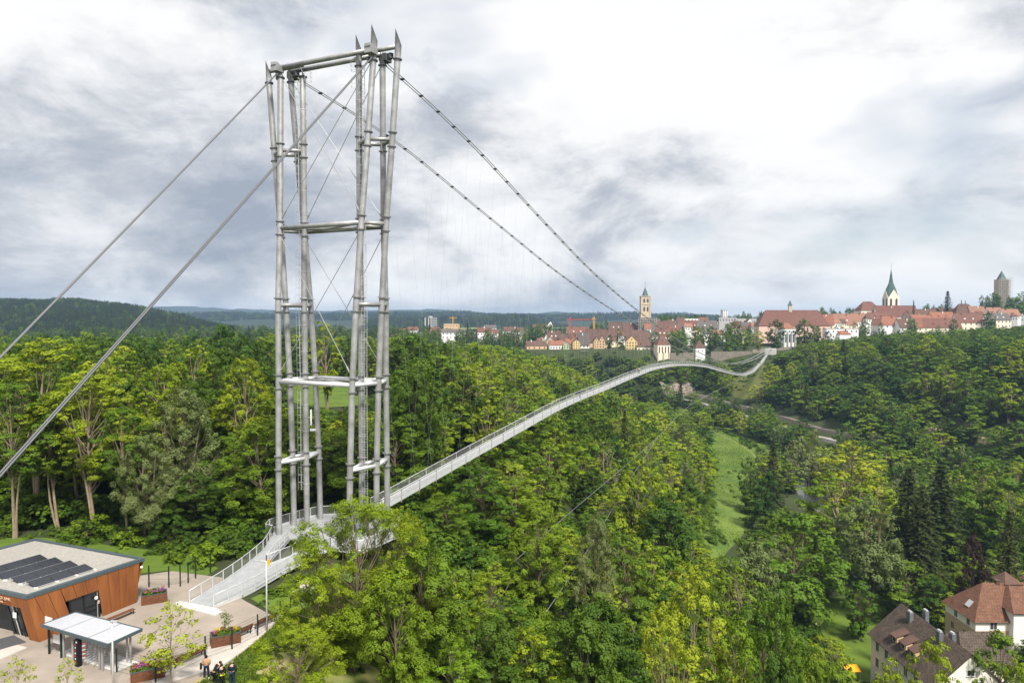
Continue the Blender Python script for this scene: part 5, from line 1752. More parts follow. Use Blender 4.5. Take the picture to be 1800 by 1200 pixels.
# --- minster tower with tall green helm
Y = 870.0
cx, wd = at(1571, 530, Y)[0], at(1581, 530, Y)[0] - at(1561, 530, Y)[0]
mt = thing('minster_tower', 'minster tower with four stone gables and very tall slender green spire', 'church tower', (cx, Y, px_h(560, Y)))
z0_, ze, zg, zs_ = px_h(575, Y), px_h(524, Y), px_h(513, Y), px_h(471, Y)
MB().box((cx, Y + wd / 2, (z0_ + ze) / 2), (wd, wd, ze - z0_)).build('shaft', 'wall_cream', mt)
hw = wd / 2
cyy = Y + hw
for k in range(4):
    a_ = k * math.pi / 2
    c_, s_ = math.cos(a_), math.sin(a_)
    tr = lambda x, y, z: (cx + x * c_ - y * s_, cyy + x * s_ + y * c_, z)
    MB().add([tr(-hw, -hw - .02, ze), tr(hw, -hw - .02, ze), tr(0, -hw - .02, zg + 3), tr(-hw * .2, -hw * .2, ze), tr(hw * .2, -hw * .2, ze), tr(0, -hw * .2, zg + 1)],
             [(0, 1, 2), (5, 4, 3), (0, 2, 5, 3), (1, 4, 5, 2)]).build('gable', 'wall_cream', mt)
    for e in (-1, 1):
        xw = e * hw * 0.48
        MB().add([tr(xw - 1.3, -hw - .2, ze - 9.5), tr(xw + 1.3, -hw - .2, ze - 9.5), tr(xw + 1.3, -hw - .2, ze - 2), tr(xw, -hw - .2, ze + .3), tr(xw - 1.3, -hw - .2, ze - 2),
                  tr(xw - 1.3, -hw + .3, ze - 9.5), tr(xw + 1.3, -hw + .3, ze - 9.5), tr(xw + 1.3, -hw + .3, ze - 2), tr(xw, -hw + .3, ze + .3), tr(xw - 1.3, -hw + .3, ze - 2)],
                 [(0, 1, 2, 3, 4), (0, 5, 6, 1), (1, 6, 7, 2), (2, 7, 8, 3), (3, 8, 9, 4), (4, 9, 5, 0)]).build('belfry_window', 'pane_far', mt)
cor = [(-1, -1), (1, -1), (1, 1), (-1, 1)]
sp = MB()
ring = []
for k in range(4):      # rhombic helm: corners low, gable tops high
    ring.append((cx + cor[k][0] * hw * 0.97, cyy + cor[k][1] * hw * 0.97, ze - 0.5))
    nxt = cor[(k + 1) % 4]
    ring.append((cx + (cor[k][0] + nxt[0]) / 2 * hw * 0.97, cyy + (cor[k][1] + nxt[1]) / 2 * hw * 0.97, zg + 3))
waist = [(cx + 0.36 * hw * math.cos(a_), cyy + 0.36 * hw * math.sin(a_), zg + 12) for a_ in [R(225 + 45 * k) for k in range(8)]]
sp.add(ring + waist + [(cx, cyy, zs_)], [(i, (i + 1) % 8, 8 + (i + 1) % 8, 8 + i) for i in range(8)] + [(8 + i, 8 + (i + 1) % 8, 16) for i in range(8)])
sp.build('spire', 'copper_green', mt)
MB().tube([(cx, cyy, zs_ - 1), (cx, cyy, zs_ + 6)], 0.16, 6).build('finial', 'steel_dark', mt)

# --- high tower with scaffold on the right hill
Y = 930.0
cx, wd = at(1767, 505, Y)[0], at(1777, 505, Y)[0] - at(1757, 505, Y)[0]
ht = thing('watch_tower', 'tall scaffolded watch tower with green pointed roof on the tree-covered hill', 'tower', (cx, Y, px_h(540, Y)))
z0_, ze, zs_ = px_h(560, Y), px_h(490.5, Y), px_h(475, Y)
MB().box((cx, Y + wd / 2, (z0_ + ze) / 2), (wd * .78, wd * .78, ze - z0_)).build('shaft', 'wall_stone', ht)
MB().add([(cx - wd * .28, Y + wd * .22, ze), (cx + wd * .28, Y + wd * .22, ze), (cx + wd * .28, Y + wd * .78, ze), (cx - wd * .28, Y + wd * .78, ze), (cx, Y + wd / 2, zs_)],
         [(0, 1, 4), (1, 2, 4), (2, 3, 4), (3, 0, 4), (3, 2, 1, 0)]).build('pointed_roof', 'copper_green', ht)
for x in np.linspace(cx - wd * .55, cx + wd * .55, 7):
    MB().bar((x, Y - 1, z0_), (x, Y - 1, ze + 2), 0.26, 0.26).build('scaffold_pole', 'scaffold', ht)
for z in np.linspace(z0_, ze + 1.5, 16):
    MB().box((cx, Y - 0.6, z), (wd * 1.1, 1.2, 0.2)).build('walk_board', 'scaffold', ht)
MB().add([(cx - wd * .5, Y + .1, z0_), (cx + wd * .5, Y + .1, z0_), (cx + wd * .5, Y + .1, ze), (cx - wd * .5, Y + .1, ze)], [(0, 1, 2, 3)]).build('dust_net', 'scaffold_net', ht)

# --- monastery church with ridge turret and white choir
Y = 760.0
mo = House('monastery_church', 'long monastery church with red-brown roof, small ridge turret and pink walls', 'church', at(1334, 571, Y)[0], Y, at(1390, 590, Y)[2], R(-4))
Wm = at(1456, 571, Y)[0] - at(1334, 571, Y)[0]
Hm = at(1390, 571, Y)[2] - mo.o[2]
Dm = 20.0
mo.walls(Wm, Dm, Hm, 'wall_pink', None, at(1390, 545, Y + 10)[2] - at(1390, 571, Y)[2], 8)
mo.roof('roof_red', 0.6, 0.35, hip=9.5)
tx = at(1386, 550, Y + 10)[0] - mo.o[0]
rz0 = Hm + mo.rise
mo.mb(MB().box((tx, Dm / 2, rz0 + 1.5), (3.2, 3.2, 7)), 'turret', 'wall_stone', parent=mo.ro)
mo.mb(MB().add([(tx - 2, Dm / 2 - 2, rz0 + 5), (tx + 2, Dm / 2 - 2, rz0 + 5), (tx + 2, Dm / 2 + 2, rz0 + 5), (tx - 2, Dm / 2 + 2, rz0 + 5), (tx, Dm / 2, rz0 + 11)], [(0, 1, 4), (1, 2, 4), (2, 3, 4), (3, 0, 4), (3, 2, 1, 0)]), 'turret_roof', 'copper_green', parent=mo.ro)
for k in range(7):
    mo.window(Wm * (0.46 + 0.075 * k), Hm * 0.6, 1.6, 4.0)
ch = House('choir', 'white choir with orange roof and tall narrow buttresses below the monastery church', 'church', at(1378, 577, 722)[0], 722, at(1390, 606, 722)[2], R(-3))
Wc = at(1398, 577, 722)[0] - at(1378, 577, 722)[0]
Hc = at(1390, 577, 722)[2] - ch.o[2]
ch.walls(Wc, 24, Hc, 'wall_white', None, 5.5, 8)
ch.roof('roof_orange', 0.4, 0.3, hip=4)
for k in range(4):
    ch.mb(MB().box((Wc * (k / 3), -0.6, Hc * 0.36), (0.9, 1.4, Hc * 0.8 + 2)), 'buttress', 'wall_grey')
for k in range(3):
    ch.window(Wc * (0.17 + 0.33 * k), Hc * 0.4, 1.3, Hc * 0.5)
    ch.window(Wc * (0.17 + 0.33 * k), Hc * 0.82, 1.3, 1.8)

# --- chapel and wall tower at the edge of the town
Y = 690.0
cp = House('chapel', 'cream chapel with arched windows, buttressed base and red-brown roof on the town wall', 'chapel', at(1156, 605, Y)[0], Y, at(1165, 631, Y)[2], R(6))
Wp = at(1179, 605, Y)[0] - at(1156, 605, Y)[0]
Hp = at(1165, 605, Y)[2] - cp.o[2]
cp.walls(Wp, 13, Hp, 'wall_cream', None, at(1165, 589, Y + 6)[2] - at(1165, 605, Y)[2], 10)
cp.roof('roof_red', 0.4, 0.3, hip=5)
for k in range(4):
    xw = Wp * (0.14 + 0.24 * k)
    cp.mb(MB().add([(xw - .55, -.1, Hp * .42), (xw + .55, -.1, Hp * .42), (xw + .55, -.1, Hp * .8), (xw, -.1, Hp * .9), (xw - .55, -.1, Hp * .8), (xw - .55, .2, Hp * .42), (xw + .55, .2, Hp * .42), (xw + .55, .2, Hp * .8), (xw, .2, Hp * .9), (xw - .55, .2, Hp * .8)],
                   [(0, 1, 2, 3, 4), (0, 5, 6, 1), (1, 6, 7, 2), (2, 7, 8, 3), (3, 8, 9, 4), (4, 9, 5, 0)]), 'window', 'pane_far')
for k in range(3):
    cp.mb(MB().box((Wp * (0.02 + 0.45 * k), -0.5, Hp * 0.1), (1.1, 1.3, Hp * 0.75)), 'buttress', 'wall_stone')
wt = House('wall_tower', 'small white tower with brown pyramid roof on the town wall', 'tower', at(1223, 610, 680)[0], 680, at(1230, 626, 680)[2], R(3))
Wt = at(1240, 610, 680)[0] - at(1223, 610, 680)[0]
Ht = at(1230, 610, 680)[2] - wt.o[2]
wt.walls(Wt, Wt, Ht, 'wall_white', None, at(1230, 597.5, 685)[2] - at(1230, 610, 680)[2], 9)
wt.roof('roof_brown', 0.5, 0.3, hip=Wt / 2 - 0.01)
for k in range(2):
    wt.window(Wt * (0.3 + 0.4 * k), Ht * 0.62, 0.8, 1.2)
def town_wall(px, Y0, Y1, h_top, lab):
    P = [at(u, v, Y0 + (Y1 - Y0) * i / (len(px) - 1)) for i, (u, v) in enumerate(px)]
    t_ = thing('town_wall', lab, 'wall', P[0])
    for a_, b_ in zip(P[:-1], P[1:]):
        n_seg = max(1, int(np.hypot(b_[0] - a_[0], b_[1] - a_[1]) / 9))
        for k in range(n_seg):
            p, q = a_ + (b_ - a_) * k / n_seg, a_ + (b_ - a_) * (k + 1) / n_seg
            zt_ = max(p[2], q[2]) + 0.15 * ((k * 7) % 3)
            lo = min(hz(p[0], p[1]), hz(q[0], q[1]), zt_ - h_top) - 3
            m = MB()
            d = Vector(((q - p)[0], (q - p)[1], 0)).normalized()
            n_ = Vector((-d.y, d.x, 0)) * 0.6
            m.prism([(p[0] - n_.x, p[1] - n_.y), (q[0] - n_.x, q[1] - n_.y), (q[0] + n_.x, q[1] + n_.y), (p[0] + n_.x, p[1] + n_.y)], lo, zt_)
            m.build('wall_section', 'town_wall', t_)
town_wall([(1250, 618), (1285, 618), (1322, 618)], 674, 660, 6, 'low grey-brown town wall between the white wall tower and the bridge end')
town_wall([(1179, 620), (1200, 621), (1224, 620)], 690, 682, 6, 'town wall between the chapel and the white wall tower')
town_wall([(1020, 616), (1060, 616), (1100, 617)], 724, 722, 5, 'town wall below the orange gables, left of the yellow gable house')
town_wall([(1322, 616), (1350, 612), (1378, 612), (1400, 610)], 664, 700, 7, 'dark terrace wall behind the bridge end')

# --- cranes and the tower block of the suburb
def crane(u, v0, v1, uj0, uj1, Y, m_, lab):
    b_, t_ = at(u, v0, Y), at(u, v1, Y)
    th_ = thing('tower_crane', lab, 'crane', b_, 'tower cranes over the town')
    mast = MB()
    s = 0.9
    for e in ((-s, -s), (s, -s), (s, s), (-s, s)):
        mast.bar((b_[0] + e[0], Y + e[1], b_[2] - 12), (b_[0] + e[0], Y + e[1], t_[2]), 0.4, 0.4)
    for k, z in enumerate(np.arange(b_[2] - 12, t_[2] - 2, 2.2)):
        mast.bar((b_[0] - s, Y - s, z), (b_[0] + s, Y - s, z + 2.2), 0.25, 0.25)
        mast.bar((b_[0] + s, Y - s, z), (b_[0] - s, Y - s, z + 2.2), 0.25, 0.25)
    mast.build('mast', m_, th_, kind='stuff')
    j0, j1 = at(uj0, v1, Y), at(uj1, v1, Y)
    jib = MB()
    jib.bar(j0, j1, 0.5, 0.4).bar(j0 + np.array([0, 0, 1.2]), j1 + np.array([0, 0, 0.9]), 0.3, 0.3)
    for f in np.linspace(0, 1, 14):
        p = j0 + (j1 - j0) * f
        jib.bar(p, p + (j1 - j0) / 28 + np.array([0, 0, 1.1]), 0.2, 0.2)
    jib.build('jib', m_, th_, kind='stuff')
    MB().box((b_[0], Y, t_[2] + 1.2), (1.6, 1.6, 2.4)).build('cab', m_, th_)
    MB().bar((b_[0], Y, t_[2]), (b_[0], Y, t_[2] + 5), 0.4, 0.4).build('mast_head', m_, th_)
crane(1001.5, 578, 562, 995, 1042, 900, 'crane_red', 'small red tower crane over the old town roofs')
crane(1044, 580, 561, 1041, 1047, 880, 'crane_yellow', 'ochre tower crane mast seen end-on left of the church nave')
crane(796, 572, 559, 789, 803, 1250, 'crane_yellow', 'tiny yellow crane over the suburb near the tower block')
hb = House('tower_block', 'grey and white high-rise block standing alone in the suburb', 'high-rise', at(746.5, 560, 1400)[0], 1400, at(750, 580, 1400)[2], R(8))
Wh = at(768, 560, 1400)[0] - at(746.5, 560, 1400)[0]
Hh = at(750, 558, 1400)[2] - hb.o[2]
hb.walls(Wh, 16, Hh, 'wall_grey', None, 0, 6)
hb.flat_roof('roof_flat')
hb.mb(MB().box((Wh * 0.19, -0.2, Hh / 2), (Wh * 0.16, 0.5, Hh)), 'dark_stripe', 'frame_dark')
hb.mb(MB().box((Wh * 0.42, -0.2, Hh / 2), (Wh * 0.10, 0.5, Hh)), 'dark_stripe', 'frame_dark')
hb.mb(MB().box((Wh * 0.5, 6, Hh + 1.6), (Wh * 0.3, 5, 3)), 'roof_plant', 'wall_grey')
for r_ in range(7):
    hb.mb(MB().box((Wh * 0.76, -0.12, Hh * (r_ + 0.5) / 7), (Wh * 0.44, 0.3, Hh / 7 * 0.45)), 'window_band', 'pane_far')

# --- rock face under the town
def rock_face(u0, u1, v0, v1, Y, lab, seed):
    """strata: ledges stepping back up the hillside, broken by joints"""
    r = np.random.default_rng(seed)
    nu, nv = 46, 13
    joint = np.cumsum(r.uniform(0, 1, nu) > 0.7) % 4
    vs_, fs_ = [], []
    for j in range(nv):
        for i in range(nu):
            u, v = u0 + (u1 - u0) * i / (nu - 1), v1 + (v0 - v1) * j / (nv - 1)
            v += 2.5 * math.sin(i * 0.35 + seed) * (j / nv) + r.normal(0, .25)
            p = at(u, v, Y - 8 * i / nu)
            vs_.append((p[0] + r.normal(0, .25), p[1] + 1.5 * (j // 2) + joint[i] * 0.5 + r.normal(0, .25), p[2]))
    for j in range(nv - 1):
        for i in range(nu - 1):
            k = j * nu + i
            fs_.append((k, k + 1, k + nu + 1, k + nu))
    back = len(vs_)
    for i in range(nu):
        q = vs_[(nv - 1) * nu + i]
        vs_.append((q[0], q[1] + 16, q[2] + 1.5))
    for i in range(nu - 1):
        k = (nv - 1) * nu + i
        fs_.append((k, k + 1, back + i + 1, back + i))
    tag(MB().add(vs_, fs_).build('rock_face', 'rock'), lab, 'rock')
rock_face(1166, 1226, 678, 706, ground_hit(1195, 700, 400)[1] - 2, 'bare layered rock face below the town trees beside the road', 4)

# ---------------------------------------------------------------- trees
def tube_np(pts, rad, n=6):
    pts = np.asarray(pts, float)
    V, F = [], []
    for i in range(len(pts)):
        d = pts[min(i + 1, len(pts) - 1)] - pts[max(i - 1, 0)]
        d /= max(1e-9, np.linalg.norm(d))
        x = np.cross(d, (0, 0, 1)) if abs(d[2]) < 0.95 else np.cross(d, (0, 1, 0))
        x /= np.linalg.norm(x)
        y = np.cross(d, x)
        a_ = np.linspace(0, 2 * np.pi, n, endpoint=False)
        V.append(pts[i] + (np.cos(a_)[:, None] * x + np.sin(a_)[:, None] * y) * rad[i])
    for i in range(len(pts) - 1):
        for k in range(n):
            F.append((i * n + k, (i + 1) * n + k, (i + 1) * n + (k + 1) % n, i * n + (k + 1) % n))
    return np.concatenate(V), np.array(F)

def curve(p0, p1, r, wob=0.1, n=6):
    p0, p1 = np.asarray(p0, float), np.asarray(p1, float)
    L = np.linalg.norm(p1 - p0)
    f = np.linspace(0, 1, n)[:, None]
    side = r.normal(0, wob * L, 3) * np.array([1, 1, 0.3])
    return p0 + (p1 - p0) * f + side * (f * (1 - f) * 2)

class TreeGeo:
    pass

def grow(kind, seed, leaf, dens, matname, barkname, H, Rr, z0, nl, lobe_r, stretch=1.0, skew=0.0, trunk_r=0.26, show=0.0, forks=1):
    """broadleaf: limbs run out to lobes, each lobe is a cloud of leaf clumps"""
    r = np.random.default_rng(seed)
    tierless = nl > 20
    T, F_, off = [], [], 0
    def add(pts, rad, n=6):
        nonlocal off
        v, f = tube_np(pts, rad, n)
        T.append(v)
        F_.append(f + off)
        off += len(v)
    lean = r.normal(0, 0.03, 2)
    top = np.array([lean[0] * H, lean[1] * H, H * 0.86])
    stem = curve((0, 0, -1.5), top, r, 0.03, 8)
    add(stem, np.interp(np.linspace(0, 1, 8), [0, 0.12, 1], [trunk_r * 1.5, trunk_r, trunk_r * 0.16]), 7)
    for k in range(forks - 1):
        a_ = r.uniform(0, 6.28)
        t2 = np.array([math.cos(a_) * Rr * 0.45, math.sin(a_) * Rr * 0.45, H * r.uniform(0.7, 0.85)])
        c_ = curve((0.2 * math.cos(a_), 0.2 * math.sin(a_), -1.0), t2, r, 0.06, 7)
        add(c_, np.linspace(trunk_r * 0.8, trunk_r * 0.15, 7), 6)
    lobes = []
    for i in range(nl):
        h = ((i + 0.5) / nl) ** 0.85
        env = math.sin(math.pi * min(1, 0.10 + 0.86 * h) ** (0.85 + skew)) ** 0.75
        a_ = i * 2.39996 + r.uniform(-0.5, 0.5)
        rl = lobe_r * (0.95 if tierless else 1) * r.uniform(0.7, 1.25) * (1 - 0.35 * h)
        rad = max(0.0, Rr * env - rl * 0.75) * r.uniform(0.65, 1.08)
        z = z0 + (H - z0 - rl * 0.8) * h
        c = np.array([math.cos(a_) * rad + lean[0] * z, math.sin(a_) * rad + lean[1] * z, z])
        lobes.append((c, rl))
    C, N, tone, sz = [], [], [], []
    for c, rl in lobes:
        lt = r.normal(0, 0.10)
        zt_ = max(0.2, c[2] * r.uniform(0.55, 0.8))
        fr = (zt_ + 1.5) / (top[2] + 1.5)
        j = np.array([np.interp(fr, np.linspace(0, 1, 8), stem[:, q]) for q in range(3)])
        limb = curve(j, c + np.array([0, 0, rl * 0.3]), r, 0.12, 5)
        r0 = trunk_r * (0.40 - 0.26 * fr)
        add(limb, np.linspace(r0, r0 * 0.25, 5), 5)
        for _ in range(2):
            d = r.normal(size=3)
            d[2] = abs(d[2])
            d /= np.linalg.norm(d)
            add(curve(limb[3], c + d * rl * 0.8, r, 0.1, 3), np.linspace(r0 * 0.4, r0 * 0.12, 3), 4)
        nk = max(6, int(19 * (rl / lobe_r) ** 2))
        for _ in range(nk):
            d = r.normal(size=3)
            d /= np.linalg.norm(d)
            if d[2] < -0.25 and r.uniform() < 0.75:
                d[2] = -d[2]
            cc = c + d * rl * np.array([1, 1, stretch]) * r.uniform(0.6, 1.0)
            cr = rl * r.uniform(0.24, 0.42)
            n = max(3, int(dens * cr * cr / (leaf * leaf)))
            e = r.normal(size=(n, 3))
            e /= np.linalg.norm(e, axis=1)[:, None]
            e = e * (r.uniform(0.25, 1, n) ** 0.5)[:, None] * (np.array([1.15, 1.15, 0.62]) if kind in ('ash', 'yellow', 'young') else np.array([1.05, 1.05, 0.85]))
            C.append(cc + e * cr)
            N.append(d * 0.75 + e * 0.65 + np.array([0, 0, 0.40]) + r.normal(0, 0.22, (n, 3)))
            tone.append(np.full(n, np.clip(r.normal(0.45, 0.16) + lt, 0, 1)))
    g = TreeGeo()
    g.tv, g.tf = np.concatenate(T), np.concatenate(F_)
    g.C, g.N, g.tone, g.leaf = np.concatenate(C), np.concatenate(N), np.concatenate(tone), leaf
    g.H, g.R = H, Rr
    g.mat, g.bark = matname, barkname
    g.aspect = 0.85
    return g

def grow_spruce(seed, leaf, dens, matname, H=24.0, Rr=3.4, z0=1.5):
    r = np.random.default_rng(seed)
    g = TreeGeo()
    stem = curve((0, 0, -1.5), (0, 0, H), r, 0.004, 6)
    g.tv, g.tf = tube_np(stem, np.linspace(0.32, 0.03, 6), 6)
    C, N, tone = [], [], []
    z = z0
    while z < H - 0.3:
        f = (z - z0) / (H - z0)
        L = Rr * (1 - f) ** 0.85 * r.uniform(0.8, 1.1) + 0.15
        nb = int(6 + 4 * (1 - f))
        a0 = r.uniform(0, 6.28)
        for k in range(nb):
            a_ = a0 + k * 6.283 / nb + r.normal(0, 0.15)
            l_ = L * r.uniform(0.7, 1.12)
            n = max(3, int(dens * l_ * 0.5 / leaf))
            s = r.uniform(0.12, 1, n) ** 0.7
            dx = np.array([math.cos(a_), math.sin(a_), 0])
            sw = np.array([-dx[1], dx[0], 0])
            p = dx * (s * l_)[:, None] + sw * (r.normal(0, 0.16, n) * l_ * (1.15 - s))[:, None]
            p[:, 2] = z + 0.10 * l_ - 0.42 * l_ * s ** 1.4 + r.normal(0, 0.07, n)
            C.append(p)
            N.append(np.array([0, 0, 0.75]) + dx * 0.45 + r.normal(0, 0.35, (n, 3)))
            tone.append(np.full(n, r.uniform(0.2, 0.7)))
        z += (0.62 if leaf < 0.6 else 0.95) * (0.55 + 0.6 * (1 - f))
    g.C, g.N, g.tone, g.leaf = np.concatenate(C), np.concatenate(N), np.concatenate(tone), leaf
    g.H, g.R, g.mat, g.bark, g.aspect = H, Rr, matname, 'bark_dark', 0.5
    return g

def finish(g, seed):
    """turn arrays into the crown mesh, the trunk mesh, and one joined mesh for the anonymous forest"""
    g.crown = leaf_mesh('crown', g.C, g.N, g.leaf, g.mat, g.aspect, g.tone, seed)
    g.trunk = bpy.data.meshes.new('trunk')
    np_mesh(g.trunk, g.tv, g.tf, True)
    g.trunk.materials.append(M[g.bark])
    return g

def joined(g):
    n = len(g.crown.vertices)
    cv = np.zeros(n * 3, np.float32)
    g.crown.vertices.foreach_get('co', cv)
    cv = cv.reshape(-1, 3)
    cf = np.arange(n).reshape(-1, 4)
    V = np.concatenate([cv, g.tv])
    F = np.concatenate([cf, g.tf + n])
    me_ = bpy.data.meshes.new('forest_tree')
    np_mesh(me_, V, F)
    a_ = me_.attributes.new('leaf_tone', 'FLOAT', 'FACE')
    t = np.zeros(len(F), np.float32)
    tt = np.zeros(len(cf), np.float32)
    g.crown.attributes['leaf_tone'].data.foreach_get('value', tt)
    t[:len(cf)] = tt
    a_.data.foreach_set('value', t)
    me_.materials.append(M[g.mat])
    me_.materials.append(M[g.bark])
    mi = np.zeros(len(F), np.int32)
    mi[len(cf):] = 1
    me_.polygons.foreach_set('material_index', mi)
    return me_

SPEC = {}
def species(key, tier, *gs):
    SPEC[(key, tier)] = [finish(g, 100 + i) for i, g in enumerate(gs)]
# tier 0: up to about 100 m away; tier 1: up to about 270 m; tier 2: beyond
for tier, lf, dn in ((0, 0.235, 12.5), (1, 0.40, 13.0), (2, 0.78, 12.0)):
    k0 = tier * 1000
    nl_ = (34, 30, 22)[tier]
    species('ash', tier, grow('ash', k0 + 1, lf, dn, 'leaf_ash', 'bark_pale', 19, 5.4, 4.0, nl_ + 4, 1.75, 0.75, 0.45, 0.26, forks=2),
            grow('ash', k0 + 2, lf, dn, 'leaf_ash', 'bark_pale', 21, 4.9, 4.5, nl_ + 4, 1.65, 0.8, 0.3, 0.26, forks=3))
    species('mid', tier, grow('mid', k0 + 3, lf, dn, 'leaf_mid', 'bark', 18, 5.6, 1.6, nl_, 2.15, 0.85, 0.4, 0.30),
            grow('mid', k0 + 4, lf, dn, 'leaf_mid', 'bark', 20, 5.0, 1.6, nl_, 2.05, 0.95, 0.25, 0.28),
            grow('mid', k0 + 5, lf, dn, 'leaf_mid', 'bark', 21, 4.2, 1.8, nl_, 1.8, 1.1, 0.15, 0.26))
    species('dark', tier, grow('dark', k0 + 6, lf, dn, 'leaf_dark', 'bark_dark', 19, 6.0, 1.6, nl_ + 2, 2.3, 0.85, 0.4, 0.34),
            grow('dark', k0 + 7, lf, dn, 'leaf_dark', 'bark_dark', 21, 5.2, 1.6, nl_ + 2, 2.1, 0.95, 0.3, 0.32))
    species('yellow', tier, grow('yellow', k0 + 8, lf, dn * 0.95, 'leaf_yellow', 'bark_pale', 18, 4.8, 3.0, nl_ + 4, 1.6, 0.9, 0.0, 0.24, forks=3))
    species('willow', tier, grow('willow', k0 + 9, lf * 0.85, dn * 0.75, 'leaf_willow', 'bark', 17, 5.8, 3.0, nl_, 2.1, 0.9, 0.1, 0.34, forks=3))
    species('spruce', tier, grow_spruce(k0 + 10, lf * 1.25, (11., 9., 6.)[tier], 'leaf_spruce'), grow_spruce(k0 + 11, lf * 1.25, (11., 9., 6.)[tier], 'leaf_spruce', 25, 2.7))
    if tier == 2:
        species('copper', tier, grow('copper', k0 + 12, lf, dn, 'leaf_copper', 'bark_dark', 17, 5.6, 2.6, nl_, 2.2, 0.9))
    else:
        species('copper', tier, grow('copper', k0 + 12, lf, dn * .8, 'leaf_copper', 'bark_dark', 17, 5.6, 2.6, nl_, 2.2, 0.9))
    species('bush', tier, grow('bush', k0 + 13, lf, dn, 'leaf_mid', 'bark', 5.0, 3.0, 0.2, 9, 1.5, 0.8, 0.2, 0.12), grow('bush', k0 + 14, lf, dn, 'leaf_dark', 'bark', 6.0, 3.2, 0.2, 10, 1.5, 0.85, 0.1, 0.12))
species('tall', 0, grow('ash', 61, 0.235, 12.5, 'leaf_ash', 'bark_pale', 24, 5.6, 8.5, 36, 1.8, 0.75, 0.35, 0.25, forks=2), grow('ash', 62, 0.235, 12.5, 'leaf_mid', 'bark_pale', 23, 5.0, 9.5, 34, 1.7, 0.8, 0.3, 0.22, forks=2))
species('young', 0, grow('young', 31, 0.20, 5.0, 'leaf_yellow', 'bark_pale', 7.5, 2.5, 1.3, 24, 0.85, 0.8, 0.25, 0.09))
species('bare', 1, grow('bare', 1041, 0.4, 0.5, 'leaf_willow', 'bark_pale', 20, 4.6, 5.5, 16, 1.8, 0.9, 0.0, 0.30, forks=4))
species('front', 0, grow('front', 51, 0.17, 8.0, 'leaf_ash', 'bark', 19, 6.6, 1.6, 56, 1.85, 0.8, 0.45, 0.20, forks=4),
        grow('front', 52, 0.18, 10.0, 'leaf_yellow', 'bark_pale', 18, 5.2, 1.4, 38, 1.6, 0.85, 0.05, 0.20, forks=4))

def tier_of(Y):
    return 0 if Y < 118 else (1 if Y < 300 else 2)

NAMES = {'ash': 'broadleaf_tree', 'mid': 'broadleaf_tree', 'dark': 'broadleaf_tree', 'yellow': 'broadleaf_tree', 'willow': 'willow_tree', 'spruce': 'spruce_tree', 'copper': 'copper_beech',
         'bush': 'shrub', 'young': 'young_tree', 'tall': 'broadleaf_tree', 'bare': 'bare_tree', 'front': 'broadleaf_tree'}
n_ind = 0
def plant(key, variant, x, y, z, H, Rw, rot, label, group=None, tier=None, lean=0.0):
    global n_ind
    tier = tier_of(y) if tier is None else tier
    while (key, tier) not in SPEC:
        tier = (tier + 1) % 3
    g = SPEC[(key, tier)][variant % len(SPEC[(key, tier)])]
    t_ = bpy.data.objects.new(NAMES[key], None)
    t_.empty_display_size = 0.5
    t_.location = (x, y, z)
    t_.scale = (Rw / g.R, Rw / g.R, H / g.H)
    t_.rotation_euler = (lean, 0, rot)
    COL.objects.link(t_)
    tag(t_, label, 'shrub' if key == 'bush' else 'tree', group)
    for nm, me_ in (('trunk', g.trunk), ('crown', g.crown)):
        o = bpy.data.objects.new(nm, me_)
        o.parent = t_
        COL.objects.link(o)
    n_ind += 1
    return t_

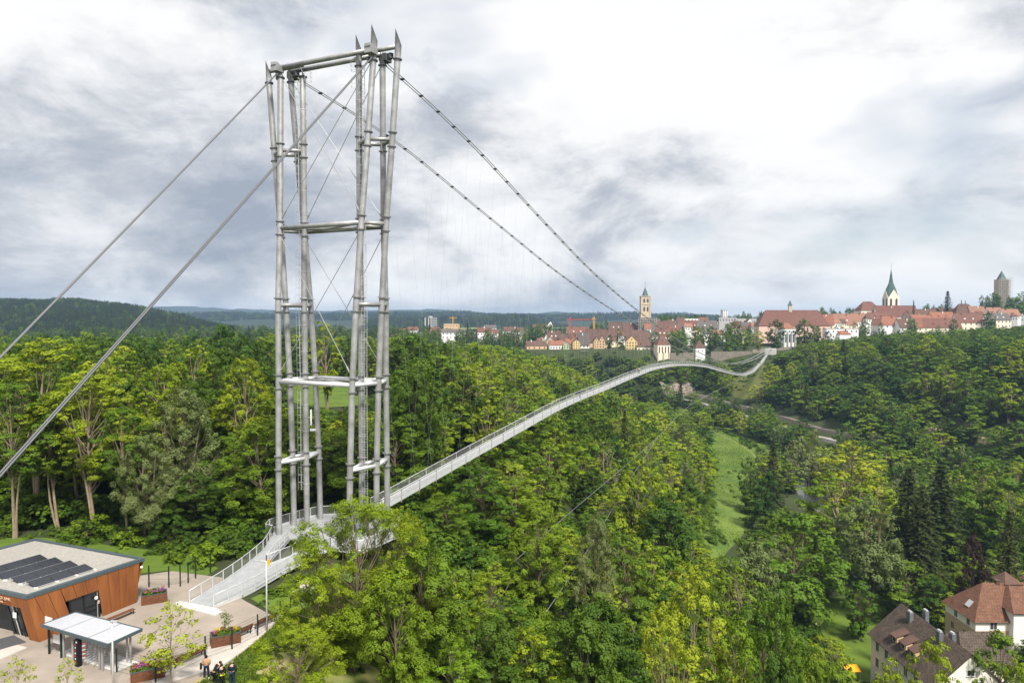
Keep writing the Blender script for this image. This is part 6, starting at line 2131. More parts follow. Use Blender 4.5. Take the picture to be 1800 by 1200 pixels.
# hand-placed trees: u of the crown, v of its top, distance, crown width in photo pixels, kind, variant, label
HAND = [
 (622, 868, 59, 250, 'front', 0, 'large airy light green tree in front of the foot of the bridge tower'),
 (655, 880, 64, 170, 'front', 0, 'airy crown standing behind the large airy tree, before the near tower leg'),
 (702, 888, 62, 150, 'front', 0, 'light green crown on the right of the large airy tree, over the deck end'),
 (728, 935, 66, 120, 'dark', 0, 'dark green tree close beside the large airy one, under the deck end'),
 (560, 945, 57, 170, 'front', 0, 'lower airy green tree left of the large one before the ramp'),
 (520, 1100, 50, 190, 'front', 0, 'bright green bush-like tree at the bottom edge below the big airy tree'),
 (705, 1010, 54, 130, 'mid', 0, 'mid-green tree right behind the lower part of the airy tree'),
 (300, 1052, 53.4, 118, 'young', 0, 'young yellow-green tree with thin trunk on the plaza'),
 (28, 1150, 47, 80, 'young', 0, 'wispy young tree top at the lower left corner'),
 (118, 1150, 47.5, 60, 'young', 0, 'small feathery young tree before the turnstile canopy'),
 (770, 1005, 66, 120, 'yellow', 0, 'slender yellow-leaved tree right of the airy tree'),
 (865, 985, 74, 120, 'ash', 1, 'upright olive-green tree with a pale bare trunk near the wind rope'),
 (850, 1060, 60, 120, 'ash', 0, 'light green tree top near the bottom, right of the yellow-leaved tree'),
 (800, 1130, 52, 150, 'ash', 1, 'pale green tree top at the bottom edge, left of centre'),
 (935, 1105, 56, 170, 'ash', 0, 'feathery light green crown at the bottom edge, centre'),
 (945, 880, 92, 130, 'mid', 1, 'tall mid-green tree with a visible dark trunk in the centre foreground'),
 (1045, 900, 98, 100, 'willow', 0, 'tall grey-green tree just right of the centre trunk tree'),
 (1060, 1045, 66, 170, 'mid', 0, 'round dark olive crown low in the centre'),
 (1225, 985, 78, 210, 'front', 1, 'large yellow-green maple with a pointed top right of centre'),
 (1170, 1050, 60, 160, 'front', 1, 'bright lime tree with long leaves at the bottom, right of centre'),
 (1085, 1165, 50, 120, 'mid', 1, 'leafy green crown at the very bottom, right of centre'),
 (1010, 1150, 56, 110, 'dark', 0, 'dark green crown low at the bottom centre'),
 (1120, 800, 150, 110, 'ash', 0, 'broad olive-green tree beside the wind rope junction'),
 (1185, 870, 140, 130, 'dark', 1, 'dark green tree on the slope left of the meadow'),
 (1330, 1030, 100, 150, 'mid', 2, 'mid-green tree in the lower right of centre'),
 (1385, 1035, 88, 125, 'mid', 0, 'bright green tree before the pink-walled shed'),
 (1290, 1080, 74, 150, 'ash', 0, 'light green tree beneath the yellow-green maple'),
 (1435, 1135, 80, 120, 'mid', 1, 'green tree at the bottom between shed and long house'),
 (1380, 1140, 68, 150, 'dark', 0, 'shaded tree at the bottom edge right of the lime tree'),
 (1405, 902, 176, 200, 'mid', 0, 'large rounded bright green tree beside the river'),
 (1330, 945, 160, 130, 'willow', 0, 'pale feathery willow left of the large rounded tree'),
 (1300, 985, 140, 120, 'ash', 0, 'olive-green bushy tree in front of the willow'),
 (1512, 1018, 178, 66, 'mid', 1, 'round garden tree on the lawn left of the long house'),
 (1585, 982, 190, 130, 'mid', 0, 'spreading tree behind the dark roofed long house'),
 (1630, 1010, 182, 90, 'dark', 0, 'dark tree between the two valley houses'),
 (1650, 1118, 95, 130, 'ash', 0, 'light green tree in front of the long house roof'),
 (1560, 1150, 92, 110, 'ash', 1, 'pale leafy tree in front of the long house wall'),
 (1760, 1105, 128, 110, 'mid', 1, 'bright bushy tree right of the long house gable'),
 (1790, 1150, 112, 90, 'ash', 0, 'light green tree at the bottom right corner'),
 (1598, 820, 205, 120, 'spruce', 0, 'large dark brown-green spruce in the right foreground'),
 (1655, 815, 215, 110, 'spruce', 1, 'second dark spruce just right of the largest one'),
 (1622, 850, 196, 100, 'spruce', 0, 'third dark spruce standing before the other two'),
 (1775, 895, 180, 70, 'spruce', 1, 'blue-green spruce at the right edge above the white house'),
 (1495, 770, 240, 130, 'yellow', 0, 'tall yellow-green tree in the valley right of the meadow'),
 (1470, 830, 218, 150, 'ash', 0, 'broad light green tree below the tall yellow-green tree'),
 (1530, 830, 222, 120, 'ash', 1, 'light green tree left of the dark spruces'),
 (1530, 870, 190, 130, 'willow', 0, 'grey-green tree before the light green valley trees'),
 (1720, 800, 232, 120, 'mid', 0, 'rounded green tree right of the dark spruces'),
 (1775, 835, 222, 110, 'mid', 1, 'green tree at the right edge below the hillside track'),
 (1712, 935, 178, 60, 'copper', 0, 'dark copper-leaved tree near the lane behind the white house'),
 (1320, 800, 300, 48, 'dark', 0, 'lone dark willow-shaped tree standing in the meadow'),
 (1360, 775, 305, 52, 'spruce', 0, 'tall conical tree beside the river'),
 (1345, 825, 272, 56, 'dark', 1, 'dark bushy tree on the river bank below the conical tree'),
 (1425, 752, 345, 70, 'willow', 0, 'silvery willow beside the road in the valley'),
 (1395, 768, 340, 60, 'willow', 0, 'second silvery willow left of the first by the road'),
 (1062, 770, 196, 90, 'bare', 0, 'half-bare tree with forked pale branches below the deck'),
 (1098, 720, 230, 44, 'spruce', 1, 'single dark conifer among the light trees below the deck'),
 (930, 705, 250, 50, 'copper', 0, 'reddish brown tree just left of the deck'),
 (60, 592, 97, 240, 'tall', 0, 'tall bright green tree at the left edge above the visitor building'),
 (165, 640, 91, 180, 'tall', 0, 'tall bright green tree with pale forked trunk left of the back stay'),
 (20, 660, 90, 150, 'tall', 1, 'bright green layered tree cut by the left picture edge'),
 (215, 605, 150, 110, 'yellow', 0, 'sparse yellow-green tree behind the crossing back stay ropes'),
 (315, 672, 98, 150, 'willow', 0, 'large silvery tree with slanting trunks behind the visitor building'),
 (100, 690, 93, 130, 'tall', 1, 'slim tree with bare pale trunk between the two tall bright trees'),
 (222, 705, 90, 110, 'tall', 1, 'slim mid-green tree with leaning pale trunk behind the visitor building'),
 (255, 760, 88, 110, 'willow', 0, 'smaller grey-green tree left of the large silvery tree'),
 (395, 760, 100, 120, 'mid', 0, 'dense green tree left of the tower foot'),
 (440, 790, 97, 100, 'dark', 0, 'dark green tree right next to the left tower leg'),
 (345, 830, 92, 130, 'dark', 1, 'deep green tree behind the left railing of the ramp'),
 (300, 900, 88, 110, 'dark', 0, 'shaded low tree right of the visitor building roof'),
 (400, 565, 190, 110, 'dark', 0, 'tall rounded dark tree on the skyline left of the tower'),
 (320, 638, 140, 100, 'mid', 0, 'mid-green rounded tree below the dark skyline tree'),
 (440, 655, 135, 110, 'yellow', 0, 'yellow-green tree immediately left of the tower'),
 (575, 562, 210, 70, 'ash', 1, 'tall light tree on the skyline between the tower legs'),
 (725, 585, 245, 120, 'mid', 0, 'broad green tree on the skyline right of the tower'),
 (600, 735, 150, 90, 'mid', 1, 'green tree seen between the two tower legs below the lawn'),
 (745, 705, 175, 90, 'ash', 0, 'yellow-green tree right of the near tower leg'),
 (830, 612, 300, 90, 'mid', 1, 'light green tree on the edge of the forest right of the tower'),
 # trees of the old town
 (1071, 586, 726, 16, 'dark', 0, 'left one of the two dark round trees before the brown roofs'),
 (1092, 582, 722, 20, 'dark', 1, 'right one of the two dark round trees before the brown roofs'),
 (1152, 580, 715, 24, 'dark', 0, 'dark tree behind the chapel roof'),
 (1195, 577, 690, 34, 'mid', 0, 'light green park tree just right of the chapel'),
 (1222, 572, 700, 30, 'dark', 1, 'dark park tree behind the small white wall tower'),
 (1252, 570, 690, 28, 'dark', 0, 'dark park tree right of the white wall tower'),
 (1280, 568, 676, 34, 'mid', 1, 'tallest light park tree in the row by the bridge end'),
 (1308, 580, 672, 26, 'mid', 2, 'medium park tree in the row by the bridge end'),
 (1333, 580, 668, 30, 'ash', 0, 'yellowish park tree left of the bridge end'),
 (1362, 559, 676, 38, 'dark', 0, 'large dark tree before the pink monastery wall'),
 (1415, 559, 690, 44, 'dark', 1, 'large dark tree before the monastery roof, right of the choir'),
 (1294, 565, 715, 44, 'dark', 1, 'wide dark tree behind the park tree row'),
 (1455, 582, 700, 22, 'copper', 0, 'purple-leaved tree left of the white modern building'),
 (1606, 527, 842, 9, 'spruce', 0, 'small slim conifer right of the minster spire'),
 (1666, 511, 846, 22, 'spruce', 1, 'tall dark conifer above the right-hand roofs'),
 (1690, 527, 860, 8, 'spruce', 0, 'left one of the pair of thin conifers above the hipped roof'),
 (1697, 528, 860, 8, 'spruce', 0, 'right one of the pair of thin conifers above the hipped roof'),
 (1741, 545, 765, 24, 'dark', 0, 'dark tree between the two cream houses at the right'),
 (1746, 513, 905, 34, 'dark', 1, 'big dark tree left of the scaffolded watch tower'),
 (1785, 520, 880, 44, 'mid', 0, 'green tree below the scaffolded watch tower'),
 (1800, 512, 915, 40, 'mid', 1, 'green tree at the right edge beside the watch tower'),
 (838, 578, 800, 12, 'spruce', 0, 'tall dark conifer before the white suburb house'),
 (822, 566, 850, 11, 'spruce', 1, 'dark conifer right of the long white suburb house'),
 (802, 583, 780, 11, 'spruce', 0, 'dark conifer before the long white suburb house'),
 (754, 570, 860, 9, 'spruce', 1, 'dark conifer in front of the high-rise block'),
]

# ---------------------------------------------------------------- which ground may carry trees
def inpoly(x, y, poly):
    P = np.asarray(poly, float)
    x, y = np.asarray(x, float), np.asarray(y, float)
    c = np.zeros(x.shape, bool)
    j = len(P) - 1
    for i in range(len(P)):
        m = ((P[i, 1] > y) != (P[j, 1] > y)) & (x < (P[j, 0] - P[i, 0]) * (y - P[i, 1]) / (P[j, 1] - P[i, 1] + 1e-12) + P[i, 0])
        c ^= m
        j = i
    return c

def dist_line(x, y, pts):
    d = np.full(np.shape(x), 1e9)
    for p, q in zip(pts[:-1], pts[1:]):
        dx, dy = q[0] - p[0], q[1] - p[1]
        t = np.clip(((x - p[0]) * dx + (y - p[1]) * dy) / (dx * dx + dy * dy + 1e-9), 0, 1)
        d = np.minimum(d, np.hypot(x - p[0] - t * dx, y - p[1] - t * dy))
    return d

CLEAR = [  # picture polygons that nothing planted nearer than the given distance may cover
 (MEADOW_PX, 290), ([(1372, 822), (1412, 822), (1405, 892), (1368, 892)], 330), ([(1445, 1040), (1540, 1035), (1545, 1128), (1470, 1120)], 200),
 ([(1540, 1060), (1800, 1015), (1800, 1200), (1545, 1200)], 150), ([(1650, 1015), (1800, 1010), (1800, 1115), (1655, 1115)], 165),
 ([(505, 672), (640, 680), (648, 712), (505, 708)], 255), ([(0, 930), (470, 930), (520, 1000), (520, 1200), (0, 1200)], 86), ([(310, 1000), (470, 915), (560, 890), (700, 885), (690, 960), (400, 1080)], 90),
 ([(1215, 700), (1300, 722), (1400, 750), (1450, 765), (1450, 778), (1390, 765), (1290, 735), (1215, 714)], 430), ([(1168, 680), (1225, 680), (1225, 702), (1168, 700)], 600),
 ([(1270, 668), (1345, 640), (1350, 692), (1290, 698)], 470), ([(1690, 758), (1800, 774), (1800, 798), (1690, 774)], 330),
]
for t in np.arange(10, 604, 12.0):
    a_, b_ = pix(br(t, 0, deck_z(t) - 0.8)), pix(br(min(606, t + 12), 0, deck_z(min(606, t + 12)) - 0.8))
    a2, b2 = pix(br(t, 0, deck_z(t) + 1.6)), pix(br(min(606, t + 12), 0, deck_z(min(606, t + 12)) + 1.6))
    CLEAR.append(([a_, b_, b2, a2], float(br(t, 0, 0)[1]) + 2))
for w_ in (rope_a, rope_b):
    for q in range(0, len(w_) - 4, 4):
        a_, b_ = pix(w_[q]), pix(w_[min(len(w_) - 1, q + 4)])
        CLEAR.append(([(a_[0], a_[1] - 3), (b_[0], b_[1] - 3), (b_[0], b_[1] + 3), (a_[0], a_[1] + 3)], float(min(w_[q][1], w_[min(len(w_) - 1, q + 4)][1])) - 2))
TL_U = [0, 130, 300, 480, 640, 740, 800, 900, 926, 1020, 1060, 1100, 1160, 1225, 1320, 1345, 1372, 1400, 1440, 1470, 1510, 1560, 1620, 1690, 1730, 1800, 2000]
TL_V = [585, 574, 578, 570, 575, 585, 598, 606, 616, 622, 620, 624, 632, 629, 632, 645, 620, 612, 602, 600, 598, 585, 584, 583, 581, 579, 577]

pts_x, pts_y, hts, rads, keys, zone = [], [], [], [], [], []
rs = np.random.default_rng(21)
def bank(x, y):
    """side (True = tower side) and how far up the bank (0 floor .. 1 top)"""
    best, side, par = 1e12, 0, None
    for k in range(len(VAL) - 1):
        p, q = VAL[k], VAL[k + 1]
        dx, dy = q[0] - p[0], q[1] - p[1]
        t = min(1, max(0, ((x - p[0]) * dx + (y - p[1]) * dy) / (dx * dx + dy * dy)))
        ex, ey = x - p[0] - t * dx, y - p[1] - t * dy
        d = math.hypot(ex, ey)
        if d < best:
            best, side, par = d, dx * ey - dy * ex, p[2:] + t * (q[2:] - p[2:])
    W = par[1] if side > 0 else par[2]
    return side > 0, (best - par[0]) / W

def bank_arr(x, y):
    best, side = np.full(len(x), 1e12), np.zeros(len(x))
    par = np.zeros((len(x), 3))
    for k in range(len(VAL) - 1):
        p, q = VAL[k], VAL[k + 1]
        dx, dy = q[0] - p[0], q[1] - p[1]
        t = np.clip(((x - p[0]) * dx + (y - p[1]) * dy) / (dx * dx + dy * dy), 0, 1)
        ex, ey = x - p[0] - t * dx, y - p[1] - t * dy
        d = np.hypot(ex, ey)
        m = d < best
        best, side = np.where(m, d, best), np.where(m, dx * ey - dy * ex, side)
        par = np.where(m[:, None], p[2:] + t[:, None] * (q[2:] - p[2:]), par)
    return side > 0, (best - par[:, 0]) / np.where(side > 0, par[:, 1], par[:, 2])

cand = []
y = 46.0
while y < 760:
    st_ = 6.6 if y < 160 else (8.0 if y < 330 else 9.6)
    x0, x1 = -0.80 * y - 8, 0.80 * y + 8
    xs = np.arange(x0, x1, st_)
    for x in xs:
        cand.append((x + rs.uniform(-.42, .42) * st_, y + rs.uniform(-.42, .42) * st_, st_))
    y += st_
cand = np.array(cand)
cx_, cy_ = cand[:, 0], cand[:, 1]
ok = ~inpoly(cx_, cy_, MEADOW) & ~inpoly(cx_, cy_, GARDEN) & ~inpoly(cx_, cy_, LAWN) & ~inpoly(cx_, cy_, BARE)
ok &= ~inpoly(cx_, cy_, [(-75, 38), (-12, 38), (-13, 62), (-20, 74), (-26, 82), (-33, 90), (-33, 82), (-37, 82), (-60, 88), (-90, 84)])
ok &= dist_line(cx_, cy_, river_pts) > 7.5
ok &= dist_line(cx_, cy_, road_pts) > 6.0
ok &= dist_line(cx_, cy_, rail_pts) > 6.0
ok &= dist_line(cx_, cy_, path_pts) > 4.0
ok &= dist_line(cx_, cy_, lane_pts) > 3.5
ok &= ~((np.abs((cx_ - BC[0]) * BV[0] + (cy_ - BC[1]) * BV[1]) < 11) & (np.abs((cx_ - BC[0]) * AV[0] + (cy_ - BC[1]) * AV[1]) < 9))
for (bx0, by0, bx1, by1) in [(76, 126, 104, 156), (100, 154, 140, 172), (69, 174, 80, 186)] + TOWN_BOX:
    ok &= ~((cx_ > bx0) & (cx_ < bx1) & (cy_ > by0) & (cy_ < by1))
cand = cand[ok]
zc = height(cand[:, 0], cand[:, 1])
b_left, b_s = bank_arr(cand[:, 0], cand[:, 1])
nz_arr = vnoise(cand[:, 0], cand[:, 1], 34, 9)
CLEAR_A = []
for poly, dmax in CLEAR:
    P = np.array(poly, float)
    CLEAR_A.append((P, dmax, P[:, 0].min(), P[:, 0].max(), P[:, 1].min(), P[:, 1].max()))
trees = []     # key, variant, x, y, z, H, R, rot, zone
for ci in range(len(cand)):
    x, y, st_ = cand[ci]
    z, left, s, nz_ = zc[ci], b_left[ci], b_s[ci], nz_arr[ci]
    q, q2 = rs.uniform(), rs.uniform()
    if left and s >= 1:
        if y > 360:
            continue
        zone_ = 'plateau'
        if y < 101 and x < -36:
            continue
        key = 'ash' if q < 0.22 else ('mid' if q < 0.60 else ('dark' if q < 0.94 else 'yellow'))
        if y > 165:
            key = 'dark' if q < 0.62 else ('mid' if q < 0.92 else 'ash')
        H = rs.uniform(13, 24)
    elif left and s > 0.02:
        if y > 560:
            continue
        zone_ = 'left_bank'
        key = ('dark' if q < 0.6 else 'mid') if (y < 105 and x < 14) else 'ash' if q < 0.26 + 0.3 * nz_ else ('mid' if q < 0.72 else ('dark' if q < 0.90 else ('yellow' if q < 0.95 else 'willow')))
        H = rs.uniform(11, 22)
    elif s <= 0.02:
        if y > 560:
            continue
        zone_ = 'floor'
        if rs.uniform() < 0.12:
            continue
        key = 'ash' if q < 0.30 else ('mid' if q < 0.62 else ('dark' if q < 0.76 else ('willow' if q < 0.90 else ('yellow' if q < 0.95 else 'spruce'))))
        H = rs.uniform(11, 19)
    elif s < 1.0:
        zone_ = 'right_bank'
        key = 'dark' if q < 0.60 - 0.45 * nz_ else ('mid' if q < 0.80 else ('ash' if q < 0.92 else ('spruce' if q < 0.955 else ('yellow' if q < 0.975 else 'willow'))))
        H = rs.uniform(7, 15) if q2 < 0.55 else rs.uniform(13, 23)
    else:
        if y > 720 or rs.uniform() < 0.25:
            continue
        zone_ = 'town_edge'
        key = 'dark' if q < 0.45 else ('mid' if q < 0.9 else 'ash')
        H = rs.uniform(9, 16)
    Rw = st_ * rs.uniform(0.70, 0.98) * (0.6 if key == 'spruce' else 1) * (0.8 if H < 13 else 1)
    t_along = (x - BC[0]) * AV[0] + (y - BC[1]) * AV[1]
    offb = abs((x - BC[0]) * BV[0] + (y - BC[1]) * BV[1])
    if offb < 6 and 0 < t_along < 600:
        H = min(H, deck_z(t_along) - 3.0 - z)
    # keep the skyline of the photograph
    u, v = pix((x, y, z + H))
    vt = float(np.interp(u, TL_U, TL_V)) + (rs.uniform(0, 20) if zone_ == 'plateau' else rs.uniform(-9, 6) if u > 1400 else rs.uniform(-2, 6))
    if v < vt:
        zt_ = at(u, vt, y)[2]
        H = min(H, zt_ - z) * rs.uniform(0.86, 1.0)
    if H < 4.0:
        continue
    # do not hide what the photograph shows
    for _ in range(4):
        bad = False
        ru = Rw * FPX / y
        ub, vb2 = pix((x, y, z + 0.5))
        ut, vt2 = pix((x, y, z + H))
        for poly, dmax, bx0, bx1, by0, by1 in CLEAR_A:
            if y >= dmax or bx0 > u + ru or bx1 < u - ru or by0 > vb2 or by1 < vt2:
                continue
            pu = np.array([u + ru * k for k in (-0.95, 0, 0.95, -0.7, 0.7, 0, 0, -0.5, 0.5)])
            pv = np.array([vb2 + (vt2 - vb2) * k for k in (0.5, 0.5, 0.5, 0.8, 0.8, 0.99, 0.75, 0.93, 0.93)])
            if inpoly(pu, pv, poly).any():
                bad = True
                break
            # thin polygons: test their corners and middles against the crown box too
            P = np.array(poly)
            Pm = np.concatenate([P, (P + np.roll(P, 1, 0)) / 2])
            if (((Pm[:, 0] - u) / ru) ** 2 + ((Pm[:, 1] - (vb2 + vt2) / 2) / max(1, (vb2 - vt2) / 2)) ** 2 < 1).any():
                bad = True
                break
        if not bad:
            break
        H *= 0.62
        Rw *= 0.85
        if H < 3.2:
            break
    if bad:
        continue
    if H < 7:
        key = 'bush'
        Rw = max(Rw, 2.2) if st_ > 5 else Rw
    trees.append([key, int(rs.integers(0, 3)), x, y, z, H, Rw, rs.uniform(0, 6.28), zone_])
# woods standing behind and above the town on the right
for (u0, u1, v0, v1, Y0, Y1, n) in ((1155, 1240, 550, 560, 960, 1050, 40), (1240, 1345, 551, 562, 960, 1020, 34), (1440, 1520, 538, 552, 950, 1010, 34), (1300, 1345, 545, 556, 900, 960, 16), (1625, 1680, 533, 545, 920, 980, 16), (1720, 1830, 515, 545, 880, 1000, 46),
                                    (930, 1000, 566, 582, 850, 960, 30), (1040, 1070, 560, 578, 900, 960, 10), (700, 930, 574, 600, 720, 980, 120), (1000, 1130, 572, 590, 800, 900, 26), (1170, 1330, 570, 590, 740, 860, 40), (1560, 1800, 556, 586, 740, 830, 60), (1400, 1560, 560, 590, 735, 800, 30)):
    for _ in range(n):
        u, Y = rs.uniform(u0, u1), rs.uniform(Y0, Y1)
        v = rs.uniform(v0, v1)
        p = at(u, v, Y)
        if any(b0 < p[0] < b2 and b1 - 8 < Y < b3 for b0, b1, b2, b3 in TOWN_BOX):
            continue
        z = hz(p[0], Y)
        H = p[2] - z
        if H < 5:
            continue
        H = min(H, 26)
        z = p[2] - H
        trees.append(['dark' if rs.uniform() < 0.6 else 'mid', int(rs.integers(0, 3)), p[0], Y, z, H, rs.uniform(3.6, 6.0), rs.uniform(0, 6), 'town'])

for _ in range(900):
    Y = rs.uniform(370, 1300)
    u = rs.uniform(-40, 760)
    X = (u - 900) / FPX * Y
    left, s = bank(X, Y)
    if s < 1.0:
        continue
    z = hz(X, Y)
    H = rs.uniform(12, 19)
    trees.append(['dark' if rs.uniform() < .55 else ('mid' if rs.uniform() < .7 else 'spruce'), int(rs.integers(0, 3)), X, Y, z, H, rs.uniform(4.5, 7), rs.uniform(0, 6), 'plateau'])

# coarse visibility: splat crowns front to back, count the cells each one shows
CELL = 4
buf = np.zeros((1200 // CELL, 1800 // CELL), bool)
hand_world = []
for (u, v, Y, wpx, key, var, lab) in HAND:
    p = at(u, v, Y)
    z = hz(p[0], Y)
    if p[2] - z > 34:
        z = p[2] - 30
    if p[2] - z < 4:
        z = p[2] - 10
    hand_world.append([key, var, p[0], Y, z, p[2] - z, wpx * Y / FPX / 2, (u * 0.37) % 6.28, 'hand', lab])
allT = sorted(trees + hand_world, key=lambda t: t[3])
vis = []
for t in allT:
    ut, vt_ = pix((t[2], t[3], t[4] + t[5]))
    ub, vb2 = pix((t[2], t[3], t[4] + 0.15 * t[5]))
    ru = t[6] * FPX / t[3]
    i0, i1 = int(max(0, (ut - ru) // CELL)), int(min(buf.shape[1] - 1, (ut + ru) // CELL))
    j0, j1 = int(max(0, vt_ // CELL)), int(min(buf.shape[0] - 1, vb2 // CELL))
    n = 0
    if i1 >= i0 and j1 >= j0:
        jj, ii = np.mgrid[j0:j1 + 1, i0:i1 + 1]
        uc, vc = (ii + 0.5) * CELL, (jj + 0.5) * CELL
        inside = ((uc - ut) / max(ru, 2)) ** 2 + ((vc - (vt_ + vb2) / 2) / max((vb2 - vt_) / 2, 2)) ** 2 < 1
        sub_ = buf[j0:j1 + 1, i0:i1 + 1]
        n = int((inside & ~sub_).sum())
        sub_ |= inside
        t_c = (uc[inside].mean() if inside.any() else ut, vc[inside].mean() if inside.any() else vt_)
    else:
        t_c = (ut, vt_)
    vis.append((n, t_c))

REGIONS = [  # picture boxes -> words that let one find the place
 (0, 250, 560, 700, 'in the forest under the wooded hill'), (250, 470, 560, 660, 'on the forest skyline left of the tower'), (0, 250, 700, 1000, 'behind the visitor building roof'),
 (250, 470, 660, 800, 'in the wood above the ramp'), (250, 480, 800, 1000, 'in the shade beside the ramp railing'), (470, 690, 560, 700, 'seen between the tower columns at lawn height'),
 (470, 690, 700, 900, 'seen between the lower tower columns'), (690, 800, 560, 660, 'on the forest edge just right of the tower'), (690, 800, 660, 760, 'on the slope right of the near tower leg'),
 (690, 830, 760, 900, 'under the first stretch of deck'), (800, 930, 590, 680, 'on the wooded slope in front of the suburb'), (800, 960, 680, 760, 'on the slope just left of the rising deck'),
 (930, 1100, 620, 700, 'behind the middle of the deck'), (830, 1000, 760, 900, 'in the wood below the rising deck'), (960, 1120, 690, 780, 'right below the middle of the deck'),
 (1000, 1130, 780, 900, 'on the slope near the wind rope junction'), (1120, 1250, 690, 800, 'on the slope between the deck and the meadow'), (1130, 1260, 800, 900, 'on the slope left of the meadow'),
 (690, 900, 900, 1050, 'right of the airy foreground tree'), (900, 1100, 900, 1050, 'in the centre foreground wood'), (1100, 1300, 900, 1050, 'in the wood below the meadow'),
 (690, 1000, 1050, 1200, 'at the bottom edge left of centre'), (1000, 1300, 1050, 1200, 'at the bottom edge right of centre'), (1300, 1550, 880, 1050, 'in the valley left of the houses'),
 (1300, 1560, 1050, 1200, 'at the bottom near the long house'), (1550, 1800, 900, 1030, 'behind the two valley houses'), (1550, 1800, 1030, 1200, 'around the two valley houses'),
 (1250, 1420, 700, 800, 'beside the valley road'), (1250, 1420, 800, 900, 'between meadow and river'), (1420, 1600, 740, 900, 'in the valley right of the river'), (1600, 1800, 780, 900, 'below the hillside track'),
 (740, 1180, 600, 690, 'on the dark slope below the old town'), (1180, 1350, 630, 700, 'on the steep bank under the bridge end'), (1350, 1480, 590, 680, 'on the hillside right of the bridge end'),
 (1350, 1500, 680, 760, 'on the lower hillside above the valley road'), (1480, 1620, 570, 680, 'on the hillside below the minster'), (1620, 1800, 570, 680, 'on the hillside below the right-hand town houses'),
 (1480, 1640, 680, 780, 'halfway down the right-hand hillside'), (1640, 1800, 680, 780, 'on the hillside above the bare track'),
]
def region(u, v):
    for (a_, b_, c_, d_, w) in REGIONS:
        if a_ <= u < b_ and c_ <= v < d_:
            return w
    return 'among the houses of the old town' if v < 640 else 'in the valley wood'
LOOK = {'ash': 'light green broadleaf tree', 'mid': 'mid-green broadleaf tree', 'dark': 'dark green broadleaf tree', 'yellow': 'yellow-green broadleaf tree', 'willow': 'grey-green willow-like tree', 'spruce': 'dark conical spruce', 'bush': 'low green shrub'}
order = sorted([(vis[i][0], i) for i in range(len(allT)) if allT[i][8] != 'hand'], reverse=True)
chosen = {'broad': 0, 'other': 0}
indiv, rest = [], []
for n, i in order:
    t = allT[i]
    cls = 'broad' if NAMES[t[0]] == 'broadleaf_tree' else 'other'
    lim = 285 - sum(1 for h in HAND if NAMES[h[4]] == 'broadleaf_tree') if cls == 'broad' else 60
    if n >= 14 and chosen[cls] < lim:
        chosen[cls] += 1
        indiv.append(i)
    else:
        rest.append(i)
for t in hand_world:
    plant(t[0], t[1], t[2], t[3], t[4], t[5], t[6], t[7], t[9], None)
ORD = ['leftmost', 'second from left', 'third from left', 'fourth from left', 'fifth from left', 'sixth from left', 'seventh from left', 'eighth from left', 'ninth from left', 'tenth from left']
same = {}
for i in indiv:
    same.setdefault((allT[i][0], region(*vis[i][1])), []).append(i)
place = {}
for k_, v_ in same.items():
    v_.sort(key=lambda i: vis[i][1][0])
    for q, i in enumerate(v_):
        place[i] = '' if len(v_) == 1 else ('rightmost' if q == len(v_) - 1 else (ORD[q] if q < 5 else ['', 'rightmost', 'second from right', 'third from right', 'fourth from right', 'fifth from right', 'sixth from right', 'seventh from right'][min(7, len(v_) - q)])) + ' '
for i in indiv:
    t = allT[i]
    w = region(*vis[i][1])
    plant(t[0], t[1], t[2], t[3], t[4], t[5], t[6], t[7], place[i] + LOOK[t[0]] + ' ' + w, 'trees ' + w)

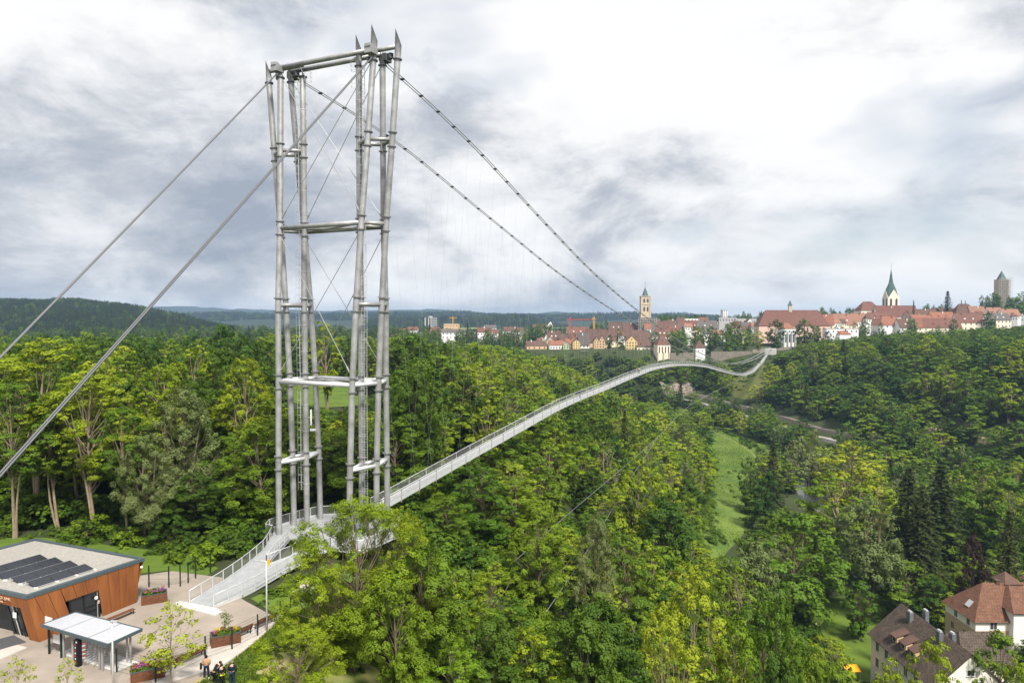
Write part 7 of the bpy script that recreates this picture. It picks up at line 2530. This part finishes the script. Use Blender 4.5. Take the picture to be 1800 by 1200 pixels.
# the rest of the wood reads as one mass: one object, copies of the same trees placed by geometry nodes
protos, pidx = [], {}
pcol = bpy.data.collections.new('forest_kinds')
for (key, tier), gs in sorted(SPEC.items()):
    if key in ('young', 'front', 'bare', 'copper', 'tall') or tier == 0:
        continue
    for vi, g in enumerate(gs):
        pidx[(key, tier, vi)] = len(protos)
        o = bpy.data.objects.new('kind_%03d' % len(protos), joined(g))
        pcol.objects.link(o)
        protos.append(g)
def scatter(name, label, cat, items):
    """items: (prototype index, x, y, z, sxy, sz, rot)"""
    me_ = bpy.data.meshes.new(name)
    A = np.array([(t[1], t[2], t[3]) for t in items], np.float32)
    me_.vertices.add(len(A))
    me_.vertices.foreach_set('co', A.ravel())
    a1 = me_.attributes.new('kind_index', 'INT', 'POINT')
    a1.data.foreach_set('value', np.array([t[0] for t in items], np.int32))
    a2 = me_.attributes.new('tree_scale', 'FLOAT_VECTOR', 'POINT')
    a2.data.foreach_set('vector', np.array([(t[4], t[4], t[5]) for t in items], np.float32).ravel())
    a3 = me_.attributes.new('tree_turn', 'FLOAT_VECTOR', 'POINT')
    a3.data.foreach_set('vector', np.array([(0, 0, t[6]) for t in items], np.float32).ravel())
    o = bpy.data.objects.new(name, me_)
    COL.objects.link(o)
    ng = bpy.data.node_groups.new(name + '_nodes', 'GeometryNodeTree')
    ng.interface.new_socket('Geometry', in_out='INPUT', socket_type='NodeSocketGeometry')
    ng.interface.new_socket('Geometry', in_out='OUTPUT', socket_type='NodeSocketGeometry')
    gi, go = ng.nodes.new('NodeGroupInput'), ng.nodes.new('NodeGroupOutput')
    ci = ng.nodes.new('GeometryNodeCollectionInfo')
    ci.inputs['Collection'].default_value = pcol
    ci.inputs['Separate Children'].default_value = True
    ci.inputs['Reset Children'].default_value = True
    ip = ng.nodes.new('GeometryNodeInstanceOnPoints')
    ip.inputs['Pick Instance'].default_value = True
    def attr(nm, typ):
        n = ng.nodes.new('GeometryNodeInputNamedAttribute')
        n.data_type = typ
        n.inputs['Name'].default_value = nm
        return n.outputs['Attribute']
    L = ng.links.new
    L(gi.outputs[0], ip.inputs['Points'])
    L(ci.outputs[0], ip.inputs['Instance'])
    L(attr('kind_index', 'INT'), ip.inputs['Instance Index'])
    L(attr('tree_scale', 'FLOAT_VECTOR'), ip.inputs['Scale'])
    er = ng.nodes.new('FunctionNodeEulerToRotation')
    L(attr('tree_turn', 'FLOAT_VECTOR'), er.inputs[0])
    L(er.outputs[0], ip.inputs['Rotation'])
    L(ip.outputs[0], go.inputs[0])
    md = o.modifiers.new('scatter', 'NODES')
    md.node_group = ng
    o['kind'] = 'stuff'
    tag(o, label, cat)
    return o
items = []
for i in rest:
    t = allT[i]
    tier = max(1, tier_of(t[3]))
    vi = t[1] % len(SPEC[(t[0], tier)])
    g = SPEC[(t[0], tier)][vi]
    items.append((pidx[(t[0], tier, vi)], t[2], t[3], t[4], t[6] / g.R, t[5] / g.H, t[7]))
bushes = []
def put_bush(x, y, hb_, tier=1, wide=0.75):
    bushes.append((x, y, hb_, tier, int(rs.integers(0, 2)), rs.uniform(0, 6), wide))
def in_clear(u, v, y):
    for P, dm, bx0, bx1, by0, by1 in CLEAR_A:
        if y < dm and bx0 <= u <= bx1 and by0 <= v <= by1 and inpoly(np.array([u]), np.array([v]), P)[0]:
            return True
    return False
for _ in range(420):     # scrub on the bank under the first stretch of deck and round the tower foot
    t_, o_ = rs.uniform(-24, 70), rs.uniform(-7, 13)
    p = br(t_, o_, 0)
    hb_ = min(rs.uniform(1.2, 4.5), deck_z(max(t_, -20)) - 1.2 - hz(p[0], p[1]))
    if hb_ > 0.7 and not (t_ < -6 and o_ < 4.0) and p[1] > 71:
        put_bush(p[0], p[1], hb_)
for _ in range(70):     # thicket at the edge of the wood
    put_bush(rs.uniform(-82, -38), rs.uniform(95, 108), rs.uniform(1.8, 5.5), 1, 0.8)
for _ in range(80):     # scrub along the wood behind the visitor building and beside the ramp
    x, y = rs.uniform(-66, -31.6), rs.uniform(78, 92)
    if y > 79 + 0.30 * max(0, -x - 38):
        put_bush(x, y, rs.uniform(0.8, 2.2) if x < -36 else rs.uniform(1.2, 3.5))
for _ in range(700):     # scrub on the clearing under the bridge end
    x, y = rs.uniform(165, 245), rs.uniform(480, 660)
    if vnoise(np.array([x]), np.array([y]), 16, 51)[0] > 0.42:
        u, v = pix((x, y, -20))
        if 1240 < u < 1385:
            put_bush(x, y, rs.uniform(0.6, 2.4), 2, 0.9)
for _ in range(90):      # low scrub on the grass below the ramp
    x, y = rs.uniform(-27, -14), rs.uniform(64, 76)
    if inpoly(np.array([x]), np.array([y]), RAMP_GRASS)[0]:
        put_bush(x, y, rs.uniform(0.4, 1.3), 1, 1.2)
for ci in range(len(cand)):    # scrub up to the foot of the town
    x, y, st_ = cand[ci]
    if y > 420 and not b_left[ci] and 0.35 < b_s[ci] < (1.8 if x < 190 else 1.15):
        for _ in range(2):
            x2, y2 = x + rs.uniform(-4, 4), y + rs.uniform(-4, 4)
            hb_ = rs.uniform(1.5, 5.5)
            u, v = pix((x2, y2, zc[ci] + hb_))
            if v > np.interp(u, TL_U, TL_V) - 3 and not inpoly(np.array([x2]), np.array([y2]), BARE)[0] and not in_clear(u, v, y2):
                put_bush(x2, y2, hb_, 2)
Mp = np.array(MEADOW_WIDE)
for q in range(len(Mp)):        # shrubs straggling along the edge of the meadow
    a_, b_ = np.array(MEADOW[q]), np.array(MEADOW[(q + 1) % len(MEADOW)])
    for _ in range(int(np.linalg.norm(b_ - a_) / 2.2)):
        p = a_ + (b_ - a_) * rs.uniform() + rs.normal(0, 2.2, 2)
        put_bush(p[0], p[1], rs.uniform(0.8, 3.2), 2 if p[1] > 330 else 1, 0.9)
for _ in range(16):             # and a few standing free in the grass
    k_ = rs.uniform(0, 1, len(MEADOW)) ** 3
    p = (np.array(MEADOW) * k_[:, None]).sum(0) / k_.sum()
    put_bush(p[0], p[1], rs.uniform(0.6, 1.8), 2, 0.9)
# undergrowth that closes the forest floor
NOGO = [(-75, 38), (-12, 38), (-13, 62), (-20, 74), (-26, 82), (-33, 90), (-33, 82), (-37, 82), (-60, 88), (-90, 84)]
for ci in range(len(cand)):
    x, y, st_ = cand[ci]
    if rs.uniform() < 0.55 and y < 420:
        x2, y2 = x + rs.uniform(-3, 3), y + rs.uniform(-3, 3)
        u, v = pix((x2, y2, zc[ci] + 2))
        if not (-60 < u < 1860) or in_clear(u, v, y2) or inpoly(np.array([x2]), np.array([y2]), NOGO)[0]:
            continue
        put_bush(x2, y2, rs.uniform(2.0, 4.2), max(1, tier_of(y)))
bz = height([b[0] for b in bushes], [b[1] for b in bushes])
for b, z in zip(bushes, bz):
    g = SPEC[('bush', b[3])][b[4]]
    items.append((pidx[('bush', b[3], b[4])], b[0], b[1], z - 0.3, b[2] * b[6] / g.R, b[2] / g.H, b[5]))
scatter('forest', 'dense mixed forest covering the valley slopes behind the nearer trees', 'forest', items)
print('TREES individuals', n_ind, 'rest', len(rest), 'items', len(items))

# ---------------------------------------------------------------- far hills
def ridge(name, Y, u_pts, v_pts, depth, matname, rough, seed, zb=-20, n=160, smooth=True):
    us = np.linspace(u_pts[0], u_pts[-1], n)
    vt = np.interp(us, u_pts, v_pts)
    k = np.ones(9) / 9
    vt = np.convolve(np.pad(vt, 4, mode='edge'), k, 'valid')
    X = (us - 900) / FPX * Y
    Z = np.array([at(u, v, Y)[2] for u, v in zip(us, vt)])
    rows = 14
    V = []
    for j in range(rows):
        f = j / (rows - 1)
        prof = math.sin(f * math.pi / 2) ** 0.8
        yy = Y - depth * (1 - f)
        z = zb + (Z - zb) * prof
        nn_ = (vnoise(X * 1.0 + seed * 100, np.full(n, yy), rough * 14, seed) - 0.5) * rough * 2.2 + (vnoise(X, np.full(n, yy), rough * 4, seed + 1) - 0.5) * rough * 0.8
        V.append(np.stack([X * (yy / Y), np.full(n, yy), z + nn_ * (0.25 + 0.75 * f) * (0.3 if j == rows - 1 else 1)], 1))
    V.append(np.stack([X, np.full(n, Y + depth), np.full(n, zb)], 1))
    V = np.concatenate(V)
    idx = np.arange((rows + 1) * n).reshape(rows + 1, n)
    F = np.stack([idx[:-1, :-1].ravel(), idx[:-1, 1:].ravel(), idx[1:, 1:].ravel(), idx[1:, :-1].ravel()], 1)
    me_ = bpy.data.meshes.new(name)
    np_mesh(me_, V, F, smooth)
    me_.materials.append(M[matname])
    o = bpy.data.objects.new(name, me_)
    o['kind'] = 'structure'
    COL.objects.link(o)
    return V[:rows * n].reshape(rows, n, 3)
mat('hill_forest', (0.024, 0.040, 0.014), 0.95, base2=(0.014, 0.024, 0.010), scale=0.02, detail=10, bump=1.0, bscale=0.06)
mat('hill_far', (0.030, 0.045, 0.022), 0.95, base2=(0.020, 0.030, 0.016), scale=0.004, detail=10, bump=1.0, bscale=0.02)
G1 = ridge('wooded_hill', 1900, [-500, -200, 0, 60, 150, 230, 262, 300, 340, 375, 420], [519, 526, 534, 535, 537, 543, 550, 558, 567, 575, 582], 800, 'hill_forest', 7, 3, zb=-10)
G2 = ridge('wooded_hill', 4200, [200, 340, 420, 520, 640, 740, 820, 862, 920, 1000, 1060, 1110, 1160, 1240, 1330, 1600], [564, 556, 554, 556, 554, 554, 553, 556, 558, 559, 556, 555, 554, 560, 564, 568], 1500, 'hill_forest', 12, 5, zb=-10)
G3 = ridge('wooded_hill', 2600, [640, 700, 742, 800, 850, 880, 905, 930, 950, 975, 1000], [566, 563, 562, 563, 562, 559, 558, 560, 566, 572, 578], 500, 'hill_forest', 6, 9, zb=-10)
ridge('wooded_hill', 6600, [150, 262, 285, 330, 400, 470, 560, 640, 700, 730, 760, 800, 900, 1000, 1120, 1300], [552, 541, 537, 541, 543, 546, 548, 546, 545, 543, 546, 549, 551, 551, 553, 556], 1600, 'hill_far', 20, 7, zb=-10, smooth=True)
# pale fields between suburb and hills
for (pl_, nm) in (([(800, 579), (862, 579), (862, 571.5), (812, 571)], 'field'), ([(690, 574), (745, 574), (745, 569), (690, 570)], 'field'), ([(960, 578), (1000, 578), (1010, 570), (960, 571)], 'field')):
    P = [atz(u, v + 0.0, -1.0) for u, v in pl_]
    P = [(p[0] * min(1, 2300 / p[1]), min(p[1], 2300), 1.0) for p in P]
    o = MB().add(P, [(0, 1, 2, 3)]).build(nm, 'field')
    o['kind'] = 'structure'
# conifers that make up the wooded hills: one mass
hi_items = []
rs2 = np.random.default_rng(5)
for G, n, key_h, ulim in ((G1, 15000, 15, (-40, 430)), (G2, 9000, 20, (280, 1340)), (G3, 2500, 16, (640, 1000))):
    rows, cols, _ = G.shape
    c_ = 0
    while c_ < n:
        j, i = rs2.uniform(1 if G is not G2 else 4, rows - 1.001), rs2.uniform(0, cols - 1.001)
        j0, i0 = int(j), int(i)
        fj, fi = j - j0, i - i0
        p = (G[j0, i0] * (1 - fj) + G[j0 + 1, i0] * fj) * (1 - fi) + (G[j0, i0 + 1] * (1 - fj) + G[j0 + 1, i0 + 1] * fj) * fi
        c_ += 1
        u, v = pix(p)
        if not ulim[0] < u < ulim[1]:
            continue
        H = key_h * rs2.uniform(0.7, 1.35)
        ke = ('spruce', 2, int(rs2.integers(0, 2))) if rs2.uniform() < 0.88 else (('dark', 2, int(rs2.integers(0, 2))) if rs2.uniform() < .7 else ('mid', 2, 0))
        g = SPEC[(ke[0], 2)][ke[2]]
        w = H / g.H * (1.35 if G is not G2 else 2.2)
        hi_items.append((pidx[ke], p[0], p[1], p[2] - 3, w, H / g.H, rs2.uniform(0, 6)))
scatter('hill_forest', 'far conifer forest covering the hills on the horizon', 'forest', hi_items)

# ---------------------------------------------------------------- people on the grass
def skin_obj(name, joints, edges, matname, parent, org, subd=1):
    """joints: {name: (x, y, z, rx, ry)}"""
    me_ = bpy.data.meshes.new(name)
    ks = list(joints)
    me_.from_pydata([(joints[k][0], joints[k][1], joints[k][2]) for k in ks], [(ks.index(a_), ks.index(b_)) for a_, b_ in edges], [])
    o = bpy.data.objects.new(name, me_)
    COL.objects.link(o)
    o.parent = parent
    md = o.modifiers.new('skin', 'SKIN')
    sv = me_.skin_vertices[0].data if me_.skin_vertices else None
    if sv is None:
        bpy.context.view_layer.objects.active = o
        bm = bmesh.new()
        bm.from_mesh(me_)
        lay = bm.verts.layers.skin.verify()
        bm.to_mesh(me_)
        bm.free()
        sv = me_.skin_vertices[0].data
    for i, k in enumerate(ks):
        sv[i].radius = (joints[k][3], joints[k][4])
        sv[i].use_root = (i == 0)
    md.use_smooth_shade = True
    s_ = o.modifiers.new('subd', 'SUBSURF')
    s_.levels = s_.render_levels = subd
    me_.materials.append(M[matname])
    return o

def person(x, y, z, face, lab, top_m, leg_m, hair_m, pose='stand', scale=1.0, bag=False, stripe=False, shoes='cloth_black'):
    t_ = bpy.data.objects.new('person', None)
    t_.location = (x, y, z)
    t_.rotation_euler = (0, 0, face)
    t_.scale = (scale,) * 3
    COL.objects.link(t_)
    tag(t_, lab, 'person', 'people on the grass')
    b = 0.0
    if pose == 'bend':
        J = {'pelvis': (0, -0.12, 0.88), 'spine': (0, 0.05, 1.08), 'chest': (0, 0.24, 1.24), 'neck': (0, 0.36, 1.36), 'head': (0, 0.46, 1.42),
             'shL': (-0.19, 0.27, 1.27), 'elL': (-0.24, 0.36, 1.02), 'wrL': (-0.15, 0.52, 0.88), 'shR': (0.19, 0.27, 1.27), 'elR': (0.24, 0.38, 1.02), 'wrR': (0.15, 0.54, 0.90),
             'hipL': (-0.10, -0.12, 0.86), 'knL': (-0.12, 0.06, 0.48), 'anL': (-0.12, -0.02, 0.08), 'hipR': (0.10, -0.12, 0.86), 'knR': (0.13, 0.08, 0.48), 'anR': (0.13, 0.02, 0.08)}
    else:
        J = {'pelvis': (0, 0, 0.96), 'spine': (0, 0.01, 1.16), 'chest': (0, 0.0, 1.36), 'neck': (0, 0.0, 1.52), 'head': (0, 0.03, 1.64),
             'shL': (-0.20, 0, 1.43), 'elL': (-0.27, 0.0, 1.16), 'wrL': (-0.20, 0.16, 0.97), 'shR': (0.20, 0, 1.43), 'elR': (0.27, 0.0, 1.16), 'wrR': (0.20, 0.16, 0.97),
             'hipL': (-0.10, 0, 0.93), 'knL': (-0.13, 0.03, 0.50), 'anL': (-0.14, -0.02, 0.08), 'hipR': (0.10, 0, 0.93), 'knR': (0.13, 0.03, 0.50), 'anR': (0.15, 0.0, 0.08)}
    R_ = {'pelvis': (.15, .11), 'spine': (.14, .10), 'chest': (.165, .105), 'neck': (.055, .055), 'head': (.085, .10), 'sh': (.065, .065), 'el': (.048, .048), 'wr': (.034, .03), 'hip': (.09, .09), 'kn': (.062, .062), 'an': (.045, .05)}
    rad = lambda k, e=0.0: tuple(q + e for q in R_[k if k in R_ else k[:-1]])
    body = {k: (*J[k], *rad(k)) for k in J}
    E = [('pelvis', 'spine'), ('spine', 'chest'), ('chest', 'neck'), ('neck', 'head')]
    for s in 'LR':
        E += [('chest', 'sh' + s), ('sh' + s, 'el' + s), ('el' + s, 'wr' + s), ('pelvis', 'hip' + s), ('hip' + s, 'kn' + s), ('kn' + s, 'an' + s)]
        a_ = J['an' + s]
        body['toe' + s] = (a_[0], a_[1] + 0.17, 0.04, .045, .03)
        E.append(('an' + s, 'toe' + s))
        w_, e_ = np.array(J['wr' + s]), np.array(J['el' + s])
        d = (w_ - e_) / np.linalg.norm(w_ - e_)
        sx = 1 if s == 'L' else -1
        palm = w_ + d * 0.08
        body['palm' + s] = (*palm, .042, .018)
        E.append(('wr' + s, 'palm' + s))
        for q, (off, l_) in enumerate(((-.03, .075), (-.01, .09), (.01, .085), (.03, .065))):
            k1, k2 = 'f%d%s' % (q, s), 'g%d%s' % (q, s)
            p1 = palm + d * l_ * 0.6 + np.array([off * sx, 0, 0])
            p2 = palm + d * l_ + np.array([off * sx, 0.015, -0.02])
            body[k1] = (*p1, .010, .010)
            body[k2] = (*p2, .008, .008)
            E += [('palm' + s, k1), (k1, k2)]
        th = w_ + d * 0.05 + np.array([0.045 * sx, 0.02, 0])
        body['th' + s] = (*th, .011, .011)
        E.append(('wr' + s, 'th' + s))
    skin_obj('body', body, E, 'skin', t_, None, 1)
    up_ = {k: (*J[k], *rad(k, 0.028)) for k in ('pelvis', 'spine', 'chest')}
    EU = [('pelvis', 'spine'), ('spine', 'chest')]
    nk = np.array(J['chest']) * 0.35 + np.array(J['neck']) * 0.65
    up_['collar'] = (*nk, .075, .072)
    EU.append(('chest', 'collar'))
    for s in 'LR':
        for k in ('sh', 'el', 'wr'):
            up_[k + s] = (*J[k + s], *rad(k + s, 0.024))
        EU += [('chest', 'sh' + s), ('sh' + s, 'el' + s), ('el' + s, 'wr' + s)]
    skin_obj('jacket', up_, EU, top_m, t_, None, 1)
    lo_ = {'pelvis': (*J['pelvis'], .165, .125)}
    EL = []
    for s in 'LR':
        for k in ('hip', 'kn', 'an'):
            lo_[k + s] = (*J[k + s], *rad(k + s, 0.022))
        EL += [('pelvis', 'hip' + s), ('hip' + s, 'kn' + s), ('kn' + s, 'an' + s)]
    skin_obj('trousers', lo_, EL, leg_m, t_, None, 1)
    for s in 'LR':
        a_ = J['an' + s]
        m = MB().box((a_[0], a_[1] + 0.06, 0.05), (0.10, 0.28, 0.09))
        o = m.build('shoe', shoes, None)
        o.parent = t_
    h_ = J['head']
    hm = MB()
    hm.lathe((h_[0], h_[1] - 0.02, h_[2] + 0.0), [(0.098, -0.06), (0.108, 0.0), (0.10, 0.06), (0.07, 0.105), (0.02, 0.125)], 12)
    o = hm.build('hair', hair_m, None, smooth=True)
    o.parent = t_
    for e, (sx, sz) in (('nose', (0.0, -0.03)),):
        o = MB().tube([(h_[0], h_[1] + 0.09, h_[2] + 0.0), (h_[0], h_[1] + 0.125, h_[2] - 0.03)], [.012, .018], 6).build('nose', 'skin', None)
        o.parent = t_
    for sx in (-1, 1):
        MB_ = MB().box((h_[0] + sx * 0.035, h_[1] + 0.10, h_[2] + 0.01), (0.022, 0.01, 0.012)).build('eye', 'hair_dark', None)
        MB_.parent = t_
        o = MB().box((h_[0] + sx * 0.092, h_[1], h_[2] - 0.01), (0.02, 0.045, 0.06)).build('ear', 'skin', None)
        o.parent = t_
    o = MB().box((h_[0], h_[1] + 0.098, h_[2] - 0.055), (0.05, 0.01, 0.012)).build('mouth', 'wall_pink', None)
    o.parent = t_
    if stripe:
        c_ = J['pelvis']
        o = MB().lathe((c_[0], c_[1], c_[2] - 0.03), [(0.215, -0.045), (0.218, 0.0), (0.215, 0.045)], 14).build('reflective_stripe', 'hivis', None)
        o.scale = (1, 0.82, 1)
        o.parent = t_
        o = MB().box((0, -0.15, 1.37), (0.22, 0.02, 0.045)).build('back_lettering', 'alu', None)
        o.parent = t_
    if bag:
        o = MB().box((-0.36, 0.0, 1.00), (0.14, 0.34, 0.36)).build('shoulder_bag', 'cloth_black', None)
        o.parent = t_
        bp_ = MB().tube([(-0.34, 0, 1.16), (-0.20, 0.0, 1.50), (-0.30, -0.02, 1.2)], 0.015, 5).build('bag_strap', 'cloth_black', None)
        bp_.parent = t_
    return t_
def foot(u, v):
    p = atz(u, v, -0.95)
    return p[0], p[1], hz(p[0], p[1]) + 0.1
x, y, z = foot(363, 1193)
person(x, y, z, R(20), 'person in tan top and dark trousers with a black shoulder bag on the grass', 'cloth_tan', 'cloth_navy', 'hair_dark', 'stand', 1.06, bag=True, shoes='shoe_white')
x, y, z = foot(378, 1203)
person(x, y, z, R(-35), 'person in black leaning forward, leftmost of the three dark-clothed people', 'cloth_black', 'cloth_black', 'hair_dark', 'bend', 1.06)
x, y, z = foot(390, 1207)
person(x, y, z, R(10), 'person in black jacket with yellow reflective stripe, in the middle of the three', 'cloth_black', 'cloth_black', 'hair_dark', 'stand', 1.02, stripe=True)
x, y, z = foot(408.5, 1206)
person(x, y, z, R(-5), 'broad person in dark navy jacket and jeans, rightmost on the grass', 'cloth_navy', 'cloth_jeans', 'hair_grey', 'stand', 1.12)
# three walkers on the deck, far away
for t_d, o_, a_, lab, tm in ((150, -0.4, 0.3, 'tiny walker at the crest of the deck', 'cloth_tan'), (92, 0.3, 3.4, 'tiny walker on the deck where it bends', 'cloth_navy'), (520, 0.2, 0.4, 'tiny walker on the last stretch of deck before the town', 'cloth_tan')):
    p = br(t_d, o_, deck_z(t_d) + 0.02)
    person(p[0], p[1], p[2], a_, lab, tm, 'cloth_navy', 'hair_dark', 'stand', 1.0)

# ---------------------------------------------------------------- grass tufts on the bank by the people: one mass
gr = np.random.default_rng(12)
GPOLY = [(-25.6, 50), (-8, 48), (-11, 62), (-17, 71), (-21.4, 66.2), (-22.2, 60.2), (-23.2, 56)]
gx_, gy_ = gr.uniform(-27, -8, 60000), gr.uniform(48, 72, 60000)
keep = inpoly(gx_, gy_, GPOLY)
dry = vnoise(gx_, gy_, 2.3, 31) * 0.6 + vnoise(gx_, gy_, 0.8, 33) * 0.4
edge = -22.0 + (gy_ - 60) * 0.35
keep &= (dry > 0.50) | (gx_ < -21.2 + (gy_ - 55) * 0.25)
gx_, gy_ = gx_[keep], gy_[keep]
gz_ = height(gx_, gy_) + 0.12
C = np.stack([gx_, gy_, gz_ + 0.06], 1)
N = np.stack([gr.normal(0, 1, len(C)), gr.normal(0, 1, len(C)) - 0.4, gr.uniform(0.2, 0.8, len(C))], 1)
tuft = mesh_part('grass_tufts', leaf_mesh('grass_tufts', C, N, 0.26, 'leaf_grass', 0.45, None, 3), None, 'stuff')
tag(tuft, 'short uneven grass on the bank beside the plaza', 'grass')

mx_, my_ = gr.uniform(70, 165, 110000), gr.uniform(235, 540, 110000)
keep = inpoly(mx_, my_, MEADOW_WIDE) & (gr.uniform(0, 1, len(mx_)) < np.clip((vnoise(mx_, my_, 23, 41) * 0.5 + vnoise(mx_ * .8 + my_ * .6, my_ * .8 - mx_ * .6, 9, 43) * 0.5 - 0.25) * 1.8, 0.05, 1))
mx_, my_ = mx_[keep], my_[keep]
C = np.stack([mx_, my_, height(mx_, my_) + 0.32], 1)
N = np.stack([gr.normal(0, .7, len(C)), gr.normal(0, .7, len(C)) - 0.3, gr.uniform(0.4, 1.0, len(C))], 1)
tuft = mesh_part('meadow_tufts', leaf_mesh('meadow_tufts', C, N, 0.5, 'leaf_grass', 0.6, vnoise(mx_, my_, 17, 61), 4), None, 'stuff')
tag(tuft, 'long grass tufts growing in the valley meadow', 'grass')

# ---------------------------------------------------------------- haze: the air between here and the hills
mh = bpy.data.materials.new('haze')
mh.use_nodes = True
nt = mh.node_tree
nt.nodes.clear()
pv = nt.nodes.new('ShaderNodeVolumePrincipled')
pv.inputs['Color'].default_value = (0.45, 0.68, 1.0, 1)
pv.inputs['Density'].default_value = HAZE
pv.inputs['Anisotropy'].default_value = 0.2
om = nt.nodes.new('ShaderNodeOutputMaterial')
nt.links.new(pv.outputs[0], om.inputs['Volume'])
M['haze'] = mh
hzo = MB().box((0, 3900, 20), (14000, 8400, 260)).build('haze', 'haze')
hzo['kind'] = 'stuff'
tag(hzo, 'thin bluish haze filling the air out to the horizon hills', 'haze')
